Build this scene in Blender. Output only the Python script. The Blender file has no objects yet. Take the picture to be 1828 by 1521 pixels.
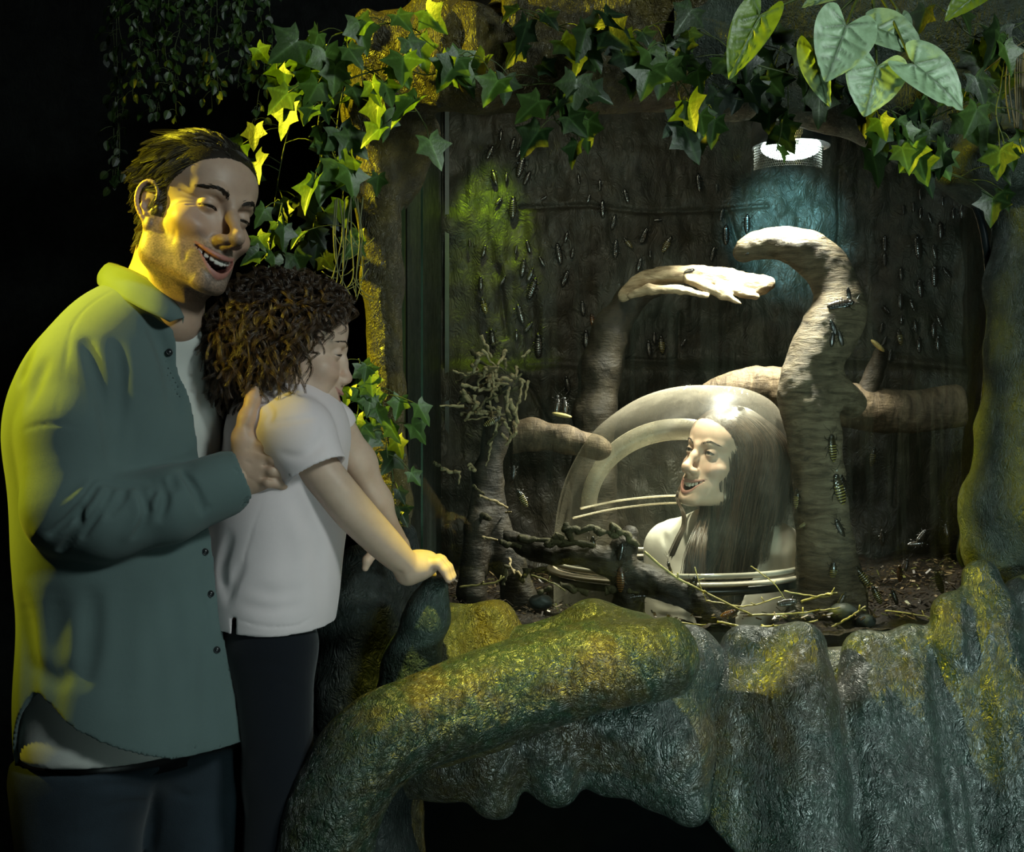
import bpy, math, random
import numpy as np
from mathutils import Vector, Matrix

# ------------------------------------------------------------------ camera, world, light, exposure
SC = bpy.context.scene
COL = SC.collection
FPX, PCX, PCY, CAM_Z = 2200.0, 914.0, 760.5, 1.35      # focal length in pixels of the 1828x1521 frame


def W(px, py, y):
    """point at distance y in front of the camera seen at pixel (px, py)"""
    return np.array([(px - PCX) / FPX * y, y, CAM_Z - (py - PCY) / FPX * y])


cam_d = bpy.data.cameras.new('camera')
cam_d.sensor_width = 36.0
cam_d.lens = FPX * 36.0 / 1828.0
cam_d.clip_start, cam_d.clip_end = 0.05, 60
cam = bpy.data.objects.new('camera', cam_d)
cam.location = (0, 0, CAM_Z)
cam.rotation_euler = (math.pi / 2, 0, 0)
COL.objects.link(cam)
SC.camera = cam
SC.view_settings.view_transform = 'Standard'
SC.view_settings.look = 'None'
SC.view_settings.gamma = 1.0
SC.view_settings.use_curve_mapping = False
SC.view_settings.exposure = 0.0
SC.cycles.use_denoising = True
SC.cycles.max_bounces = 8
SC.cycles.transparent_max_bounces = 24
SC.cycles.caustics_reflective = False
SC.cycles.caustics_refractive = False
SC.cycles.sample_clamp_indirect = 3.0

wd = bpy.data.worlds.new('world')
wd.use_nodes = True
wd.node_tree.nodes['Background'].inputs[0].default_value = (0.35, 0.55, 0.5, 1)
wd.node_tree.nodes['Background'].inputs[1].default_value = 0.004
SC.world = wd


def aim(o, target):
    d = Vector(target) - o.location
    o.rotation_euler = d.to_track_quat('-Z', 'Y').to_euler()


def lamp(name, kind, loc, target, energy, color, size=0.2, spot=None, blend=0.3):
    l = bpy.data.lights.new(name, kind)
    l.energy = energy
    l.color = color
    if kind == 'AREA':
        l.size = size
    else:
        l.shadow_soft_size = size
    if kind == 'SPOT':
        l.spot_size = math.radians(spot)
        l.spot_blend = blend
    o = bpy.data.objects.new(name, l)
    o.location = loc
    COL.objects.link(o)
    aim(o, target)
    return o


# yellow theatre spots on the left and above, soft cool key from the right front, the tank lamp, a green wall spot, added fills
lamp('yellow_spot', 'SPOT', (-2.3, 1.98, 2.75), (-0.42, 2.15, 1.62), 640, (1.0, 0.86, 0.03), 0.05, 46, 0.9)
lamp('yellow_fill_spot', 'SPOT', (-2.4, 0.7, 1.95), (-0.47, 1.87, 1.51), 190, (1.0, 0.78, 0.06), 0.04, 9.5, 0.8)  # extra spot added so yellow reaches the child's hair past the man
lamp('yellow_down_spot', 'SPOT', (0.12, 1.25, 3.15), (0.04, 2.02, 0.85), 480, (1.0, 0.90, 0.10), 0.04, 17, 0.9)
lamp('soft_key', 'AREA', (1.9, -0.3, 3.1), (-0.05, 2.1, 1.1), 62, (0.86, 1.0, 0.96), 0.6)
lk = lamp('low_softbox', 'AREA', (0.95, -0.8, 0.28), (0.62, 2.15, 0.80), 4.5, (0.75, 1.0, 0.95), 0.40)
lk.data.spread = math.radians(50)
lamp('tank_lamp', 'SPOT', (0.60, 2.70, 1.93), (0.52, 2.82, 1.2), 80, (1.0, 0.95, 0.80), 0.03, 88, 0.6)
lamp('dome_fill', 'SPOT', (0.18, 2.60, 2.02), (0.42, 2.80, 1.15), 50, (1.0, 0.93, 0.74), 0.03, 26, 0.8)  # added light that brightens the woman's face and jacket, no fixture
lamp('haze_glow_light', 'SPOT', (0.74, 3.12, 2.04), (0.80, 3.6, 1.93), 30, (0.35, 0.85, 1.0), 0.03, 44, 0.9)  # added cool light; its patch on the wall stands in for haze
lamp('tank_fill', 'AREA', (0.10, 2.56, 2.20), (0.10, 3.4, 1.2), 3, (1.0, 0.95, 0.70), 0.25)  # added fill that lifts the dim back wall, no fixture
lamp('green_spot', 'SPOT', (-0.06, 3.36, 2.34), (-0.06, 3.6, 1.86), 22, (0.65, 1.0, 0.03), 0.02, 36, 0.9)
lamp('driftwood_fill', 'SPOT', (0.62, 2.96, 1.96), (0.50, 2.98, 1.2), 110, (1.0, 0.95, 0.80), 0.03, 84, 0.6)  # added second light to brighten the driftwood, no fixture



# ------------------------------------------------------------------ small helpers
def arr(*a):
    return np.array(a, float)


def unit(v):
    v = np.asarray(v, float)
    return v / (np.linalg.norm(v) + 1e-12)


def frame_from(forward, up):
    """columns: X = person's left ... for local axes X (left), Y (forward), Z (up)"""
    f = unit(forward)
    u = np.asarray(up, float)
    u = unit(u - f * np.dot(u, f))
    x = np.cross(f, u)
    return np.stack([x, f, u], 1)


def hash3(i, j, k, seed):
    n = (i * 374761393 + j * 668265263 + k * 2147483647 + seed * 974634777) & 0x7fffffff
    n = ((n ^ (n >> 13)) * 1274126177) & 0x7fffffff
    n = (n ^ (n >> 16)) & 0xffff
    return n / 32767.5 - 1.0


def vnoise(P, scale, seed=0, octaves=1):
    """smooth value noise at points P (N,3), in -1..1"""
    out = np.zeros(len(P))
    amp = 1.0
    sc = np.asarray(scale, float)
    for o in range(octaves):
        q = P / sc
        i0 = np.floor(q).astype(np.int64)
        f = q - i0
        f = f * f * (3 - 2 * f)
        acc = 0
        for dx in (0, 1):
            for dy in (0, 1):
                for dz in (0, 1):
                    w = (f[:, 0] if dx else 1 - f[:, 0]) * (f[:, 1] if dy else 1 - f[:, 1]) * (f[:, 2] if dz else 1 - f[:, 2])
                    acc = acc + w * hash3(i0[:, 0] + dx, i0[:, 1] + dy, i0[:, 2] + dz, seed + o * 17)
        out += amp * acc
        amp *= 0.5
        sc = sc * 0.5
    return out


def smooth_path(pts, n, closed=False):
    """Catmull-Rom resample of a list of points (any dimension) to n samples"""
    P = np.asarray(pts, float)
    m = len(P)
    if closed:
        t = np.linspace(0, m, n, endpoint=False)
    else:
        t = np.linspace(0, m - 1, n)
    i = np.floor(t).astype(int)
    if not closed:
        i = np.minimum(i, m - 2)
    f = (t - i)[:, None]

    def g(k):
        return P[k % m] if closed else P[np.clip(k, 0, m - 1)]
    p0, p1, p2, p3 = g(i - 1), g(i), g(i + 1), g(i + 2)
    return 0.5 * (2 * p1 + (p2 - p0) * f + (2 * p0 - 5 * p1 + 4 * p2 - p3) * f ** 2 + (3 * p1 - p0 - 3 * p2 + p3) * f ** 3)


def link_mesh(name, V, F, mat=None, parent=None, smooth=True, col=None, uv=None, loc=None):
    """V (N,3); F an (M,3|4) int array or a list of them; col (N,3) colours per vertex; uv (N,2)"""
    V = np.asarray(V, float)
    base = np.zeros(3)
    if parent is not None and loc is None:
        q = parent
        while q is not None:
            base = base + np.array(q.location)
            q = q.parent
    if loc is not None:
        base = np.asarray(loc, float)
    Fs = F if isinstance(F, list) else [F]
    Fs = [np.asarray(f, np.int64) for f in Fs if len(f)]
    me = bpy.data.meshes.new(name)
    me.vertices.add(len(V))
    me.vertices.foreach_set('co', (V - base).astype('f4').ravel())
    nl = sum(f.size for f in Fs)
    npoly = sum(len(f) for f in Fs)
    me.loops.add(nl)
    li = np.concatenate([f.ravel() for f in Fs])
    me.loops.foreach_set('vertex_index', li.astype('i4'))
    me.polygons.add(npoly)
    tot = np.concatenate([np.full(len(f), f.shape[1]) for f in Fs])
    st = np.concatenate([[0], np.cumsum(tot)[:-1]])
    me.polygons.foreach_set('loop_start', st.astype('i4'))
    me.polygons.foreach_set('use_smooth', np.full(npoly, smooth))
    me.update(calc_edges=True)
    if col is not None:
        a = me.color_attributes.new('Col', 'FLOAT_COLOR', 'POINT')
        c4 = np.ones((len(V), 4), 'f4')
        c4[:, :3] = col
        a.data.foreach_set('color', c4.ravel())
    if uv is not None:
        u = me.uv_layers.new(name='UVMap')
        u.data.foreach_set('uv', np.asarray(uv, 'f4')[li].ravel())
    o = bpy.data.objects.new(name, me)
    COL.objects.link(o)
    if mat is not None:
        me.materials.append(mat)
    if parent is not None:
        o.parent = parent
    elif loc is not None:
        o.location = loc
    return o


def tag(o, label=None, cat=None, group=None, kind=None):
    if label:
        o['label'] = label
    if cat:
        o['category'] = cat
    if group:
        o['group'] = group
    if kind:
        o['kind'] = kind
    return o


def thing(name, label, cat, loc=(0, 0, 0), group=None):
    o = bpy.data.objects.new(name, None)
    o.empty_display_size = 0.05
    COL.objects.link(o)
    o.location = loc
    return tag(o, label, cat, group)


class Parts:
    """collects vertices and faces of many small shapes into one mesh"""
    def __init__(s):
        s.V, s.F3, s.F4, s.C, s.U, s.n = [], [], [], [], [], 0

    def add(s, V, F, col=None, uv=None):
        V = np.asarray(V, float)
        F = np.asarray(F, np.int64)
        (s.F4 if F.shape[1] == 4 else s.F3).append(F + s.n)
        s.V.append(V)
        s.C.append(np.tile(arr(1, 1, 1) if col is None else np.asarray(col, float), (len(V), 1)) if np.ndim(col) < 2 else col)
        s.U.append(np.zeros((len(V), 2)) if uv is None else uv)
        s.n += len(V)

    def build(s, name, mat, parent=None, smooth=True, loc=None, usecol=False, useuv=False):
        F = []
        if s.F4:
            F.append(np.concatenate(s.F4))
        if s.F3:
            F.append(np.concatenate(s.F3))
        return link_mesh(name, np.concatenate(s.V), F, mat, parent, smooth,
                         np.concatenate(s.C) if usecol else None, np.concatenate(s.U) if useuv else None, loc)


def tube(path, radii, sides=8, cap=True, ref=None):
    """swept tube: returns V, F(quads)"""
    P = np.asarray(path, float)
    n = len(P)
    r = np.broadcast_to(np.asarray(radii, float), (n,)) if np.ndim(radii) < 2 else np.asarray(radii, float)
    T = np.gradient(P, axis=0)
    T /= np.linalg.norm(T, axis=1)[:, None] + 1e-12
    ref = arr(0.13, 0.97, 0.21) if ref is None else np.asarray(ref, float)
    A = np.cross(T, ref)
    A /= np.linalg.norm(A, axis=1)[:, None] + 1e-9
    B = np.cross(T, A)
    th = np.linspace(0, 2 * math.pi, sides, endpoint=False)
    if r.ndim == 1:
        V = P[:, None, :] + r[:, None, None] * (A[:, None, :] * np.cos(th)[None, :, None] + B[:, None, :] * np.sin(th)[None, :, None])
    else:
        V = P[:, None, :] + r[:, None, None, 0] * A[:, None, :] * np.cos(th)[None, :, None] + r[:, None, None, 1] * B[:, None, :] * np.sin(th)[None, :, None]
    V = V.reshape(-1, 3)
    i = np.arange(n - 1)[:, None] * sides
    j = np.arange(sides)[None, :]
    a = (i + j).ravel()
    b = (i + (j + 1) % sides).ravel()
    F = np.stack([a, b, b + sides, a + sides], 1)
    if cap:
        V = np.concatenate([V, P[:1] - T[:1] * 0, P[-1:]])
        c0, c1 = n * sides, n * sides + 1
        jj = np.arange(sides)
        k = (jj + 1) % sides
        caps = np.concatenate([np.stack([k, jj, np.full(sides, c0), np.full(sides, c0)], 1),
                               np.stack([jj + (n - 1) * sides, k + (n - 1) * sides, np.full(sides, c1), np.full(sides, c1)], 1)])
        # triangles written as quads are invalid: use the tri list
        return V, F, caps[:, :3]
    return V, F, np.zeros((0, 3), int)


def add_tube(parts, path, radii, sides=8, cap=True, col=None, ref=None):
    V, F, T = tube(path, radii, sides, cap, ref)
    n0 = parts.n
    parts.add(V, F, col)
    if len(T):
        parts.F3.append(T + n0)


def uvsphere(c, r, R=None, nu=16, nv=10):
    u = np.linspace(0, 2 * math.pi, nu, endpoint=False)
    v = np.linspace(0, math.pi, nv + 1)[1:-1]
    P = np.array([[math.cos(a) * math.sin(b), math.sin(a) * math.sin(b), math.cos(b)] for b in v for a in u])
    P = np.concatenate([P, [[0, 0, 1], [0, 0, -1]]])
    P = P * np.asarray(r)
    if R is not None:
        P = P @ np.asarray(R).T
    V = P + np.asarray(c)
    m = len(v)
    q, t = [], []
    for i in range(m - 1):
        for j in range(nu):
            a, b = i * nu + j, i * nu + (j + 1) % nu
            q.append((a, a + nu, b + nu, b))
    for j in range(nu):
        t.append((j, (j + 1) % nu, m * nu))
        t.append(((m - 1) * nu + (j + 1) % nu, (m - 1) * nu + j, m * nu + 1))
    return V, np.array(q), np.array(t)


def add_sphere(parts, c, r, R=None, nu=16, nv=10, col=None):
    V, q, t = uvsphere(c, r, R, nu, nv)
    n0 = parts.n
    parts.add(V, q, col)
    parts.F3.append(t + n0)


def add_box(parts, c, size, R=None, col=None):
    s = np.asarray(size) / 2
    V = np.array([[x, y, z] for x in (-1, 1) for y in (-1, 1) for z in (-1, 1)], float) * s
    if R is not None:
        V = V @ np.asarray(R).T
    F = [(0, 1, 3, 2), (4, 6, 7, 5), (0, 4, 5, 1), (2, 3, 7, 6), (0, 2, 6, 4), (1, 5, 7, 3)]
    parts.add(V + np.asarray(c), np.array(F), col)


# ------------------------------------------------------------------ smooth-union sculpting on a grid
class Field:
    def __init__(s, lo, hi, h, R=None, o=None):
        s.lo = np.minimum(np.asarray(lo, float), hi)
        s.h = h
        hi = np.maximum(np.asarray(lo, float), hi)
        s.n = np.ceil((hi - s.lo) / h).astype(int) + 1
        s.ax = [(s.lo[i] + h * np.arange(s.n[i])).astype('f4') for i in range(3)]
        s.d = np.full(s.n, 0.06, 'f4')
        s.R = None if R is None else np.asarray(R, float)      # local -> world
        s.o = np.zeros(3) if o is None else np.asarray(o, float)

    def L(s, p):
        """world point(s) -> local"""
        p = np.asarray(p, float) - s.o
        return p if s.R is None else p @ s.R

    def sub(s, lo, hi):
        a = np.clip(np.floor((np.asarray(lo) - s.lo) / s.h).astype(int), 0, s.n)
        b = np.clip(np.ceil((np.asarray(hi) - s.lo) / s.h).astype(int) + 1, 0, s.n)
        if np.any(b <= a):
            return None
        sl = tuple(slice(a[i], b[i]) for i in range(3))
        return sl, s.ax[0][sl[0]][:, None, None], s.ax[1][sl[1]][None, :, None], s.ax[2][sl[2]][None, None, :]

    def _mix(s, sl, b, k, op):
        a = s.d[sl]
        if op == 'add':
            hh = np.maximum(k - np.abs(a - b), 0) / k
            s.d[sl] = np.minimum(a, b) - hh * hh * (k / 4)
        elif op == 'cut':
            b = -b
            hh = np.maximum(k - np.abs(a - b), 0) / k
            s.d[sl] = np.maximum(a, b) + hh * hh * (k / 4)

    def ell(s, c, r, k=0.01, R=None, op='add'):
        c = np.asarray(c, float)
        r = np.broadcast_to(np.asarray(r, float), (3,))
        m = (max(r) if R is not None else r) + k + 2 * s.h
        q = s.sub(c - m, c + m)
        if q is None:
            return s
        sl, X, Y, Z = q
        X, Y, Z = X - c[0], Y - c[1], Z - c[2]
        if R is not None:
            R = np.asarray(R, float)
            X, Y, Z = (X * R[0, 0] + Y * R[1, 0] + Z * R[2, 0], X * R[0, 1] + Y * R[1, 1] + Z * R[2, 1],
                       X * R[0, 2] + Y * R[1, 2] + Z * R[2, 2])
        k0 = np.sqrt((X / r[0]) ** 2 + (Y / r[1]) ** 2 + (Z / r[2]) ** 2)
        k1 = np.sqrt((X / r[0] ** 2) ** 2 + (Y / r[1] ** 2) ** 2 + (Z / r[2] ** 2) ** 2) + 1e-6
        b = np.where(k0 < 0.05, -min(r), k0 * (k0 - 1) / k1)
        s._mix(sl, b.astype('f4'), k, op)
        return s

    def cap(s, a, b, ra, rb=None, k=0.01, op='add', flat=None):
        """tapered capsule; flat=(axis vector, factor) squashes it along an axis"""
        a, b = np.asarray(a, float), np.asarray(b, float)
        rb = ra if rb is None else rb
        R = max(ra, rb)
        m = R + k + 2 * s.h
        q = s.sub(np.minimum(a, b) - m, np.maximum(a, b) + m)
        if q is None:
            return s
        sl, X, Y, Z = q
        X, Y, Z = X - a[0], Y - a[1], Z - a[2]
        v = b - a
        L2 = float(np.dot(v, v)) + 1e-12
        t = np.clip((X * v[0] + Y * v[1] + Z * v[2]) / L2, 0, 1)
        X, Y, Z = X - t * v[0], Y - t * v[1], Z - t * v[2]
        dd = X * X + Y * Y + Z * Z
        if flat is not None:
            f = unit(flat[0])
            e = X * f[0] + Y * f[1] + Z * f[2]
            dd = dd + e * e * (1 / flat[1] ** 2 - 1)
        bb = np.sqrt(dd) - (ra + t * (rb - ra))
        if flat is not None:
            bb = bb * min(1.0, flat[1] * 1.3)
        s._mix(sl, bb.astype('f4'), k, op)
        return s

    def chain(s, pts, rad, k=0.01, op='add', flat=None):
        for i in range(len(pts) - 1):
            s.cap(pts[i], pts[i + 1], rad[i], rad[i + 1], k, op, flat)
        return s

    def plane(s, p, n, k=0.002):
        """remove what lies on the side n points to"""
        n = unit(n)
        X, Y, Z = s.ax[0][:, None, None], s.ax[1][None, :, None], s.ax[2][None, None, :]
        b = (X - p[0]) * n[0] + (Y - p[1]) * n[1] + (Z - p[2]) * n[2]
        hh = np.maximum(k - np.abs(s.d - b), 0) / k
        s.d = (np.maximum(s.d, b) + hh * hh * (k / 4)).astype('f4')
        return s

    def bump(s, c, w, amp, R=None):
        """push the surface out (amp > 0) or in around c"""
        c = np.asarray(c, float)
        w = np.broadcast_to(np.asarray(w, float), (3,))
        m = 2.4 * (max(w) if R is not None else w)
        q = s.sub(c - m, c + m)
        if q is None:
            return s
        sl, X, Y, Z = q
        X, Y, Z = X - c[0], Y - c[1], Z - c[2]
        if R is not None:
            R = np.asarray(R, float)
            X, Y, Z = (X * R[0, 0] + Y * R[1, 0] + Z * R[2, 0], X * R[0, 1] + Y * R[1, 1] + Z * R[2, 1],
                       X * R[0, 2] + Y * R[1, 2] + Z * R[2, 2])
        s.d[sl] -= (amp * np.exp(-((X / w[0]) ** 2 + (Y / w[1]) ** 2 + (Z / w[2]) ** 2))).astype('f4')
        return s

    def groove(s, pts, w, amp, n=14):
        """crease (amp > 0 cuts in, < 0 raises) along a smooth path, fading at both ends"""
        P = smooth_path(pts, n)
        lo, hi = P.min(0) - 2.6 * w, P.max(0) + 2.6 * w
        q = s.sub(lo, hi)
        if q is None:
            return s
        sl, X, Y, Z = q
        best = None
        for i in range(n - 1):
            a, v = P[i], P[i + 1] - P[i]
            L2 = float(v @ v) + 1e-12
            t = np.clip(((X - a[0]) * v[0] + (Y - a[1]) * v[1] + (Z - a[2]) * v[2]) / L2, 0, 1)
            dd = (X - a[0] - t * v[0]) ** 2 + (Y - a[1] - t * v[1]) ** 2 + (Z - a[2] - t * v[2]) ** 2
            u = (i + t) / (n - 1)
            e = np.exp(-dd / (w * w)) * np.minimum(1, 4 * u * (1 - u) + 0.1)
            best = e if best is None else np.maximum(best, e)
        s.d[sl] += (amp * best).astype('f4')
        return s

    def shell(s, t, d0=None):
        """hollow out; d0 = the field before creases were laid, so deep creases stay closed"""
        c = 0 if d0 is None else np.maximum(s.d - d0, 0)
        s.d = np.maximum(s.d, -(s.d + c + t))
        return s

    def mesh(s):
        d = s.d
        sg = d < 0
        nx, ny, nz = (k - 1 for k in d.shape)
        cnt = np.zeros((nx, ny, nz), np.uint8)
        for a in (0, 1):
            for b in (0, 1):
                for c in (0, 1):
                    cnt += sg[a:a + nx, b:b + ny, c:c + nz]
        act = (cnt > 0) & (cnt < 8)
        ids = np.argwhere(act)
        idx = np.full((nx, ny, nz), -1, np.int64)
        idx[act] = np.arange(len(ids))
        pos = np.zeros((len(ids), 3))
        c = np.zeros(len(ids))
        cor = [(a, b, e) for a in (0, 1) for b in (0, 1) for e in (0, 1)]
        for p in cor:
            for ax in range(3):
                if p[ax]:
                    continue
                q = list(p)
                q[ax] = 1
                da = d[ids[:, 0] + p[0], ids[:, 1] + p[1], ids[:, 2] + p[2]]
                db = d[ids[:, 0] + q[0], ids[:, 1] + q[1], ids[:, 2] + q[2]]
                m = (da < 0) != (db < 0)
                t = np.where(m, da / np.where(m, da - db, 1), 0)
                pp = np.tile(np.array(p, float), (len(ids), 1))
                pp[:, ax] += t
                pos += pp * m[:, None]
                c += m
        V = s.lo + s.h * (ids + pos / c[:, None])
        F = []
        for ax in range(3):
            o1, o2 = (ax + 1) % 3, (ax + 2) % 3
            sh = [slice(None)] * 3
            sh2 = [slice(None)] * 3
            sh[ax] = slice(0, -1)
            sh2[ax] = slice(1, None)
            ch = sg[tuple(sh)] != sg[tuple(sh2)]
            e = np.argwhere(ch)
            ok = (e[:, o1] > 0) & (e[:, o2] > 0) & (e[:, o1] < (nx, ny, nz)[o1]) & (e[:, o2] < (nx, ny, nz)[o2])
            e = e[ok]

            def at(d1, d2):
                q = e.copy()
                q[:, o1] -= d1
                q[:, o2] -= d2
                return idx[q[:, 0], q[:, 1], q[:, 2]]
            quad = np.stack([at(1, 1), at(0, 1), at(0, 0), at(1, 0)], 1)
            inside = sg[e[:, 0], e[:, 1], e[:, 2]]
            quad[~inside] = quad[~inside][:, ::-1]
            F.append(quad)
        F = np.concatenate(F)
        F = F[(F >= 0).all(1)]
        s.VL = V
        return V, F

    def world(s, V):
        return (V if s.R is None else V @ s.R.T) + s.o


def normals(V, F):
    N = np.zeros_like(V)
    n = np.cross(V[F[:, 2]] - V[F[:, 0]], V[F[:, 3 if F.shape[1] == 4 else 1]] - V[F[:, 1 if F.shape[1] == 4 else 0]])
    for i in range(F.shape[1]):
        np.add.at(N, F[:, i], n)
    N /= np.linalg.norm(N, axis=1)[:, None] + 1e-12
    return N


# ------------------------------------------------------------------ materials
def new_mat(name):
    m = bpy.data.materials.new(name)
    m.use_nodes = True
    nt = m.node_tree
    return m, nt, nt.nodes['Principled BSDF']


def node(nt, kind, **kw):
    n = nt.nodes.new(kind)
    for k, v in kw.items():
        if k.startswith('i_'):
            n.inputs[k[2:].replace('_', ' ')].default_value = v
        else:
            setattr(n, k, v)
    return n


def coords(nt, scale=(1, 1, 1), kind='Object'):
    tc = node(nt, 'ShaderNodeTexCoord')
    mp = node(nt, 'ShaderNodeMapping')
    mp.inputs['Scale'].default_value = scale
    nt.links.new(tc.outputs[kind], mp.inputs[0])
    return mp.outputs[0]


def noise_tex(nt, co, scale, detail=4, rough=0.55, dist=0.0):
    n = node(nt, 'ShaderNodeTexNoise')
    n.inputs['Scale'].default_value = scale
    n.inputs['Detail'].default_value = detail
    n.inputs['Roughness'].default_value = rough
    n.inputs['Distortion'].default_value = dist
    nt.links.new(co, n.inputs['Vector'])
    return n.outputs[0]


def ramp(nt, fac, stops):
    r = node(nt, 'ShaderNodeValToRGB')
    el = r.color_ramp.elements
    while len(el) < len(stops):
        el.new(0.5)
    for e, (p, c) in zip(el, stops):
        e.position = p
        e.color = tuple(c) + (1,) if len(c) == 3 else tuple(c)
    nt.links.new(fac, r.inputs[0])
    return r.outputs[0]


def mix_col(nt, fac, a, b, mode='MIX'):
    m = node(nt, 'ShaderNodeMix', data_type='RGBA', blend_type=mode)
    for s, v in ((0, fac), (6, a), (7, b)):
        if hasattr(v, 'node'):
            nt.links.new(v, m.inputs[s])
        else:
            m.inputs[s].default_value = v if s == 0 else tuple(v) + (1,)
    return m.outputs[2]


def math_n(nt, op, a, b=0.0, clamp=False):
    m = node(nt, 'ShaderNodeMath', operation=op, use_clamp=clamp)
    for s, v in ((0, a), (1, b)):
        if hasattr(v, 'node'):
            nt.links.new(v, m.inputs[s])
        else:
            m.inputs[s].default_value = v
    return m.outputs[0]


def bump_n(nt, bs, height, strength, dist=0.01, prev=None):
    b = node(nt, 'ShaderNodeBump')
    b.inputs['Strength'].default_value = strength
    b.inputs['Distance'].default_value = dist
    nt.links.new(height, b.inputs['Height'])
    if prev is not None:
        nt.links.new(prev, b.inputs['Normal'])
    nt.links.new(b.outputs[0], bs.inputs['Normal'])
    return b.outputs[0]


def plain(name, col, rough=0.6, metal=0.0, spec=0.5, nscale=30, namp=0.15, bump=0.0, bscale=200, coat=0.0, sss=0.0):
    """one colour broken up by fine noise"""
    m, nt, bs = new_mat(name)
    co = coords(nt)
    n = noise_tex(nt, co, nscale, 5)
    c = ramp(nt, n, [(0.3, [v * (1 - namp) for v in col]), (0.7, [min(1, v * (1 + namp)) for v in col])])
    nt.links.new(c, bs.inputs['Base Color'])
    bs.inputs['Roughness'].default_value = rough
    bs.inputs['Metallic'].default_value = metal
    bs.inputs['Specular IOR Level'].default_value = spec
    bs.inputs['Coat Weight'].default_value = coat
    if sss:
        bs.inputs['Subsurface Weight'].default_value = sss
        bs.inputs['Subsurface Radius'].default_value = (0.01, 0.004, 0.002)
        bs.inputs['Subsurface Scale'].default_value = 0.6
    if bump:
        bump_n(nt, bs, noise_tex(nt, co, bscale, 3), bump, 0.002)
    return m


# ------------------------------------------------------------------ more sculpting helpers
def f_cut(f, fn):
    """remove where fn(X, Y, Z) > 0 (fn in metres)"""
    X, Y, Z = f.ax[0][:, None, None], f.ax[1][None, :, None], f.ax[2][None, None, :]
    f.d = np.maximum(f.d, fn(X, Y, Z)).astype('f4')


def f_shell(f, d0, cuts, t0=0.0055, grow=0.35):
    """hollow a garment: cloth thin at its open edges, filled where nothing can look in"""
    X, Y, Z = f.ax[0][:, None, None], f.ax[1][None, :, None], f.ax[2][None, None, :]
    m = None
    for fn in cuts:
        v = fn(X, Y, Z)
        m = v if m is None else np.maximum(m, v)
    c = np.maximum(f.d - d0, 0)
    t = t0 + grow * np.clip(-m - 0.012, 0, 0.12)
    f.d = np.maximum(np.maximum(f.d, -(f.d + c + t)), m).astype('f4')


def f_hit(f, px, py, y0=None, y1=None):
    """first surface point met when looking through pixel (px, py); world-aligned fields"""
    y0 = f.lo[1] if y0 is None else y0
    y1 = f.ax[1][-1] if y1 is None else y1
    ys = np.arange(y0, y1, f.h * 0.5)
    P = np.stack([(px - PCX) / FPX * ys, ys, CAM_Z - (py - PCY) / FPX * ys], 1)
    i = np.round((P - f.lo) / f.h).astype(int)
    ok = ((i >= 0) & (i < f.n)).all(1)
    i = np.clip(i, 0, f.n - 1)
    v = np.where(ok, f.d[i[:, 0], i[:, 1], i[:, 2]], 1)
    w = np.where(v < 0)[0]
    return P[w[0]] if len(w) else None


def f_creases(f, lines, w, amp):
    """creases given as pixel polylines, laid on the surface facing the camera"""
    for ln in lines:
        ww, aa = w, amp
        if len(ln) > 1 and not hasattr(ln[-1], '__len__'):
            aa = ln[-1]
            ln = ln[:-1]
        if not hasattr(ln[-1], '__len__'):
            ww = ln[-1]
            ln = ln[:-1]
        pts = [f_hit(f, x, y) for x, y in ln]
        pts = [p for p in pts if p is not None]
        if len(pts) > 1:
            f.groove(pts, ww, aa, n=16)


def strand_mesh(paths, widths, flat=1.0):
    """paths (N,S,3), widths (N,S) -> three-sided strands"""
    N, S, _ = paths.shape
    T = np.gradient(paths, axis=1)
    T /= np.linalg.norm(T, axis=2)[..., None] + 1e-12
    ref = np.array([0.3, 0.8, 0.5])
    A = np.cross(T, ref)
    A /= np.linalg.norm(A, axis=2)[..., None] + 1e-9
    B = np.cross(T, A)
    th = [0, 2.094, 4.189]
    V = np.stack([paths + widths[..., None] * (A * math.cos(a) + B * math.sin(a) * flat) for a in th], 2)   # N,S,3,3
    V = V.reshape(-1, 3)
    base = (np.arange(N)[:, None] * S + np.arange(S - 1)[None, :]) * 3
    F = []
    for k in range(3):
        k2 = (k + 1) % 3
        F.append(np.stack([base + k, base + k2, base + 3 + k2, base + 3 + k], -1).reshape(-1, 4))
    return V, np.concatenate(F)


def hair_mask(V, d=-0.014, low=-0.085, burn=True, seed=4):
    """where hair grows on a head sculpted in local axes"""
    x, y, z = V.T
    q = -0.75 * y + 0.66 * z + vnoise(V, 0.006, seed) * 0.0012
    m = (q > d) & (z > low) & (np.abs(x) < 0.0785)
    m &= ~((np.abs(x) > 0.069) & (z < 0.012) & (y > -0.026))
    if burn:
        m |= (np.abs(y - 0.017) < 0.008) & (z > -0.032) & (z < 0.03) & (np.abs(x) > 0.05) & (np.abs(x) < 0.076)
    return m


def hair_mat(name, dark, light, rough=0.35):
    m, nt, bs = new_mat(name)
    at = node(nt, 'ShaderNodeAttribute', attribute_name='Col')
    nt.links.new(mix_col(nt, at.outputs[0], dark, light), bs.inputs['Base Color'])
    bs.inputs['Roughness'].default_value = rough
    bs.inputs['Specular IOR Level'].default_value = 1.0
    return m


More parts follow.
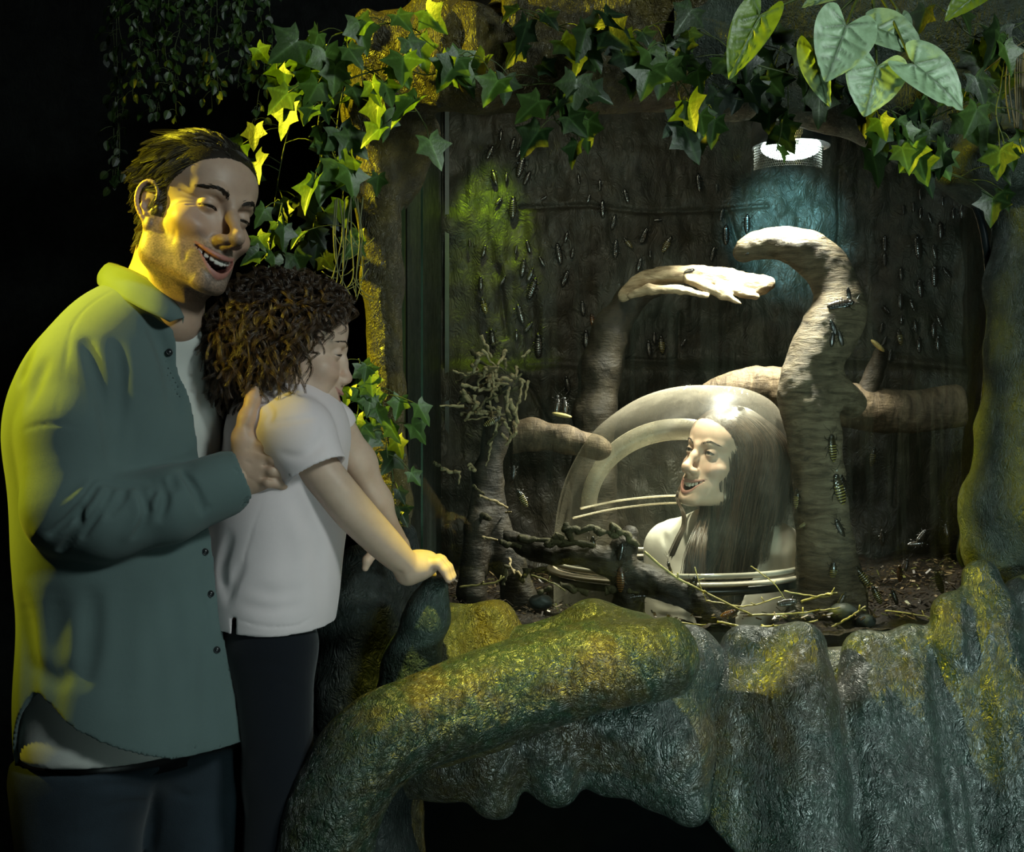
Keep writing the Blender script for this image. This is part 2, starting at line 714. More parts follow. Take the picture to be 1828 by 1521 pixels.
def grow(roots, dirfn, length, nseg, rng, push=None, clump=0.0, nclump=0, jitter=0.15):
    """vectorised strands: dirfn(P, t, roots) -> directions (local)"""
    N = len(roots)
    P = roots.copy()
    out = [P.copy()]
    L = np.broadcast_to(length, (N,))
    jit = rng.normal(0, jitter, (N, 3))
    for i in range(nseg):
        t = i / nseg
        D = dirfn(P, t, roots) + jit * (0.6 + 0.6 * t)
        D /= np.linalg.norm(D, axis=1)[:, None] + 1e-9
        P = P + D * (L / nseg)[:, None]
        if push is not None:
            P = push(P, t)
        out.append(P.copy())
    out = np.stack(out, 1)
    if nclump:
        cid = rng.choice(N, nclump, replace=False)
        d = ((roots[:, None, :] - roots[None, cid, :]) ** 2).sum(2)
        near = cid[d.argmin(1)]
        tt = np.linspace(0, 1, nseg + 1)[None, :, None]
        w = clump * tt ** 1.3
        off = out - out[near]
        out = out - off * w
    return out


def ell_push(c, r, m):
    c, r = np.asarray(c), np.asarray(r)

    def fn(P, t):
        mm = m * (0.3 + 0.7 * t) if np.ndim(m) == 0 else m
        q = (P - c) / r
        n = np.linalg.norm(q, axis=1)
        lim = 1 + mm
        k = np.where(n < lim, lim / n, 1)[:, None]
        return c + q * k * r
    return fn


def cloth_mat(name, col, rough=0.8, weave=900, bump=0.25, sheen=0.15, amp=0.08):
    m, nt, bs = new_mat(name)
    co = coords(nt)
    n = noise_tex(nt, co, 9, 4)
    c = ramp(nt, n, [(0.3, [v * (1 - amp) for v in col]), (0.7, [min(1, v * (1 + amp)) for v in col])])
    nt.links.new(c, bs.inputs['Base Color'])
    bs.inputs['Roughness'].default_value = rough
    bs.inputs['Specular IOR Level'].default_value = 0.25
    bs.inputs['Sheen Weight'].default_value = sheen
    w = noise_tex(nt, coords(nt, (1, 1, 2.5)), weave, 2)
    h = math_n(nt, 'ADD', w, math_n(nt, 'MULTIPLY', noise_tex(nt, co, 30, 3), 1.5))
    bump_n(nt, bs, h, bump, 0.002)
    return m


# ------------------------------------------------------------------ heads
SKIN = {}


def skin_mat(name, rough=0.48):
    m, nt, bs = new_mat(name)
    at = node(nt, 'ShaderNodeAttribute', attribute_name='Col')
    co = coords(nt)
    n = noise_tex(nt, co, 60, 6)
    v = ramp(nt, n, [(0.3, (0.9, 0.88, 0.87)), (0.7, (1, 1, 1))])
    nt.links.new(mix_col(nt, 1.0, at.outputs[0], v, 'MULTIPLY'), bs.inputs['Base Color'])
    bs.inputs['Roughness'].default_value = rough
    bs.inputs['Subsurface Weight'].default_value = 0.12
    bs.inputs['Subsurface Radius'].default_value = (0.012, 0.005, 0.003)
    bs.inputs['Subsurface Scale'].default_value = 0.5
    bump_n(nt, bs, noise_tex(nt, co, 900, 3), 0.12, 0.001)
    return m


class Head:
    """head sculpted in local axes: X person's left, Y forward, Z up, eye level z = 0"""

    def __init__(s, o, forward, up, scale=1.0, h=0.0013, **kw):
        s.R = frame_from(forward, up)
        s.o = np.asarray(o, float)
        s.s = scale
        g = dict(skin=(0.62, 0.42, 0.31), lip=(0.45, 0.2, 0.16), stubble=0.0, jaw=1.0, brow=1.0, cheek=1.0,
                 slit=0.0022, slit_z=-0.001, mouth_w=0.029, mouth_open=0.012, mouth_z=-0.074, corner=0.011,
                 nose=1.0, neck=[], wrinkle=1.0, ears=True, female=False, hi=0.135, lo=-0.2, teeth_low=False, eyelook=(0, 1, 0), iris=(0.08, 0.05, 0.03))
        g.update(kw)
        s.g = g
        f = s.f = Field((-0.125, -0.15, g['lo']), (0.125, 0.14, g['hi']), h)
        fem = g['female']
        f.ell((0, -0.014, 0.040), (0.077, 0.098, 0.079), 0.02)
        f.ell((0, 0.026, 0.036), (0.066, 0.066, 0.062), 0.03)
        f.ell((0, 0.026, -0.03), (0.060, 0.063, 0.066), 0.02)
        jw = g['jaw']
        f.ell((0, 0.034, -0.078), (0.046 * jw, 0.052, 0.034), 0.025)
        for sx in (-1, 1):
            f.chain([(sx * 0.060, -0.004, -0.035), (sx * 0.052 * jw, 0.008, -0.082), (sx * 0.018, 0.078, -0.110)],
                    [0.014, 0.015 * jw, 0.012], 0.028)
            f.ell((sx * (0.041 if fem else 0.046), 0.055, -0.030), (0.019, 0.020, 0.016) if fem else (0.022, 0.022, 0.018), 0.018)
            f.bump((sx * 0.040, 0.082, -0.040), (0.018, 0.02, 0.014), 0.0055 * g['cheek'])
            f.bump((sx * 0.062, 0.050, 0.022), (0.014, 0.022, 0.02), -0.003)
        f.ell((0, 0.083, -0.108), (0.018 * jw, 0.015, 0.014), 0.016)
        f.ell((0, 0.064, -0.076), (0.034, 0.036, 0.028), 0.02)
        b = g['brow']
        f.chain([(-0.044, 0.066, 0.020), (-0.026, 0.084, 0.019), (0, 0.087, 0.012), (0.026, 0.084, 0.019), (0.044, 0.066, 0.020)],
                [0.006, 0.008 * b, 0.0065, 0.008 * b, 0.006], 0.014)
        for sx in (-1, 1):
            f.ell((sx * 0.031, 0.103, -0.001), (0.020, 0.020, 0.0135), 0.010, op='cut')
            f.bump((sx * 0.014, 0.088, 0.000), (0.009, 0.012, 0.012), -0.003)
        # nose
        n = g['nose']
        dn = (n - 1) * 0.112
        f.chain([(0, 0.084, 0.010), (0, 0.098 + dn * 0.4, -0.012), (0, 0.112 * n + 0.002, -0.038)], [0.0075, 0.0075, 0.0085], 0.010)
        f.ell((0, 0.112 * n + 0.002, -0.0425), (0.0104, 0.0108, 0.0095), 0.010)
        for sx in (-1, 1):
            f.ell((sx * 0.0128, 0.099 + dn * 0.55, -0.0470), (0.0078, 0.0120 + abs(dn) * 0.4, 0.0080), 0.008)
        f.cap((0, 0.095, -0.058), (0, 0.110 + dn * 0.9, -0.050), 0.005, 0.004, 0.006)
        for sx in (-1, 1):
            f.ell((sx * 0.0068, 0.108 + dn * 0.8, -0.0545), (0.0036, 0.0062, 0.0045), 0.002, op='cut')
            f.groove([(sx * 0.0235, 0.092, -0.040), (sx * 0.0225, 0.094, -0.052), (sx * 0.016, 0.098, -0.056)], 0.0028, 0.002)
        # eyes
        for sx in (-1, 1):
            e = arr(sx * 0.031, 0.0745, -0.0005)
            f.ell(e, 0.0140, 0.004)
            f.groove([e + arr(-0.014, 0.010, 0.006), e + arr(0, 0.0165, 0.0108), e + arr(0.014, 0.010, 0.006)], 0.0016, 0.0014)
            f.groove([e + arr(-0.013, 0.010, -0.006), e + arr(0, 0.014, -0.0125), e + arr(0.013, 0.010, -0.007)], 0.002, 0.0014 * g['wrinkle'])
            zz = g['slit_z']
            for t in np.linspace(-1, 1, 11):
                hz = g['slit'] * (1 - t * t) + 0.0004
                f.ell(e + arr(t * 0.0125, 0.0135 - 0.005 * t * t, zz - 0.0012 * t * t), (0.0022, 0.010, hz), 0.0012, op='cut')
        # lips and open mouth
        mw, mo, mz, cr = g['mouth_w'], g['mouth_open'], g['mouth_z'], g['corner']
        T = np.linspace(-1, 1, 15)

        def lip_pt(t, up):
            x = mw * t
            y = 0.1005 - 0.026 * t * t - (0.0 if up else 0.004)
            zc = mz + cr * t * t * (0.85 if up else 1.0)
            z = zc if up else zc - mo * (1 - t * t) ** 0.8
            return arr(x, y, z)
        s.lip_pt = lip_pt
        f.chain([lip_pt(t, True) + arr(0, -0.002, 0.0026) for t in T], [0.0036 * (1 - 0.5 * t * t) for t in T], 0.0035)
        f.chain([lip_pt(t, False) + arr(0, -0.002, -0.0034) for t in T], [0.0050 * (1 - 0.6 * t * t) for t in T], 0.004)
        for t in np.linspace(-1, 1, 25):
            a, c = lip_pt(t, True), lip_pt(t, False)
            f.ell((a + c) / 2 + arr(0, -0.002, 0), (0.0028, 0.017 * (1 - 0.5 * t * t), max((a - c)[2] / 2, 0.0004)), 0.0012, op='cut')
        f.groove([lip_pt(-0.7, False) + arr(0, 0.0, -0.010), lip_pt(0, False) + arr(0, 0.0, -0.0125), lip_pt(0.7, False) + arr(0, 0.0, -0.010)], 0.004, 0.0024)
        f.groove([(0, 0.105, -0.057), (0, 0.103, -0.066)], 0.003, 0.0015)
        wr = g['wrinkle']
        for sx in (-1, 1):
            f.groove([(sx * 0.021, 0.096, -0.045), (sx * 0.033, 0.088, -0.058), (sx * (mw + 0.011), 0.074, -0.073), (sx * (mw + 0.008), 0.071, -0.088)], 0.0034, 0.0014 + 0.0040 * wr)
            f.bump((sx * (mw + 0.018), 0.062, -0.066), (0.010, 0.016, 0.016), 0.003)
            if wr > 0.5:
                for k in range(4):
                    z0 = 0.006 - 0.006 * k
                    f.groove([(sx * 0.046, 0.073, z0 * 0.5), (sx * 0.056, 0.058, z0), (sx * 0.063, 0.044, z0 * 1.8)], 0.0016, 0.0018)
                f.groove([(sx * 0.047, 0.075, -0.03), (sx * 0.055, 0.056, -0.045), (sx * 0.054, 0.048, -0.07)], 0.004, 0.0008)
                f.groove([(sx * 0.022, 0.086, -0.016), (sx * 0.036, 0.083, -0.018), (sx * 0.047, 0.074, -0.012)], 0.0018, 0.0012)
        # ears
        if g['ears']:
            for sx in (-1, 1):
                ca, sa = math.cos(0.42), math.sin(0.42)

                def E(u, v, w=0.0):
                    # u towards the back, v up, w outwards
                    u2, v2 = (u * 0.97 + v * 0.17) * 1.16, (v * 0.98 - u * 0.17) * 1.16
                    return arr(sx * (0.0735 + u2 * sa + w * ca), 0.004 - u2 * ca + w * sa, -0.018 + v2)
                f.cap(E(0.002, 0.012), E(0.002, -0.016), 0.017, 0.012, 0.006, flat=(arr(sx * ca, sa, 0), 0.26))
                rim = [E(0.000, -0.002, .002), E(-0.008, 0.006, .003), E(-0.009, 0.018, .004), E(-0.002, 0.029, .004), E(0.010, 0.031, .004),
                       E(0.019, 0.022, .004), E(0.021, 0.008, .004), E(0.017, -0.006, .003), E(0.009, -0.018, .002)]
                f.chain(smooth_path(rim, 22), list(np.interp(np.linspace(0, 8, 22), range(9), [0.002, 0.0028, 0.003, 0.0032, 0.0034, 0.0034, 0.0032, 0.003, 0.003])), 0.002)
                f.chain([E(0.013, 0.012, .002), E(0.012, 0.0, .003), E(0.006, -0.011, .003)], [0.002, 0.0028, 0.003], 0.003)
                f.chain([E(0.013, 0.012, .002), E(0.004, 0.021, .001)], [0.002, 0.002], 0.003)
                f.ell(E(0.003, 0.000, 0.006), (0.006, 0.0075, 0.0095), 0.003, op='cut')
                f.ell(E(0.003, -0.023, 0.001), (0.0045, 0.008, 0.0085), 0.004)
                f.ell(E(-0.0095, -0.004, 0.001), (0.004, 0.004, 0.0055), 0.004)
        for item in g['neck']:
            a, bpt, ra, rb, k = item
            f.cap(s.loc(a), s.loc(bpt), ra / s.s, rb / s.s, k)

    def loc(s, p):
        return ((np.asarray(p, float) - s.o) @ s.R) / s.s

    def world(s, V):
        return (np.asarray(V, float) * s.s) @ s.R.T + s.o

    def finish(s, mat, parent, name='body', extra=None):
        g = s.g
        V, F = s.f.mesh()
        col = np.tile(arr(*g['skin']), (len(V), 1))
        x, y, z = V.T
        # lips
        mw, mz = g['mouth_w'], g['mouth_z']
        t = np.clip(x / mw, -1, 1)
        up = np.array([s.lip_pt(q, True) for q in np.linspace(-1, 1, 41)])
        lo = np.array([s.lip_pt(q, False) for q in np.linspace(-1, 1, 41)])
        zu = np.interp(t, np.linspace(-1, 1, 41), up[:, 2])
        zl = np.interp(t, np.linspace(-1, 1, 41), lo[:, 2])
        yy = np.interp(t, np.linspace(-1, 1, 41), up[:, 1])
        ws = np.clip(1 - np.abs(x) / (mw * 1.12), 0, 1) ** 0.5
        edge = np.clip((zu + 0.0075 * ws + 0.0005 - z) / 0.0015, 0, 1) * np.clip((z - (zl - 0.0105 * ws - 0.0005)) / 0.0015, 0, 1)
        lipm = edge * (np.abs(x) < mw * 1.1) * (y > 0.06)
        col = col * (1 - lipm[:, None]) + arr(*g['lip']) * lipm[:, None]
        inside = (np.abs(x) < mw) & (z < zu + 0.0003) & (z > zl - 0.0003) & (y < yy - 0.004) & (y > 0.05)
        col[inside] = (0.05, 0.012, 0.01)
        # blush on nose, ears and cheeks
        for c, w in (((0, 0.11, -0.042), 0.016), ((0.045, 0.075, -0.035), 0.02), ((-0.045, 0.075, -0.035), 0.02), ((0.085, -0.015, -0.01), 0.025), ((-0.085, -0.015, -0.01), 0.025)):
            e = np.exp(-((V - arr(*c)) ** 2).sum(1) / (w * w))[:, None]
            col = col * (1 - 0.35 * e) + arr(g['skin'][0] * 1.0, g['skin'][1] * 0.68, g['skin'][2] * 0.62) * 0.35 * e
        if g['stubble'] > 0:
            nz = vnoise(V, 0.0016, 5) * 0.5 + vnoise(V, 0.012, 6) * 0.25
            beard = np.clip((-0.035 - z + 0.35 * np.clip(y - 0.02, -0.1, 0)) / 0.02, 0, 1) * np.clip((z + 0.145) / 0.02, 0, 1)
            cheekfree = np.clip((np.abs(x) - 0.0) / 0.05, 0, 1) * np.exp(-((z + 0.045) / 0.022) ** 2) * (y > 0.04)
            beard = beard * (1 - 0.8 * np.clip(cheekfree, 0, 1)) * np.clip((y + 0.01) / 0.02, 0, 1)
            must = np.exp(-((z + 0.064) / 0.006) ** 2) * (np.abs(x) < 0.036) * (y > 0.07)
            burn = (np.abs(x) > 0.055) * np.exp(-((y - 0.012) / 0.012) ** 2) * np.clip((0.03 - z) / 0.01, 0, 1) * np.clip((z + 0.1) / 0.02, 0, 1)
            b = np.clip(np.maximum(np.maximum(beard, must), burn) * (1 - lipm) * (0.72 + nz), 0, 1) * g['stubble']
            b[inside] = 0
            col = col * (1 - b[:, None]) + arr(0.10, 0.085, 0.07) * b[:, None]
        s.V = V
        Vw = s.world(V)
        if extra is not None:
            Ve, Fe, ce = extra
            F = np.concatenate([F, Fe + len(Vw)])
            Vw = np.concatenate([Vw, Ve])
            col = np.concatenate([col, ce])
        o = link_mesh(name, Vw, F, mat, parent, True, col)
        return o

    def eyes(s, parent, name='eyeball'):
        g = s.g
        for sx in (-1, 1):
            e = arr(sx * 0.031, 0.0745, -0.0005)
            look = unit(g['eyelook'])
            V, q, t = uvsphere((0, 0, 0), 0.0123, None, 24, 20)
            # pole to the look direction
            Rz = frame_from(arr(0.001, 0.002, 1), arr(0, 1, 0))
            zax = look
            xax = unit(np.cross(arr(0, 0, 1), zax))
            yax = np.cross(zax, xax)
            V = V @ np.stack([xax, yax, zax], 1).T
            dn = (V / 0.0123) @ look
            col = np.tile(arr(0.72, 0.68, 0.62), (len(V), 1))
            col[dn > math.cos(0.50)] = g['iris']
            col[dn > math.cos(0.20)] = (0.01, 0.01, 0.01)
            link_mesh(name, s.world(V + e), [q, t], SKIN['eye'], parent, True, col)

    def lashes(s, parent, r=0.0006, col='dark'):
        g = s.g
        for sx in (-1, 1):
            e = arr(sx * 0.031, 0.0745, -0.0005)
            P = Parts()
            for q in (1, -1):
                pts = []
                for t in np.linspace(-1, 1, 13):
                    hz = g['slit'] * (1 - t * t)
                    d = arr(t * 0.0135, 0, 0)
                    y = math.sqrt(max(0.0143 ** 2 - d[0] ** 2, 0)) * 0.99
                    pts.append(e + arr(d[0], y, g['slit_z'] - 0.0012 * t * t + q * hz))
                add_tube(P, s.world(pts), s.s * r * (1.5 if q > 0 else 0.6) * np.array([0.3] + [1] * 11 + [0.3]), 6)
            P.build('eyelashes', SKIN['brow'], parent)

    def brows(s, parent, raise_=0.0, thick=1.0, n=150, seed=3):
        rng = np.random.default_rng(seed)
        for sx in (-1, 1):
            P = Parts()
            for i in range(n):
                t = rng.random()
                x = 0.012 + 0.036 * t
                z = 0.0155 + 0.008 * math.sin(min(t * 1.15, 1) * 2.2) + raise_ * math.sin(t * 3) + rng.normal(0, 0.0016 * thick * (1 - 0.55 * t))
                y = s.surf_y(sx * x, z)
                a = arr(sx * x, y, z)
                d = arr(sx * (0.55 + 0.5 * t), -0.25 - 0.6 * t, 0.55 - 0.95 * t) * 0.007
                b = a + d * (0.7 + 0.5 * rng.random())
                b[1] = s.surf_y(b[0], b[2]) + 0.0012
                m = (a + b) / 2 + arr(0, 0.0012, 0)
                add_tube(P, s.world(np.array([a - arr(0, 0.0004, 0), m, b])), s.s * np.array([0.0004, 0.00035, 0.0001]) * 1.1, 3, False)
            P.build('eyebrow', SKIN['brow'], parent)

    def surf_y(s, x, z):
        """front surface y at local x, z"""
        f = s.f
        i = int(round((x - f.lo[0]) / f.h))
        k = int(round((z - f.lo[2]) / f.h))
        c = f.d[np.clip(i, 0, f.n[0] - 1), :, np.clip(k, 0, f.n[2] - 1)]
        w = np.where(c < 0)[0]
        return f.lo[1] + f.h * (w[-1] + 0.5) if len(w) else 0.05

    def teeth(s, parent):
        g = s.g
        mw = g['mouth_w']
        P = Parts()
        for row in ((1,) if not g['teeth_low'] else (1, -1)):
            xs = np.array([-4.5, -3.5, -2.5, -1.5, -0.5, 0.5, 1.5, 2.5, 3.5, 4.5]) * 0.0062 * (mw / 0.029)
            for i, x in enumerate(xs):
                t = np.clip(x / mw, -1, 1)
                top = s.lip_pt(t, row > 0)
                wd = 0.0034 * (mw / 0.029) * (1.12 if abs(t) < 0.25 else 0.95)
                hh = (0.0056 if abs(t) < 0.3 else 0.0048) * (1 if row > 0 else 0.7)
                if row > 0:
                    hh = min(hh, 0.35 * g['mouth_open'] + 0.0022)
                c = arr(x * 0.97, 0.0935 - 0.024 * t * t - (0 if row > 0 else 0.004), top[2] - row * (hh * 0.72 - 0.0004))
                yaw = -1.1 * t
                R = np.array([[math.cos(yaw), -math.sin(yaw), 0], [math.sin(yaw), math.cos(yaw), 0], [0, 0, 1]])
                V, q, tr = uvsphere((0, 0, 0), 1, None, 14, 10)
                V = np.sign(V) * np.abs(V) ** 0.62 * arr(wd, 0.0028, hh)
                n0 = P.n
                P.add(s.world(V @ R.T + c), q)
                P.F3.append(tr + n0)
        P.build('teeth', SKIN['teeth'], parent)


def init_skin():
    SKIN['skin'] = skin_mat('skin')
    m, nt, bs = new_mat('eye')
    at = node(nt, 'ShaderNodeAttribute', attribute_name='Col')
    nt.links.new(at.outputs[0], bs.inputs['Base Color'])
    bs.inputs['Roughness'].default_value = 0.08
    SKIN['eye'] = m
    SKIN['teeth'] = plain('tooth_enamel', (0.78, 0.76, 0.68), 0.2, nscale=100, namp=0.04)
    SKIN['brow'] = plain('brow_hair', (0.025, 0.018, 0.012), 0.5)


init_skin()


# ------------------------------------------------------------------ the place: walls, moulded rock, glass tank
def rock_mat(name, cols, rough=0.42, scale=5.0, bump=0.9, fib=60.0, spec=0.6, seed=0.0, gain=1.0, coat=0.0):
    """moulded, varnished fake rock: patches of paint over a wrinkled skin"""
    m, nt, bs = new_mat(name)
    tc = node(nt, 'ShaderNodeTexCoord')
    mp = node(nt, 'ShaderNodeMapping')
    mp.inputs['Location'].default_value = (seed, seed * 0.7, seed * 1.3)
    nt.links.new(tc.outputs['Object'], mp.inputs[0])
    co = mp.outputs[0]
    n1 = noise_tex(nt, co, scale, 6, 0.62, 0.6)
    cols = [tuple(v * gain for v in q) for q in cols]
    k = len(cols)
    c = ramp(nt, n1, [(0.30 + 0.42 * i / max(1, k - 1), cols[i]) for i in range(k)])
    n2 = noise_tex(nt, co, scale * 9, 5, 0.7)
    c = mix_col(nt, 0.75, c, ramp(nt, n2, [(0.3, (0.45, 0.45, 0.45)), (0.7, (1.25, 1.25, 1.25))]), 'MULTIPLY')
    nt.links.new(c, bs.inputs['Base Color'])
    rr = ramp(nt, n2, [(0.3, (rough + 0.2,) * 3), (0.7, (rough - 0.12,) * 3)])
    nt.links.new(rr, bs.inputs['Roughness'])
    bs.inputs['Specular IOR Level'].default_value = spec
    bs.inputs['Coat Weight'].default_value = coat
    bs.inputs['Coat Roughness'].default_value = 0.30
    mp2 = node(nt, 'ShaderNodeMapping')
    mp2.inputs['Scale'].default_value = (1, 1, 0.6)
    nt.links.new(co, mp2.inputs[0])
    w1 = noise_tex(nt, mp2.outputs[0], fib, 3, 0.6, 2.2)
    w2 = noise_tex(nt, co, fib * 0.3, 4, 0.6, 1.2)
    r1 = math_n(nt, 'ABSOLUTE', math_n(nt, 'SUBTRACT', w1, 0.5))
    h = math_n(nt, 'ADD', math_n(nt, 'MULTIPLY', r1, -1.6), math_n(nt, 'MULTIPLY', w2, 1.2))
    nb = bump_n(nt, bs, h, bump * 0.35, 0.012)
    nt.links.new(nb, bs.inputs['Coat Normal'])
    bump_n(nt, bs, h, bump, 0.012)
    return m


def roughen(V, F, amp, scale, seed=1, octaves=4):
    N = normals(V, F)
    return V + N * (vnoise(V, scale, seed, octaves) * amp)[:, None]


def rock_obj(name, f, mat, label=None, cat=None, parent=None, amp=0.004, scale=0.05, seed=1, kind=None, oct=3):
    V, F = f.mesh()
    V = roughen(V, F, amp, scale, seed, oct)
    o = link_mesh(name, V, F, mat, parent)
    return tag(o, label, cat, kind=kind)


def grid_surface(name, fn, nu, nv, mat, parent=None, keep=None):
    """fn(u, v) -> (N,3) with u, v in 0..1"""
    u, v = np.meshgrid(np.linspace(0, 1, nu), np.linspace(0, 1, nv), indexing='ij')
    V = fn(u.ravel(), v.ravel())
    i, j = np.meshgrid(np.arange(nu - 1), np.arange(nv - 1), indexing='ij')
    a = (i * nv + j).ravel()
    F = np.stack([a, a + 1, a + nv + 1, a + nv], 1)
    if keep is not None:
        F = F[keep(V[F].mean(1))]
    return link_mesh(name, V, F, mat, parent)


def dist_poly(P, pts):
    P2 = np.asarray(P)
    best = np.full(len(P2), 1e9)
    for a, b in zip(pts[:-1], pts[1:]):
        a, b = np.asarray(a, float), np.asarray(b, float)
        v = b - a
        t = np.clip(((P2 - a) @ v) / (v @ v), 0, 1)
        best = np.minimum(best, np.linalg.norm(P2 - a - t[:, None] * v, axis=1))
    return best


YG, YB, ZS = 2.44, 3.60, 0.945          # glass, back wall, soil height
DOME_C = arr((1208 - PCX) / FPX * 2.8, 2.80)


def build_shell():
    dark = plain('black_floor', (0.012, 0.013, 0.012), 0.7, nscale=4, namp=0.4, bump=0.2, bscale=60)
    tag(grid_surface('floor', lambda u, v: np.stack([-3 + 6 * u, -1.5 + 6.5 * v, 0 * u], 1), 2, 2, dark), kind='structure')
    wm = rock_mat('black_wall', [(0.004, 0.005, 0.005), (0.010, 0.012, 0.011)], 0.8, 2.0, 0.3, 20, 0.2)
    tag(grid_surface('wall_left', lambda u, v: np.stack([-3 + 2.72 * u, np.full_like(u, 3.75), 3.2 * v], 1), 2, 2, wm), kind='structure')
    # wall above and behind the tank
    tag(grid_surface('ceiling', lambda u, v: np.stack([-3 + 6 * u, -1.5 + 6.5 * v, np.full_like(u, 3.2)], 1), 2, 2, wm), kind='structure')
    P_ = Parts()
    add_box(P_, (0.56, 2.53, 0.44), (1.60, 0.03, 0.88))  # black sheet added behind the hollow to stand for its deep shade
    tag(P_.build('hollow_shade_panel', plain('hollow_shade_black', (0.0025, 0.003, 0.003), 1.0, spec=0.0), smooth=False), 'black cabinet added to keep the hollow under the ledge dark', 'panel')
    # tank interior
    bm_ = rock_mat('tank_rock', [(0.022, 0.020, 0.012), (0.060, 0.048, 0.030), (0.035, 0.040, 0.026), (0.085, 0.068, 0.045)], 0.5, 2.2, 0.5, 26, 0.5, 0.0, 0.7)
    cracks = [[(930, 372), (1050, 368), (1150, 380), (1300, 372), (1370, 366)], [(940, 655), (990, 652), (1050, 655)], [(1050, 760), (1062, 640), (1110, 545)],
              [(1500, 640), (1620, 652), (1725, 662)], [(1215, 560), (1212, 640), (1190, 645), (1120, 642)], [(900, 640), (950, 700), (980, 760)],
              [(1500, 300), (1500, 520)], [(1600, 760), (1590, 900)], [(890, 480), (905, 600)], [(1300, 372), (1320, 440)]]
    cr = [[W(x, y, YB)[[0, 2]] for x, y in c] for c in cracks]

    def back(u, v):
        X = -0.22 + 1.56 * u
        Z = 0.80 + 1.75 * v
        P = np.stack([X, np.full_like(X, YB), Z], 1)
        q = P[:, [0, 2]]
        y = np.zeros(len(X))
        for c in cr:
            y += 0.012 * np.exp(-(dist_poly(q, c) / 0.007) ** 2)
        y += 0.030 * vnoise(P, 0.30, 3, 4)
        y += 0.006 * vnoise(P, (0.03, 0.03, 0.12), 9, 2)
        # the lower blocks stand forward
        y -= 0.05 / (1 + np.exp((Z - W(0, 652, YB)[2]) / 0.008))
        P[:, 1] = YB + y
        return P
    tag(grid_surface('wall_back', back, 420, 460, bm_), kind='structure')
    sm = rock_mat('side_panel_paint', [(0.006, 0.012, 0.011), (0.014, 0.022, 0.018), (0.020, 0.032, 0.020)], 0.35, 3, 0.15, 30, 0.5)

    def left(u, v):
        P = np.stack([np.full_like(u, -0.205), YG + (YB - YG + 0.05) * u, 0.80 + 1.75 * v], 1)
        P[:, 0] += 0.003 * vnoise(P, (0.1, 0.05, 0.5), 4, 2)
        return P
    tag(grid_surface('wall_left', left, 60, 80, sm), kind='structure')

    def right(u, v):
        P = np.stack([np.full_like(u, 1.31), YG + (YB - YG + 0.05) * u, 0.80 + 1.75 * v], 1)
        P[:, 0] += 0.02 * vnoise(P, 0.2, 5, 3)
        return P
    tag(grid_surface('wall_right', right, 80, 90, bm_), kind='structure')
    tag(grid_surface('ceiling', lambda u, v: np.stack([-0.25 + 1.6 * u, YG + (YB + 0.1 - YG) * v, np.full_like(u, 2.36)], 1), 2, 2, wm), kind='structure')


def build_soil():
    m, nt, bs = new_mat('leaf_litter_soil')
    co = coords(nt)
    n = noise_tex(nt, co, 90, 6, 0.75)
    nt.links.new(ramp(nt, n, [(0.35, (0.010, 0.007, 0.004)), (0.55, (0.035, 0.022, 0.011)), (0.72, (0.13, 0.085, 0.04))]), bs.inputs['Base Color'])
    bs.inputs['Roughness'].default_value = 0.5
    bump_n(nt, bs, noise_tex(nt, co, 130, 5, 0.8), 1.0, 0.02)

    def soil(u, v):
        P = np.stack([-0.205 + 1.52 * u, YG + (YB - YG + 0.05) * v, np.full_like(u, ZS)], 1)
        P[:, 2] += 0.018 * vnoise(P, 0.10, 7, 4) + 0.004 * vnoise(P, 0.012, 8, 2)
        P[:, 2] += 0.05 * np.clip((P[:, 0] - 0.85) / 0.3, 0, 1)
        return P
    o = grid_surface('soil', soil, 360, 280, m, keep=lambda c: np.hypot(c[:, 0] - DOME_C[0], c[:, 1] - DOME_C[1]) > 0.292)
    tag(o, kind='structure')
    o.name = 'floor_soil'
    # chips and flakes: nobody could count them
    rng = np.random.default_rng(3)
    P_ = Parts()
    for i in range(2600):
        x, y = rng.uniform(-0.18, 1.2), rng.uniform(YG + 0.02, 3.2)
        if np.hypot(x - DOME_C[0], y - DOME_C[1]) < 0.295:
            continue
        L, w = rng.uniform(0.006, 0.022), rng.uniform(0.002, 0.006)
        R = frame_from(rng.normal(0, 1, 3) * arr(1, 1, 0.35), arr(rng.normal(0, .4), rng.normal(0, .4), 1))
        c = rng.choice(4, p=[.5, .25, .15, .1])
        col = [(0.03, 0.018, 0.008), (0.07, 0.045, 0.02), (0.16, 0.11, 0.05), (0.12, 0.12, 0.03)][c]
        z = ZS + 0.016 + rng.uniform(0, 0.012) + 0.05 * np.clip((x - 0.85) / 0.3, 0, 1)
        add_box(P_, (x, y, z), (w, L, 0.0012), R, col)
    m2, nt, bs = new_mat('litter_chips')
    at = node(nt, 'ShaderNodeAttribute', attribute_name='Col')
    nt.links.new(at.outputs[0], bs.inputs['Base Color'])
    bs.inputs['Roughness'].default_value = 0.45
    tag(P_.build('leaf_litter', m2, smooth=False, usecol=True), 'brown bark chips and dry leaf flakes strewn over the tank floor', 'litter', kind='stuff')


